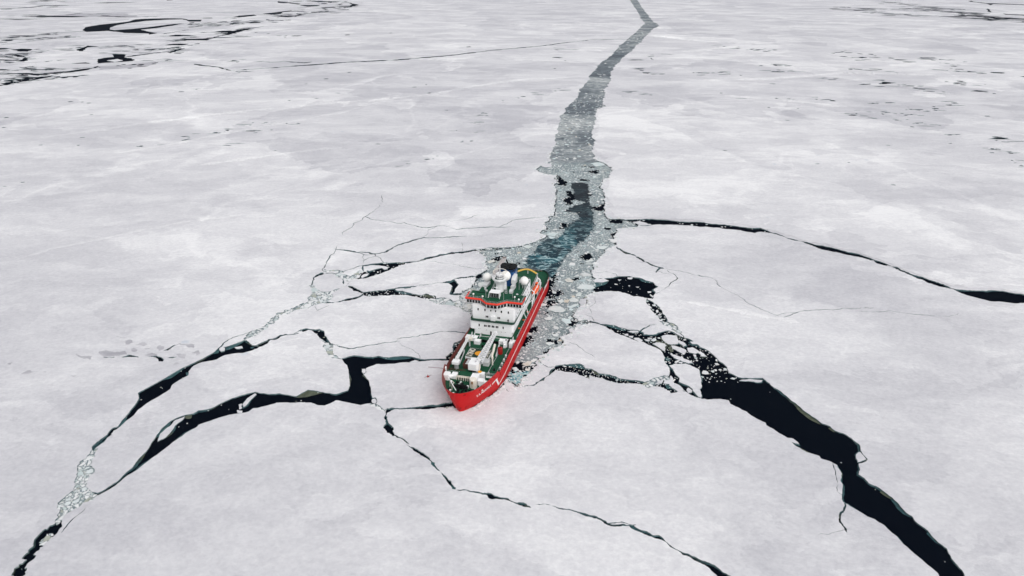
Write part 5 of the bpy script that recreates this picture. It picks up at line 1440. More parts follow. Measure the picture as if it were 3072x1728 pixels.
stations = [0.02, 0.12, 0.4, 0.9, 1.6, 2.4, 3.4, 4.6, 6, 8, 10, 12, 14, 16, 17.2, 18.2, 18.8, 19.4, 20, 21, 23, 26, 30, 36, 44, 55, 65, 80, 95, 99.6, 100.4, 101.2, 104, 110, 115, 118, 120, 121.5, 122.7, 123.6, 124.3, 124.8, 125.1, 125.2]
NZ = 14
hv, hf = [], []
def hull_point(d, k, side):
    x0 = 4.2 - d
    top = sheer(x0)
    z = -3.0 + (top + 3.0) * k
    # each station keeps its distance from the raked stem near the bow and turns upright aft
    w = max(0.0, min(1.0, 1 - d / 26.0))
    x = (stem_x(z) - d) * w + x0 * (1 - w)
    y = hb(x, z)
    return (x, side * y, z)
for side in (1, -1):
    base = len(hv)
    for d in stations:
        for k in range(NZ + 1): hv.append(hull_point(d, k / NZ, side))
    for i in range(len(stations) - 1):
        for k in range(NZ):
            a = base + i * (NZ + 1) + k
            f = (a, a + 1, a + NZ + 2, a + NZ + 1)
            hf.append(f if side < 0 else f[::-1])
n1 = len(stations) * (NZ + 1)
for k in range(NZ):                      # stem and transom closings
    hf.append((k, k + 1, n1 + k + 1, n1 + k))
    e = (len(stations) - 1) * (NZ + 1)
    hf.append((e + k, n1 + e + k, n1 + e + k + 1, e + k + 1))
hull = mesh_obj('hull', hv, hf, RED, ship, smooth=True)
hull.data.set_sharp_from_angle(angle=R(35)) if hasattr(hull.data, 'set_sharp_from_angle') else None

# inner face and cap of the bulwark
iv, if_ = [], []
TH = 0.22
for side in (1, -1):
    b = len(iv)
    ST = [d for d in stations[2:] if d < 101]
    for d in ST:
        x, y, z = hull_point(d, 1.0, side)
        yi = side * max(0.0, abs(y) - TH)
        dz_ = deck_z(x); yb = side * max(0.0, min(abs(yi), hb(x - 0.2, dz_) - 0.3))
        iv += [(x, y, z + 0.03), (x - (0.15 if d < 4 else 0), yi, z + 0.03), (min(x, stem_x(dz_) - 0.6 - 0.3 * d) if d < 6 else x, yb, dz_ - 0.05)]
    m = len(ST)
    for i in range(m - 1):
        for k in (0, 1):
            a = b + 3 * i + k
            if_.append((a, a + 1, a + 4, a + 3))
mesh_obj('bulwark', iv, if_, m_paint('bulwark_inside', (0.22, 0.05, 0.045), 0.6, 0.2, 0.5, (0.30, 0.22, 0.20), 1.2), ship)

def deck_poly(x0, x1, z, inset=0.15, n=24):
    xs = [x0 + (x1 - x0) * i / n for i in range(n + 1)]
    L = [(x, max(0.05, hb(x, z) - inset)) for x in xs]
    return L + [(x, -y) for x, y in L[::-1]]
def deck(name, x0, x1, z, n=24):
    p = deck_poly(x0, x1, z, n=n)
    return mesh_obj(name, [(x, y, z) for x, y in p], [tuple(range(len(p)))[::-1]], GREEN, ship)
deck('forecastle_deck', 2.4, -15.0, 7.6)
deck('cargo_deck', -15.0, -40.5, 6.8)
deck('main_deck', -40.5, -96.0, 8.2)
deck('aft_deck', -96.0, -120.6, 5.9, 40)
MB().box(-15.1, -14.9, -10.2, 10.2, 6.75, 7.6).build('deck_step', WHITE, ship)
MB().prism([(-40.6, -10.8), (-40.6, -5.6), (-43.0, -5.6), (-43.0, 3.8), (-40.6, 3.8), (-40.6, 10.8), (-43.2, 10.8), (-43.2, -10.8)], 6.75, 8.25).build('break_bulkhead', WHITE, ship)
ab, abf = [], []
for side in (1, -1):
    b_ = len(ab)
    xs_ = [-96.5, -100, -104, -108, -112, -115, -117, -118.5, -119.6, -120.4, -120.85]
    for x in xs_: ab += [(x, side * (hb(x, 7) + .02), 6.3), (x, side * (hb(x, 7) + .02), 6.62), (x, side * (hb(x, 7) - .5), 6.62), (x, side * (hb(x, 7) - .5), 5.9)]
    abf += [(b_ + 4 * i + k, b_ + 4 * i + k + 1, b_ + 4 * i + k + 5, b_ + 4 * i + k + 4) for i in range(len(xs_) - 1) for k in (0, 1, 2)]
m_ = len(xs_) * 4
abf += [(m_ - 4 + k, m_ - 3 + k, 2 * m_ - 3 + k, 2 * m_ - 4 + k) for k in (0, 1, 2)]
mesh_obj('stern_rail_cap', ab, abf, m_paint('dark_green', (0.008, 0.035, 0.022), 0.6, 0.2, 0.2, (0.05, 0.05, 0.05)), ship)
MB().box(-96.1, -95.8, -10.8, 10.8, 5.8, 8.2).build('aft_bulkhead', WHITE, ship)
# the well between the cargo deck and the raised deck
mesh_obj('cargo_deck_recess', [(-40.4, -5.5, 8.215), (-42.9, -5.5, 8.215), (-42.9, 3.7, 8.215), (-40.4, 3.7, 8.215)], [(0, 1, 2, 3)], GREEN, ship)

# ---- white line, name and marks on the hull side
def on_hull(x, z, side=1, off=0.035):
    return (x, side * (hb(x, z) + off), z)
def ribbon(pts, w, side, name, mat, parent, off=0.035, step=1.0):
    v, f = [], []
    P2 = []
    for a, b in zip(pts, pts[1:]):
        m = max(1, int(math.dist(a, b) / step))
        P2 += [(a[0] + (b[0] - a[0]) * i / m, a[1] + (b[1] - a[1]) * i / m) for i in range(m)]
    P2.append(pts[-1])
    for i, p in enumerate(P2):
        a, b = P2[max(0, i - 1)], P2[min(len(P2) - 1, i + 1)]
        dx, dz = b[0] - a[0], b[1] - a[1]; l = math.hypot(dx, dz)
        nx, nz = -dz / l * w / 2, dx / l * w / 2
        v += [on_hull(p[0] + nx, p[1] + nz, side, off), on_hull(p[0] - nx, p[1] - nz, side, off)]
    f = [(2 * i, 2 * i + 1, 2 * i + 3, 2 * i + 2) for i in range(len(P2) - 1)]
    return mesh_obj(name, v, f, mat, parent)
for side in (1, -1):
    ribbon([(-118, 5.3), (-90, 5.2), (-60, 4.7), (-34, 4.7), (-26, 4.1), (-17.6, 2.7)], 0.62, side, 'hull_stripe', PAINTW, ship)
    ribbon([(-17.6, 2.6), (-14.2, 7.1)], 0.85, side, 'hull_stripe', PAINTW, ship)
    ribbon([(-14.2, 7.05), (-11.4, 6.5)], 0.8, side, 'hull_stripe', PAINTW, ship)

def text_mesh(txt):
    cu = bpy.data.curves.new('lettering', 'FONT'); cu.body = txt; cu.size = 1.0; cu.offset = 0.03
    to = bpy.data.objects.new('lettering', cu); COL.objects.link(to)
    dg = bpy.context.evaluated_depsgraph_get()
    me = bpy.data.meshes.new_from_object(to.evaluated_get(dg))
    bpy.data.objects.remove(to)
    bm = bmesh.new(); bm.from_mesh(me)
    bmesh.ops.triangulate(bm, faces=bm.faces)
    vs = [v.co.copy() for v in bm.verts]; fs = [tuple(v.index for v in f.verts) for f in bm.faces]
    bm.free(); bpy.data.meshes.remove(me)
    return vs, fs
vs, fs = text_mesh('S. A. AGULHAS II')
umax = max(v.x for v in vs); vmax = max(v.y for v in vs)
def name_side(side):
    out = []
    for v in vs:
        u = v.x / umax
        if side < 0: u = 1 - u
        x = -3.2 - 7.5 * u + 0.85 * v.y / vmax
        z = 5.5 + 0.55 * u + 1.4 * v.y / vmax
        out.append(on_hull(x, z, side, 0.045))
    mesh_obj('ship_name', out, fs, PAINTW, ship)
name_side(1); name_side(-1)

def patch(x, z, w, h, side, name, mat, off=0.03):
    v = [on_hull(x + a, z + b, side, off) for a, b in ((-w / 2, -h / 2), (w / 2, -h / 2), (w / 2, h / 2), (-w / 2, h / 2))]
    return mesh_obj(name, v, [(0, 1, 2, 3)], mat, ship)
HOLE = m_paint('opening', (0.035, 0.006, 0.006), 0.7, 0.1, 0.0)
for side in (1, -1):
    for (x, z, w, h) in ((-11.5, 9.55, .45, .45), (-7.8, 9.4, .5, .45), (-4.66, 9.25, .8, .35), (-2.9, 8.95, .7, .35), (-9.2, 9.6, .7, .3), (-18.1, 7.6, .5, .35), (-17.8, 5.9, .4, .5), (-18.2, 6.8, .35, .5)):
        patch(x, z, w, h, side, 'fairlead', HOLE)
    for x in np.arange(-24, -92, -4.2):
        patch(float(x), 7.9, 0.7, 0.3, side, 'freeing_port', HOLE)
    # anchor recess low on the stem
    v = [on_hull(x, z, side, o_) for x, z, o_ in ((0.9, 1.5, .03), (-1.3, 1.3, .03), (-1.1, 3.0, .03), (1.2, 3.3, .03))]
    mesh_obj('anchor_recess', v, [(0, 1, 2, 3)], DKRED, ship)
    v = [on_hull(x, z, side, o_) for x, z, o_ in ((0.75, 1.7, .05), (-0.6, 1.6, .05), (-0.5, 2.8, .05), (0.95, 3.0, .05))]
    mesh_obj('anchor', v, [(0, 1, 2, 3)], HOLE, ship)
    patch(2.9 if side > 0 else 2.6, 10.0, 0.5, 0.45, side, 'fairlead', HOLE)
# crest on the stern quarter
for side in (1, -1):
    ribbon([(-99.5, 6.4), (-103.5, 6.4), (-101.6, 5.9), (-106.0, 5.9)], 0.45, side, 'stern_marking', PAINTW, ship)
    ribbon([(-108.5, 6.3), (-111.0, 6.3)], 0.5, side, 'stern_marking', PAINTW, ship)

# ---- superstructure
def rounded(x0, x1, y0, y1, r, n=5):
    """rounded at the forward (x1) corners"""
    p = [(x0, y0)]
    p += [(x1 - r + r * math.sin(a), y0 + r - r * math.cos(a)) for a in [math.pi / 2 * i / n for i in range(n + 1)]]
    p += [(x1 - r + r * math.cos(a), y1 - r + r * math.sin(a)) for a in [math.pi / 2 * i / n for i in range(n + 1)]]
    return p + [(x0, y1)]
tierA = MB().prism(rounded(-78, -45.0, -8.15, 8.3, 0.9), 8.2, 10.4).prism(rounded(-78, -44.9, -9.9, 9.1, 1.0), 10.4, 14.5).build('lower_deckhouse', WHITE, ship)
led = MB().prism(rounded(-78, -44.2, -9.6, 9.5, 1.3), 14.5, 14.62).build('gallery_deck', GREEN, ship)
g2 = [(x, y, 14.62) for x, y in rounded(-50, -44.25, -9.55, 9.45, 1.3)]
gb = MB()
for a, b in zip(g2, g2[1:]):
    gb.add([a, b, (b[0], b[1], 15.35), (a[0], a[1], 15.35)], [(0, 1, 2, 3)])
gb.build('gallery_bulwark', m_paint('gallery_green', (0.020, 0.055, 0.042), 0.5, 0.3, 0.3, (0.10, 0.13, 0.12)), led)
tierB = MB().prism(rounded(-75, -46.2, -9.1, 9.2, 0.5), 14.62, 20.7).build('accommodation_block', WHITE, ship)
MB().bbox(-46.1, -44.9, -0.8, 1.1, 14.7, 17.1, 0.1).build('ventilation_box', WHITE, tierB)

def window(parent, x, y, z, w, h, tilt=0.0):
    w, h = w * 1.0, h * 1.25
    MB().box(x, x + 0.05, y - w / 2 - .06, y + w / 2 + .06, z - h / 2 - .06, z + h / 2 + .06).build('window_frame', WHITE, parent)
    MB().box(x + 0.03, x + 0.08, y - w / 2, y + w / 2, z - h / 2, z + h / 2).build('window', GLASS, parent)
for y in (-6.43, -3.46, -0.93, 1.1, 3.61, 6.6):
    window(tierB, -46.2, y, 19.1, 0.5 if abs(y) < 1.2 else 0.55, 0.6 if abs(y) < 1.2 else 0.85)
for y in (-2.64, 2.48):
    for s in (-.32, .32): window(tierB, -46.2, y + s, 16.1, 0.52, 0.7)
for y in (-3.04, -1.43, 0.31, 2.04):
    for s in (-.32, .32): window(tierA, -44.9, y + s, 12.4, 0.52, 0.75)
for y in (-5.72, 4.68): window(tierA, -44.9, y, 12.4, 0.5, 0.85)
for y, z in ((-6.0, 10.7), (-5.4, 10.7), (-2.6, 10.4), (4.0, 10.3), (5.6, 10.3), (1.7, 10.2)): window(tierA, -44.9, y, z, 0.18, 0.2)
MB().box(-44.95, -44.8, -0.95, -0.35, 8.25, 9.9).build('door', BLACK, tierA)
MB().box(-44.93, -44.85, -5.2, -4.4, 8.5, 8.62).build('rust_mark', RUST, tierA)
for i, x in enumerate(np.arange(-49, -74, -3.0)):        # side windows
    for side, yy in ((1, 9.2), (-1, -9.1)):
        for z in (16.3, 19.1):
            m_ = MB(); m_.box(x - .3, x + .3, min(yy, yy + side * .05), max(yy, yy + side * .05), z - .35, z + .35); m_.build('window', GLASS, tierB)

# bridge with the stepped front
fr = [(-47.5, -12.0), (-47.5, -5.6), (-44.3, -2.35), (-44.3, 2.35), (-47.5, 5.6), (-47.5, 12.0)]
def offs(pts, dx): return [(x + dx, y) for x, y in pts]
def front(pts, back): return pts + [(back, pts[-1][1]), (back, pts[0][1])]
bv = MB()
low = front([(x - .55, y * .975) for x, y in fr], -56.0); top = front(fr, -56.0)
n = len(low)
bv.add([(x, y, 20.6) for x, y in low] + [(x, y, 21.15) for x, y in front(offs(fr, -0.15), -56)] + [(x, y, 22.75) for x, y in top],
       [tuple(range(n))[::-1]] + [(k + i, k + (i + 1) % n, k + n + (i + 1) % n, k + n + i) for k in (0, n) for i in range(n)] + [tuple(range(2 * n, 3 * n))])
bridge = bv.build('bridge', WHITE, ship)
def wall_windows(a, b, z0, z1, m, gap, parent, off=0.06):
    a, b = Vector((a[0], a[1], 0)), Vector((b[0], b[1], 0)); d = (b - a).normalized(); nrm = Vector((-d.y, d.x, 0))
    if nrm.x < 0: nrm = -nrm
    L = (b - a).length; w = (L - gap * (m + 1)) / m
    for i in range(m):
        p = a + d * (gap + i * (w + gap)); q = p + d * w
        pts = [p - nrm * .2, q - nrm * .2, q + nrm * off, p + nrm * off]
        MB().prism([(v.x, v.y) for v in pts], z0, z1).build('bridge_window', GLASS, parent)
for a, b, m in ((fr[0], fr[1], 5), (fr[1], fr[2], 3), (fr[2], fr[3], 3), (fr[3], fr[4], 3), (fr[4], fr[5], 5)):
    wall_windows(a, b, 21.2, 22.5, m, 0.26, bridge, 0.05)
for side in (1, -1):
    for i in range(3):
        x = -48.6 - i * 1.9
        MB().box(x - 1.2, x, side * 12.0 - .04, side * 12.0 + .04, 21.35, 22.3).build('bridge_window', GLASS, bridge)
# red visor band, leaning out
bb = MB()
o1 = front(offs([(x, y * 1.012) for x, y in fr], 0.10), -53.0); o2 = front(offs([(x, y * 1.03) for x, y in fr], 0.55), -53.0); o3 = front(offs(fr, -0.25), -53.0)
bb.add([(x, y, 22.62) for x, y in o1] + [(x, y, 23.15) for x, y in o2] + [(x, y, 23.5) for x, y in offs(o2, -0.42)] + [(x, y, 23.45) for x, y in o3],
       [(k + i, k + (i + 1) % n, k + n + (i + 1) % n, k + n + i) for k in (0, n, 2 * n) for i in (0, 1, 2, 3, 4, 5, 7)])
bb.build('bridge_visor', BAND, ship)
mesh_obj('monkey_deck', [(x, y, 22.80) for x, y in front(offs(fr, -0.1), -56.0)], [tuple(range(n))], GREEN, ship)
MB().prism([(-56.0, -9.8), (-74.5, -9.6), (-74.5, 9.6), (-56.0, 9.8)], 20.72, 21.6).build('deckhouse_roof_edge', WHITE, ship)
mesh_obj('top_deck', [(-56.0, -9.7, 21.62), (-74.4, -9.5, 21.62), (-74.4, 9.5, 21.62), (-56.0, 9.7, 21.62)], [(0, 1, 2, 3)], GREEN, ship)
MB().rail([(x, y, 22.8) for x, y in offs(fr, -0.7)], 1.1, 1.5).build('railing', LGREY, ship)
MB().rail([(-48.2, 11.5, 22.8), (-56, 11.5, 22.8), (-56, 9.6, 21.6), (-74.3, 9.4, 21.6), (-74.3, -9.4, 21.6), (-56, -9.6, 21.6), (-56, -11.5, 22.8), (-48.2, -11.5, 22.8)], 1.1, 1.6).build('railing', LGREY, ship)
# bridge wing support and side screens
for side in (1, -1):
    MB().prism([(-56, side * 9.0), (-48.5, side * 9.0), (-48.5, side * 9.3), (-56, side * 11.4)], 18.5, 20.7).build('wing_bracket', WHITE, ship)

# observation house on the bridge roof
hs = MB()
p0 = [(-51.0, -3.0), (-51.0, 1.6), (-53.6, 1.6), (-53.6, -3.0)]
hs.prism([(-51.2, -2.75), (-51.2, 1.45), (-53.8, 1.4), (-53.8, -2.7)], 22.8, 25.0)
house = hs.build('lookout_house', WHITE, ship)
MB().prism([(-50.7, -2.95), (-50.7, 1.65), (-53.9, 1.5), (-53.9, -2.8)], 25.0, 25.22).build('lookout_roof', WHITE, house)
MB().prism([(-50.9, -2.5), (-50.9, 1.2), (-51.3, 1.2), (-51.3, -2.5)], 23.0, 24.9).build('lookout_glass', GLASS, house)
for y in (-2.5, -1.75, -1.0, -0.3, 0.45, 1.2): MB().tube((-50.86, y, 23.0), (-50.86, y, 24.95), 0.05, 4).build('mullion', LGREY, house)
for y in (-2.85, 1.55): MB().tube((-50.3, y * 1.12, 22.8), (-50.8, y, 25.0), 0.13, 5).build('corner_post', WHITE, house)

# mast with crow's nest
mast = MB().lathe([(1.75, 0), (1.6, 2.0), (1.75, 3.6), (2.4, 4.8), (3.15, 5.7), (3.25, 6.5), (3.05, 6.55), (2.9, 5.9), (0.2, 5.8)], (-60.5, -0.9, 21.6), 18).build('mast', WHITE, ship, smooth=False)
MB().lathe([(2.95, 0), (2.95, .05)], (-60.5, -0.9, 27.42), 16).build('nest_gallery', m_paint('gallery_dark', (0.02, 0.05, 0.04), .6, .2), mast)
nest = MB().lathe([(1.5, 0), (1.5, 1.5), (1.7, 1.9), (1.7, 2.3), (1.5, 2.3), (1.45, 1.8)], (-61.0, -0.9, 27.4), 10).build('crows_nest', WHITE, mast)
for i in range(7):
    a = -1.15 + i * 0.38
    c = Vector((-61.0 + 1.53 * math.cos(a), -0.9 + 1.53 * math.sin(a), 28.5))
    d = Vector((-math.sin(a), math.cos(a), 0))
    MB().tube(c - d * .18, c + d * .18, 0.22, 4).build('nest_window', GLASS, nest)
MB().lathe([(1.4, 0), (1.4, 0.1)], (-61.0, -0.9, 29.0), 12).build('nest_floor', GREEN, nest)
MB().tube((-60.9, -0.9, 29.5), (-60.9, -0.9, 33.5), 0.28, 8).tube((-60.9, -2.6, 32.0), (-60.9, 0.8, 32.0), 0.12, 5).build('mast_pole', LGREY, mast)
ring = [(-61.0 + 2.9 * math.cos(a), -0.9 + 2.9 * math.sin(a), 30.6) for a in np.linspace(0.5, 5.8, 15)]
MB().path([tuple(map(float, q)) for q in ring], 0.16, 5).build('mast_ring', CREAM, mast)
for a in (0.8, 2.2, 4.0, 5.4):
    MB().tube((-61 + 3.1 * math.cos(a), -.9 + 3.1 * math.sin(a), 28), (-61 + 2.9 * math.cos(a), -.9 + 2.9 * math.sin(a), 30.6), 0.09, 4).build('ring_stay', LGREY, mast)
st = MB()
for k, (ya, yb) in enumerate(((2.6, 1.4), (3.4, 2.2))):
    st.tube((-56.6, ya, 21.7), (-60.0, yb, 26.6), 0.10, 4)
for i in range(9):
    t_ = i / 8; st.tube((-56.6 - 3.4 * t_, 2.6 - 1.2 * t_, 21.9 + 4.8 * t_), (-56.6 - 3.4 * t_, 3.4 - 1.2 * t_, 21.9 + 4.8 * t_), 0.07, 4)
st.build('mast_stair', LGREY, mast)
st = MB()
for a, b in (((-57.5, -3.6, 21.7), (-60, -2.6, 26)), ((-59, -4.4, 21.7), (-61, -3.0, 26)), ((-57.5, -3.6, 24), (-59, -4.4, 21.7)), ((-57.0, -3.0, 21.7), (-58.2, -3.9, 23.6))): st.tube(a, b, 0.09, 4)
st.build('mast_brace', LGREY, mast)
MB().tube((-55.2, -0.8, 22.8), (-55.2, -0.8, 26.0), 0.22, 6).tube((-55.2, -1.8, 25.6), (-55.2, -0.2, 25.6), 0.15, 5).build('searchlight_post', WHITE, ship)

def radome(x, y, z, r, legs):
    d = MB().lathe([(r * math.sin(a), -r * math.cos(a)) for a in [math.pi * i / 14 for i in range(1, 14)]], (x, y, z), 22).build('radar_dome', DOME, ship, smooth=True)
    if legs:
        for i in range(legs):
            a = 6.2832 * i / legs + .3
            MB().tube((x + .8 * math.cos(a), y + .8 * math.sin(a), 21.6), (x + .8 * math.cos(a), y + .8 * math.sin(a), z - r * .75), 0.10, 5).build('dome_leg', LGREY, d)
    return d
radome(-66.0, 8.7, 25.0, 1.9, 5)
radome(-66.0, -8.1, 25.0, 1.9, 5)
radome(-62.8, 1.2, 28.0, 2.2, 0)
MB().tube((-63.2, 0.4, 21.6), (-62.8, 0.4, 27.0), 1.0, 10).build('dome_pedestal', WHITE, ship)

# funnel
fp = [(-66.4, -2.9), (-66.0, -1.8), (-66.0, 2.4), (-66.6, 3.5), (-68.4, 4.2), (-72.5, 4.0), (-74.0, 3.0), (-74.0, -2.3), (-72.8, -3.1)]
funnel = MB().prism(fp, 21.6, [29.4 + 0.10 * (x + 66) for x, y in fp]).build('funnel', BLUE, ship)
capz = [29.45 + 0.10 * (x + 66) for x, y in fp]
MB().prism([(x * 1.0, y * 1.0) for x, y in fp], 29.2 - 1.0, [z + 0.55 for z in capz]).build('funnel_cap', BLACK, funnel)
for x, y in ((-68, -0.6), (-68, 1.6), (-70.2, 0.4), (-71.8, 1.4)):
    MB().tube((x, y, 28.5), (x - .2, y, 30.2 + 0.1 * (x + 66)), 0.42, 8).build('exhaust_pipe', BLACK, funnel)
ev = []
for k in range(16):
    a = 6.2832 * k / 16; t_ = 0.5 * math.cos(a)
    x = -69.3 + 1.0 * math.cos(a); z = 26.6 + 1.1 * math.sin(a)
    ev.append((x, 4.23 - 0.2 * (-68.4 - x) / 4.1 if x < -68.4 else 4.23 - 0.39 * (x + 68.4), z))
mesh_obj('funnel_emblem', ev, [tuple(range(16))], m_paint('emblem_pale', (0.45, 0.50, 0.62), 0.5, 0.3, 0.6, (0.05, 0.12, 0.35), 3.0), funnel)

# ventilation trunk and snow-dusted gear beside the funnel
vt = MB().prism([(-64.6, 3.2), (-64.8, 5.0), (-67.4, 5.3), (-67.8, 3.4)], 23.6, [25.6, 25.2, 27.2, 27.4]).build('ventilation_trunk', LGREY, ship)
MB().prism([(-62.6, 3.4), (-62.6, 4.9), (-65.6, 5.1), (-65.6, 3.6)], 21.65, 23.4).build('trunk_base', LGREY, vt)
MB().prism([(-58.8, 3.7), (-58.8, 5.0), (-60.6, 5.2), (-60.4, 3.5)], 21.65, [22.5, 22.7, 23.0, 22.9]).build('gear_locker', LGREY, ship)
MB().bbox(-61.9, -61.0, 3.4, 4.8, 21.65, 22.4, .1).build('gear_locker', LGREY, ship)
MB().prism([(-62.4, -9.2), (-62.6, -7.2), (-66.2, -6.6), (-66.5, -9.2)], 21.65, [22.6, 22.4, 23.2, 23.4]).build('covered_gear', LGREY, ship)
MB().box(-53.4, -53.2, 5.5, 9.5, 22.82, 22.98).build('cable_tray', BLACK, ship)
MB().box(-54.6, -54.4, -9.5, -4.5, 22.82, 22.98).build('cable_tray', BLACK, ship)
for x, y, h in ((-49.2, -9.3, 1.4), (-48.9, -5.2, .9), (-50.6, 8.2, 1.3), (-49.5, 10.2, .9)):
    p_ = MB().tube((x, y, 22.8), (x, y, 22.8 + h), 0.09, 5).build('aerial_post', LGREY, ship)
    MB().lathe([(.42 * math.sin(a), -.42 * math.cos(a)) for a in [math.pi * i / 6 for i in range(1, 6)]], (x, y, 23.0 + h), 10).build('small_dome', DOME, p_, smooth=True)
for x, y, z, h in ((-52, -11.2, 22.8, 7), (-63.5, 7.0, 21.6, 5.5), (-50, 3.6, 22.8, 3.2), (-50.4, -4.2, 22.8, 2.6), (-52.5, 6.8, 22.8, 2.4)):
    MB().tube((x, y, z), (x, y, z + h), 0.06, 4).build('whip_aerial', LGREY, ship)

# ---- after part: hangar roof, flight deck edge, boats
MB().prism([(-75.1, -8.2), (-75.1, 8.3), (-100.0, 7.7), (-100.0, -7.6)], 8.2, 13.0).build('hangar', WHITE, ship)
hr = mesh_obj('hangar_roof', [(-75.1, -8.3, 13.05), (-100.2, -7.7, 13.05), (-100.2, 7.8, 13.05), (-75.1, 8.4, 13.05)], [(0, 1, 2, 3)], GREEN, ship)
MB().rail([(-77, 8.3, 13.05), (-100, 7.7, 13.05)], 1.1, 1.6, 0.05).build('railing', LGREY, hr)
MB().rail([(-77, -8.2, 13.05), (-100, -7.6, 13.05)], 1.1, 1.6, 0.05).build('railing', LGREY, hr)
MB().box(-75.3, -74.9, 6.8, 9.4, 13.0, 21.6).build('screen_wall', WHITE, ship)
arc = []
for i in range(13):
    t_ = i / 12; y = -2.6 + 9.6 * t_
    arc.append((-101.0 + 0.4 * t_ - 2.4 * math.sin(math.pi * min(1, t_ * 1.05)) * 0.6, y, 13.4 + 1.0 * math.sin(math.pi * t_)))
MB().path(arc, 0.42, 8).build('yellow_arch', YELLOW, ship)
for q in (arc[0], arc[-1], arc[6]): MB().tube((q[0], q[1], 13.0 if q is not arc[6] else 5.9), q, 0.2, 6).build('arch_post', LGREY, ship)
for x0, x1 in ((-79.5, -79.1), (-93.2, -92.8)):
    MB().path([(x0, 10.3, 8.2), (x0, 10.3, 13.6), (x0, 9.0, 14.6), (x0, 8.2, 13.1)], 0.22, 6).build('davit', WHITE, ship)
for a, b in (((-60, 9.2, 14.6), (-62, 10.6, 9)), ((-66, 9.2, 14.6), (-66, 10.6, 8.9)), ((-66, 10.6, 14.4), (-74, 10.6, 12.0)), ((-57, 9.3, 15.2), (-66, 10.6, 14.6)), ((-74, 10.6, 8.9), (-74, 10.6, 14.0)), ((-74, 10.6, 14.0), (-92, 10.4, 14.0)), ((-86, 10.4, 14), (-86, 10.4, 9)), ((-78, 10.5, 12), (-74, 10.5, 9))):
    MB().tube(a, b, 0.16, 5).build('boat_deck_frame', WHITE, ship)
for side in (1, -1):
    MB().rail([(-44, side * 10.75, 8.9), (-95, side * 10.75, 8.9)], 0.6, 2.0, 0.04).build('railing', LGREY, ship)
    MB().rail([(-97.5, side * 10.5, 6.6), (-113, side * 9.9, 6.6), (-117.5, side * 8.9, 6.6), (-120, side * 7.0, 6.6)], 0.5, 2.0, 0.05).build('railing', BLACK, ship)
MB().rail([(-120.3, -5.6, 5.9), (-120.3, 5.6, 5.9)], 1.0, 1.6, 0.04).build('railing', LGREY, ship)
for x, y in ((-98.6, 6.3), (-98.6, 7.2), (-97.6, 8.6), (-99.4, 8.2)):
    MB().lathe([(.28, 0), (.28, .7), (.36, .7), (.36, .9)], (x, y, 5.9), 8).build('bollard', WHITE, ship)
MB().bbox(-91.0, -88.5, 8.9, 10.2, 8.25, 9.8, .1).build('deck_store', DKRED, ship)
MB().box(-96.8, -94.0, 8.2, 8.7, 13.0 - 4, 10.4).build('deck_winch', BLACK, ship)
# stern crane, folded along the starboard quarter
crA = MB().tube((-86.0, -9.0, 8.2), (-86.0, -9.0, 17.0), 1.0, 10, 0.85).build('stern_crane', LGREY, ship)
bm_ = MB()
a0, a1 = Vector((-84.5, -9.8, 17.6)), Vector((-93.5, -7.0, 23.2))
d = (a1 - a0); s_ = Vector((0.25, 0.95, 0)).normalized()
for k, w in ((-1, .8), (1, .8)):
    bm_.prism  # side plates
for sgn in (-1, 1):
    q0, q1 = a0 + s_ * 1.2 * sgn, a1 + s_ * .9 * sgn
    bm_.add([q0, q1, q1 + Vector((0, 0, .8)), q0 + Vector((0, 0, 1.3))], [(0, 1, 2, 3)])
bm_.add([a0 - s_ * 1.2, a0 + s_ * 1.2, a1 + s_ * .9, a1 - s_ * .9], [(0, 1, 2, 3)])
for i in range(8):
    t0, t1 = i / 8, (i + 1) / 8
    p_ = a0.lerp(a1, t0) + Vector((0, 0, 1.2 - .4 * t0)); q_ = a0.lerp(a1, t1) + Vector((0, 0, 1.2 - .4 * t1))
    bm_.tube(p_ + s_ * 1.05 * (1 if i % 2 else -1), q_ - s_ * 1.05 * (1 if i % 2 else -1), .07, 4)
bm_.build('crane_boom', m_paint('boom_grey', (0.50, 0.47, 0.47), 0.5, 0.3, 0.4, (0.30, 0.24, 0.24), 1.0), crA)
MB().bbox(-94.3, -93.2, -8.0, -6.6, 22.0, 23.3, .1).build('crane_head', m_paint('head_brown', (0.20, 0.16, 0.15), 0.6, 0.2, 0.3, (0.35, 0.3, 0.3), 2), crA)
MB().tube((-93.6, -6.6, 22.4), (-93.2, -5.6, 20.5), .35, 6).build('crane_hook', BLACK, crA)

# ---- cargo deck and forecastle gear
hatch = MB().bbox(-33.6, -26.2, -6.2, 3.3, 6.8, 7.75, 0.12).build('hatch_coaming', WHITE, ship)
HB = m_paint('hatch_black', (0.014, 0.040, 0.026), 0.6, 0.2, 0.25, (0.05, 0.07, 0.05), 1.0, streak=False)
MB().box(-33.4, -26.45, -6.0, 3.1, 7.75, 7.80).build('hatch_cover', HB, hatch)
mesh_obj('winch_circle', [(-29.9 + 1.75 * math.cos(6.2832 * i / 28), -1.45 + 1.75 * math.sin(6.2832 * i / 28), 7.806) for i in range(28)], [tuple(range(28))], ORANGE2, hatch)
def deck_text(txt, x0, x1, y0, h, name):
    v_, f_ = text_mesh(txt)
    um = max(q.x for q in v_); vm = max(q.y for q in v_)
    mesh_obj(name, [(x0 + (x1 - x0) * q.x / um, y0 + h * q.y / vm, 7.808) for q in v_], f_, CREAM, hatch)
deck_text('ONLY', -33.0, -26.8, -5.8, 2.2, 'deck_lettering')
deck_text('WINCH', -33.0, -26.8, 0.6, 2.2, 'deck_lettering')

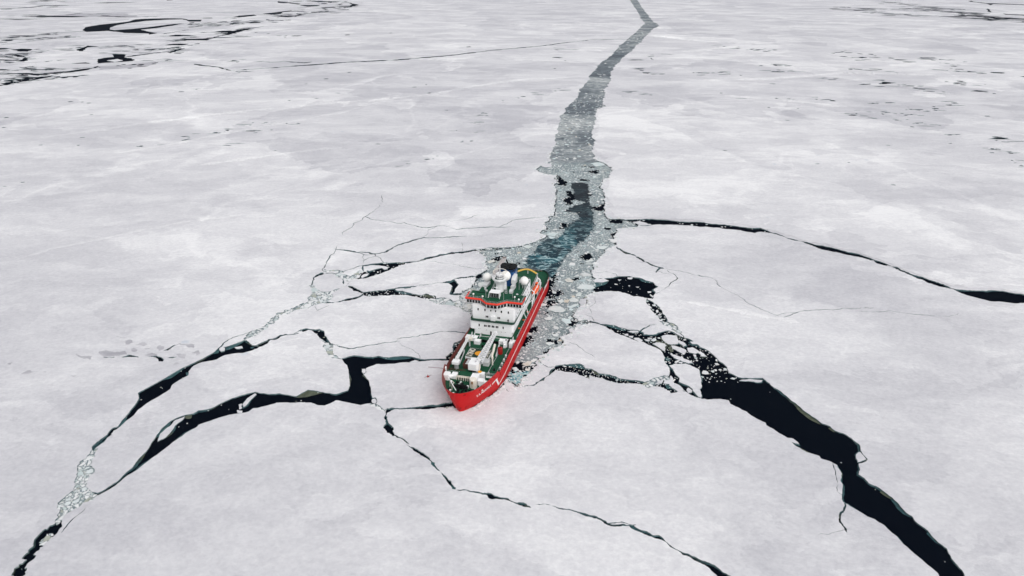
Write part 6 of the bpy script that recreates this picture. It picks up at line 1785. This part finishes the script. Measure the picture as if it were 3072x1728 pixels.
def boom(name, root, tip, w0, w1, h0, h1, mat, parent, lattice=True):
    a0, a1 = Vector(root), Vector(tip); d = (a1 - a0).normalized(); s_ = Vector((-d.y, d.x, 0)).normalized(); u = d.cross(s_) * -1
    if u.z < 0: u = -u
    m = MB()
    c = lambda t, i, j: a0.lerp(a1, t) + s_ * i * (w0 + (w1 - w0) * t) / 2 + u * j * (h0 + (h1 - h0) * t)
    for i in (-1, 1):
        for k in range(2):
            q = .12 * -i
            m.add([c(0, i, 0) + s_ * q * k, c(1, i, 0) + s_ * q * k, c(1, i, 1) + s_ * q * k, c(0, i, 1) + s_ * q * k], [(0, 1, 2, 3)])
        m.add([c(0, i, 1), c(1, i, 1), c(1, i, 1) - s_ * .22 * i, c(0, i, 1) - s_ * .22 * i], [(0, 1, 2, 3)])
    m.add([c(1, -1, 0), c(1, 1, 0), c(1, 1, 1), c(1, -1, 1)], [(0, 1, 2, 3)])
    o = m.build(name, mat, parent)
    MB().add([c(0, -.98, 0), c(1, -.98, 0), c(1, .98, 0), c(0, .98, 0)], [(0, 1, 2, 3)]).build('boom_underside', GREY if lattice else mat, o)
    if lattice:
        l = MB(); nn = int((a1 - a0).length / 1.5)
        for k in range(nn):
            t0, t1 = k / nn, (k + 1) / nn
            l.tube(c(t0, -1, .98), c(t1, 1, .98), .10, 4); l.tube(c(t0, 1, .98), c(t1, -1, .98), .10, 4); l.tube(c(t1, -1, .98), c(t1, 1, .98), .09, 4)
        l.build('boom_lattice', WHITE, o)
    return o, c
GREYB = m_paint('boom_inside', (0.70, 0.71, 0.73), 0.5, 0.3, 0.3, (0.35, 0.36, 0.38), 1.0)
cr1 = MB().lathe([(1.55, 0), (1.45, 2.6), (1.8, 2.7), (1.8, 3.0)], (-16.2, 1.4, 7.0), 16).build('main_crane', WHITE, ship)
MB().prism([(-13.6, -0.9), (-13.4, 2.4), (-14.2, 3.2), (-17.4, 3.0), (-17.6, -0.7)], 10.0, [12.6, 12.6, 12.9, 13.2, 13.0]).build('crane_house', WHITE, cr1)
MB().box(-13.9, -13.2, -0.6, 2.2, 9.6, 10.0).build('crane_skirt', BLACK, cr1)
boom('crane_boom', (-15.0, 3.0, 12.4), (-34.2, 4.2, 15.2), 2.7, 1.4, 1.3, 0.9, GREYB, cr1)
MB().tube((-17.0, 3.4, 11.2), (-22.5, 3.6, 13.2), 0.28, 8).build('crane_ram', LGREY, cr1)
MB().tube((-13.4, 3.6, 8.0), (-14.6, 3.4, 12.6), 0.2, 6).build('crane_ladder', CREAM, cr1)
MB().bbox(-34.9, -34.0, 3.4, 5.0, 14.6, 16.0, .15).build('crane_head', WHITE, cr1)
MB().bbox(-13.4, -11.6, 3.6, 5.9, 7.6, 10.2, .12).build('crane_cabin', WHITE, cr1)
MB().lathe([(.75, 0), (.75, .1)], (-12.9, 3.9, 10.25), 14).build('cabin_hatch', ORANGE2, cr1)
cr2 = MB().lathe([(0.9, 0), (0.85, 2.4), (1.1, 2.5), (1.1, 2.9)], (-18.4, -7.2, 6.9), 12).build('side_crane', GREY, ship)
MB().bbox(-19.2, -16.8, -8.6, -5.8, 9.4, 10.6, .15).build('crane_house', WHITE, cr2)
boom('crane_boom', (-18.6, -7.2, 10.4), (-35.5, -7.6, 10.9), 1.1, 0.8, 0.8, 0.6, WHITE, cr2, False)
MB().tube((-19.0, -6.2, 8.4), (-27, -6.6, 9.8), 0.22, 6).build('crane_ram', GREY, cr2)
MB().bbox(-37.0, -35.3, -8.4, -6.2, 9.9, 10.9, .12).build('crane_rest', CREAM, cr2)
MB().box(-36.4, -36.0, -7.6, -7.1, 6.8, 9.9).build('rest_post', LGREY, cr2)
rest = MB().tube((-24.3, 5.7, 6.8), (-24.3, 5.7, 9.8), 0.32, 6).path([(-24.3, 5.7, 9.8), (-25.6, 5.1, 10.3), (-28.5, 4.9, 10.6), (-32.5, 4.4, 11.2)], 0.5, 6).build('boom_rest', CREAM, ship)
MB().bbox(-25.6, -22.6, 2.2, 4.6, 6.8, 8.6, .1).build('winch_house', LGREY, ship)
MB().tube((-30.6, 5.4, 7.0), (-39.6, 4.6, 8.3), 0.28, 6).build('cargo_beam', LGREY, ship)
# ventilators and lockers along the break of the deck
for x0, x1, y0, y1, h in ((-40.4, -38.2, -6.2, -3.6, 1.5), (-40.4, -38.8, 6.2, 8.0, 2.2), (-40.4, -38.6, 8.6, 10.2, 2.3), (-40.4, -39.4, -10.4, -8.6, 2.0), (-39.4, -38.0, 6.4, 7.4, 1.5)):
    MB().bbox(x0, x1, y0, y1, 6.8, 6.8 + h, .1).build('deck_locker', WHITE, ship)
MB().box(-41.6, -38.6, 8.12, 8.5, 6.8, 10.0).build('ladder_well', BLACK, ship)
MB().tube((-41.0, 7.0, 8.2), (-41.0, 7.0, 9.6), 0.4, 8).build('ventilator', GREY, ship)
for x, y in ((-41.4, -8.6), (-41.4, -7.4), (-41.6, -4.8), (-41.4, 9.2)):
    MB().prism([(x, y), (x - 2.2, y), (x - 2.2, y + .25), (x, y + .25)], 8.2, [8.4, 9.5, 9.5, 8.4]).build('stair_rail', LGREY, ship)
for i in range(5):
    x = -24.5 - 3.2 * i
    if i < 4: MB().lathe([(.3, 0), (.3, .8), (.42, .8), (.42, 1.1)], (x + 3, 9.55 - 0.05 * i, 6.8), 8).build('bollard', WHITE, ship)
    MB().lathe([(.28, 0), (.28, .7), (.38, .7), (.38, .95)], (x + 2, -9.7, 6.8), 8).build('bollard', LGREY, ship)
MB().rail([(-15.2, 4.6, 7.6), (-15.4, 9.6, 7.6)], 1.0, 1.2, 0.05).build('railing', LGREY, ship)
MB().rail([(-15.2, -10.0, 7.6), (-15.2, -2.6, 7.6)], 1.1, 1.3, 0.07).build('railing', RUST, ship)
MB().rail([(-16, -10.3, 8.9), (-40, -10.75, 8.9)], 0.6, 1.6, 0.06).build('railing', RUST, ship)
MB().bbox(-14.2, -13.5, 6.1, 9.0, 7.6, 7.95, .05).build('deck_beam', WHITE, ship)

# forecastle
plat = MB().box(-13.4, -9.9, -3.9, 1.2, 9.15, 9.3).build('winch_platform', GREEN, ship)
ft = MB().box(-9.95, -9.75, -4.2, 1.6, 8.6, 9.4)
for y in np.arange(-4.2, 1.7, 0.9): ft.box(-9.75, -9.2, float(y) - .12, float(y) + .12, 7.7, 9.1)
ft.build('platform_front', CREAM, plat)
for y in (-3.7, 1.0): MB().box(-13.2, -10, y - .1, y + .1, 7.6, 9.15).build('platform_leg', CREAM, plat)
MB().bbox(-12.2, -9.7, -6.6, -4.4, 7.6, 9.3, .2).build('mooring_winch', WHITE, ship)
MB().bbox(-11.0, -8.2, -9.2, -6.9, 7.6, 9.9, .2).tube((-9.6, -7.2, 8.7), (-9.6, -5.9, 8.7), .85, 10).tube((-9.6, -5.9, 8.9), (-9.6, -5.2, 8.9), .45, 8).build('mooring_winch', WHITE, ship)
MB().bbox(-9.9, -7.7, 4.4, 6.9, 7.6, 9.6, .2).tube((-8.8, 6.9, 8.6), (-8.8, 8.0, 8.6), .75, 10).build('mooring_winch', WHITE, ship)
tower = MB().lathe([(1.42, 0), (1.42, 3.2), (1.3, 3.5)], (-6.4, 3.3, 7.6), 18).build('foremast_tower', CREAM, ship)
MB().box(-10.4, -6.6, 1.9, 4.6, 9.6, 11.0).build('tower_house', WHITE, tower)
crest = [( -4.96, 3.3 + .5 * math.sin(6.2832 * i / 12), 10.2 + .6 * math.cos(6.2832 * i / 12)) for i in range(12)]
MB().prism([(-4.98, 2.95), (-4.9, 2.95), (-4.9, 3.65), (-4.98, 3.65)], 9.6, 10.7).build('tower_crest', m_paint('crest_rust', (0.30, 0.17, 0.08), .6, .2, .5, (0.03, 0.03, 0.03), 4), tower)
MB().tube((-4.92, 3.3, 8.2), (-4.94, 3.3, 9.6), .10, 4).build('rust_streak', m_paint('rust_streaks', (0.50, 0.36, 0.22), .7, .2, .4, (0.4, 0.2, 0.1), 3), tower)
# jackstaff lying towards the stem
js = MB().tube((-6.6, -6.6, 10.4), (2.0, -0.6, 10.9), 0.17, 6).build('jackstaff', WHITE, ship)
for q in ((-4.6, -5.2), (-2.4, -3.7)): MB().tube((q[0], q[1], 7.6), (q[0] + .2, q[1] + .2, 10.5), .12, 5).build('staff_leg', CREAM, js)
# windlass
wl = MB().tube((-4.6, -2.6, 8.3), (-4.6, 1.0, 8.3), .8, 12).tube((-4.6, -3.6, 8.2), (-4.6, -2.7, 8.2), .55, 10).tube((-4.6, 1.1, 8.2), (-4.6, 1.8, 8.2), .55, 10).bbox(-5.8, -3.6, -1.2, -0.2, 7.6, 9.4, .15).build('windlass', BLACK, ship)
for y in (-1.7, 0.6): MB().tube((-4.0, y, 8.4), (1.2, y * .7, 7.8), .26, 6).build('anchor_chain', BLACK, wl)
for x, y in ((-2.2, -1.2), (-1.4, 0.5), (-3.0, 1.6), (-0.4, -0.9)): MB().bbox(x - .5, x + .5, y - .4, y + .4, 7.6, 8.5, .15).build('chain_stopper', BLACK, wl)
for x, y in ((-6.8, -5.4), (-6.9, -1.7), (-5.4, -1.9), (-5.0, 1.6), (-1.1, -3.9), (0.6, -2.2), (0.5, 1.2), (-0.2, 3.4)):
    MB().lathe([(.30, 0), (.26, .6), (.42, .75), (.42, 1.05), (.2, 1.15)], (x, y, 7.6), 10).build('ventilator', WHITE, ship)
for x, y, r_ in ((-6.8, 6.2, .5), (-4.0, 5.3, .45), (1.4, 0.9, -.2), (1.2, -2.6, .2)):
    bp = MB().box(x - .25, x + .25, y - .8, y + .8, 7.6, 7.75)
    for s in (-.55, .55): bp.lathe([(.24, 0), (.24, .55), (.32, .55), (.32, .8)], (x, y + s, 7.7), 8)
    bp.build('bollard', WHITE, ship)
MB().bbox(-5.6, -4.4, 6.6, 7.4, 7.6, 8.2, .1).build('roller', CREAM, ship)
MB().bbox(0.2, 0.9, 2.4, 3.8, 7.6, 8.3, .1).build('roller', CREAM, ship)
# small deck fittings
for x, y in ((-17.5, 6.0), (-20.5, 7.4), (-22.0, -8.6), (-25.0, -8.4), (-28.5, -8.3), (-31.5, -8.4), (-34.5, 4.9), (-36.8, -2.0), (-37.0, 1.0)):
    MB().bbox(x - .45, x + .45, y - .35, y + .35, 6.8, 7.5, .08).build('deck_fitting', BLACK if (x * 7) % 2 < 1 else GREY, ship)
for y in (-8.9, 5.6, 8.8):
    MB().tube((-16.5, y, 7.0), (-38.5, y + .2, 7.0), .11, 5).build('deck_pipe', RUST if y < 0 else GREY, ship)
for x in (-17, -20, -23, -26, -29, -32):
    MB().box(x - .1, x + .1, 5.4, 9.3, 6.805, 6.83).build('deck_seam', HB, ship)
for x, y in ((-7.4, -3.2), (-8.0, 2.2), (-3.2, 3.0), (-2.4, -4.6), (-11.4, 7.6)):
    MB().tube((x, y - .5, 8.0), (x, y + .5, 8.0), .4, 10).build('cable_reel', BLACK, ship)
MB().path([(-8.6, -6.0, 7.7), (-7.2, -4.4, 7.7), (-6.0, -4.8, 7.7), (-4.9, -3.2, 7.7)], .12, 5).build('mooring_rope', CREAM, ship)
MB().path([(-7.4, 7.2, 7.7), (-6.2, 5.6, 7.7), (-4.8, 4.9, 7.7), (-2.8, 4.7, 7.7)], .12, 5).build('mooring_rope', BLACK, ship)
for x, y in ((-58.2, -6.2), (-60.5, -7.4), (-69.0, 7.0), (-71.2, 5.6), (-70.6, -6.0), (-72.4, -7.6), (-57.4, 7.6)):
    MB().bbox(x - .5, x + .5, y - .4, y + .4, 21.63, 22.5, .1).build('roof_ventilator', LGREY, ship)
for x, y in ((-78.5, -3.0), (-84.0, 4.6), (-88.0, -5.0), (-95.0, 2.0)):
    MB().bbox(x - .6, x + .6, y - .5, y + .5, 13.06, 13.7, .1).build('roof_hatch', GREY, ship)
for x, y in ((-103.5, 3.5), (-106.0, -4.0), (-109.0, 6.0), (-112.5, 0.5), (-104.5, 8.0)):
    MB().bbox(x - .8, x + .8, y - .6, y + .6, 5.9, 6.9, .1).build('deck_winch', GREY if y > 0 else BLACK, ship)
for x in (-52, -60, -68): MB().lathe([(.5, 0), (.5, .15), (.3, .15), (.3, 0)], (x, 9.9, 9.0), 10).build('lifebuoy', ORANGE, ship)
# boom swung out to starboard
pb = MB().tube((-13.6, -9.9, 9.2), (-13.5, -17.0, 8.9), 0.16, 6).build('outrigger_boom', m_paint('boom_mauve', (0.34, 0.27, 0.29), .5, .3, .1, (0.2, 0.2, 0.2)), ship)
MB().bbox(-14.4, -13.0, -10.9, -9.7, 8.2, 9.9, .2).build('outrigger_mount', WHITE, pb)

# ---------------------------------------------------------------- things carried by or lying beside the ship
lb = on_ship('lifeboat', 'orange enclosed lifeboat hanging in white davits on the ship side', 'lifeboat', (-86.0, 9.6, 10.7))
L_, prof = 5.6, []
lv, lf = [], []
nS, nC = 14, 14
for i in range(nS + 1):
    t_ = -1 + 2 * i / nS
    w = 1.45 * max(0.04, (1 - abs(t_) ** 3.2)); 
    for j in range(nC):
        a = 6.2832 * j / nC
        zz = math.sin(a); yy = math.cos(a)
        h = (1.15 + .25 * (t_ < .2)) if zz < 0 else 1.55 * (1 - .25 * abs(t_) ** 2)
        lv.append((L_ * t_, w * yy * (1 if zz < 0.2 else 1 - .35 * zz), 1.2 + h * zz * max(.12, 1 - abs(t_) ** 4)))
for i in range(nS):
    for j in range(nC): lf.append((i * nC + j, i * nC + (j + 1) % nC, (i + 1) * nC + (j + 1) % nC, (i + 1) * nC + j))
lf += [tuple(range(nC)), tuple(range(nS * nC, nS * nC + nC))]
mesh_obj('boat_hull', lv, lf, ORANGE, lb, smooth=True)
MB().bbox(-3.6, -1.8, -.7, .7, 2.4, 3.4, .2).build('cockpit', ORANGE, lb)
MB().box(-1.86, -1.78, -.5, .5, 2.75, 3.2).build('cockpit_window', GLASS, lb)
MB().path([(x, 1.35 * max(.3, 1 - abs(x / 5.4) ** 3), .75) for x in np.linspace(-4.8, 4.8, 9)], .09, 4).build('grab_line', WHITE, lb)

dr = on_ship('steel_drum', 'dark red upright drum standing on the green cargo deck', 'drum', (-33.4, 6.4, 6.8))
MB().lathe([(.95, 0), (1.0, .1), (1.0, 1.3), (1.04, 1.35), (1.0, 1.4), (1.0, 2.6), (.9, 2.75), (.5, 2.8)], (0, 0, 0), 16).build('drum_body', DKRED, dr)
MB().lathe([(.30, 0), (.30, .2)], (.1, 0, 2.78), 10).build('drum_lid', BLACK, dr)

ck = on_ship('cargo_crate', 'brown open crate holding round pots in front of the hatch', 'crate', (-21.0, -3.4, 6.8))
MB().box(-2.2, 2.0, -1.3, 1.3, 0, 1.3).build('crate_base', RUST, ck)
for y in (-1.3, 1.3): MB().box(-2.3, 2.1, y - .12, y + .12, 1.3, 2.1).build('crate_side', RUST, ck)
for x in (-2.2, 2.0): MB().box(x - .12, x + .12, -1.2, 1.2, 1.3, 2.1).build('crate_end', RUST, ck)
for x in (-1.4, -.1, 1.2): MB().lathe([(.5, 0), (.62, .7), (.45, .75)], (x, 0, 1.3), 10).build('pot', LGREY, ck)

pe = on_ship('person', 'person in dark clothes standing on the green gallery deck', 'person', (-45.3, 6.7, 14.62))
sk = bpy.data.meshes.new('figure')
pv = [(0, 0, .95), (0, 0, 1.2), (0, 0, 1.45), (0, 0, 1.58), (0.02, 0, 1.72), (0, .12, .92), (.03, .13, .5), (0, .13, .06), (.16, .14, .03), (0, -.12, .92), (.02, -.13, .5), (-.03, -.13, .06), (.13, -.14, .03),
      (0, .22, 1.42), (.06, .29, 1.14), (.22, .26, .98), (0, -.22, 1.42), (.05, -.29, 1.14), (.2, -.27, .96)]
pe_e = [(0, 1), (1, 2), (2, 3), (3, 4), (0, 5), (5, 6), (6, 7), (7, 8), (0, 9), (9, 10), (10, 11), (11, 12), (2, 13), (13, 14), (14, 15), (2, 16), (16, 17), (17, 18)]
pr = [.17, .18, .17, .07, .125, .11, .08, .06, .05, .11, .08, .06, .05, .09, .06, .045, .09, .06, .045]
sk.from_pydata(pv, pe_e, [])
so = link(bpy.data.objects.new('body', sk), pe)
md = so.modifiers.new('skin', 'SKIN')
for v_, r_ in zip(sk.skin_vertices[0].data if sk.skin_vertices else [], pr): v_.radius = (r_, r_)
if not sk.skin_vertices:
    bm = bmesh.new(); bm.from_mesh(sk); ly = bm.verts.layers.skin.verify()
    for v_, r_ in zip(bm.verts, pr): v_[ly].radius = (r_, r_); v_[ly].use_root = v_.index == 0
    bm.to_mesh(sk); bm.free()
so.modifiers.new('sub', 'SUBSURF').levels = 1
sk.materials.append(m_paint('dark_clothes', (0.012, 0.012, 0.016), .8, .2, .1, (.03, .03, .03)))
MB().lathe([(.06, -.02), (.13, .04), (.12, .12), (.04, .17)], (.015, 0, 1.72), 10).build('hood', BLACK, pe, smooth=True)

ins = empty('ice_instrument', (-33.5, 231.4, 0.45), R(20))
tag(ins, 'small dark red instrument with a thin crosswise rod on the snow beside the bow', 'instrument')
MB().prism([(-.55, -.25), (.55, -.25), (.4, .3), (-.4, .3)], 0.0, [0.35, .35, .3, .3]).tube((0, 0, .2), (0, .15, 1.1), .28, 6, .08).build('instrument_body', DKRED, ins)
MB().tube((-1.5, -.25, .3), (1.5, .25, .5), .07, 5).build('rod', m_paint('rod_red', (0.16, 0.05, 0.05), .6, .2), ins)

# ---------------------------------------------------------------- thin polar haze
hz = NT('haze_air')
hv_ = hz.n('VolumePrincipled', {'Color': (0.78, 0.86, 1.0, 1), 'Density': 0.000024, 'Anisotropy': 0.3})
hz.t.links.new(hv_.outputs[0], hz.out.inputs['Volume'])
o = MB().box(-29000, 29000, -2900, 43500, -4.0, 170.0).build('haze', hz.m)
o['kind'] = 'stuff'
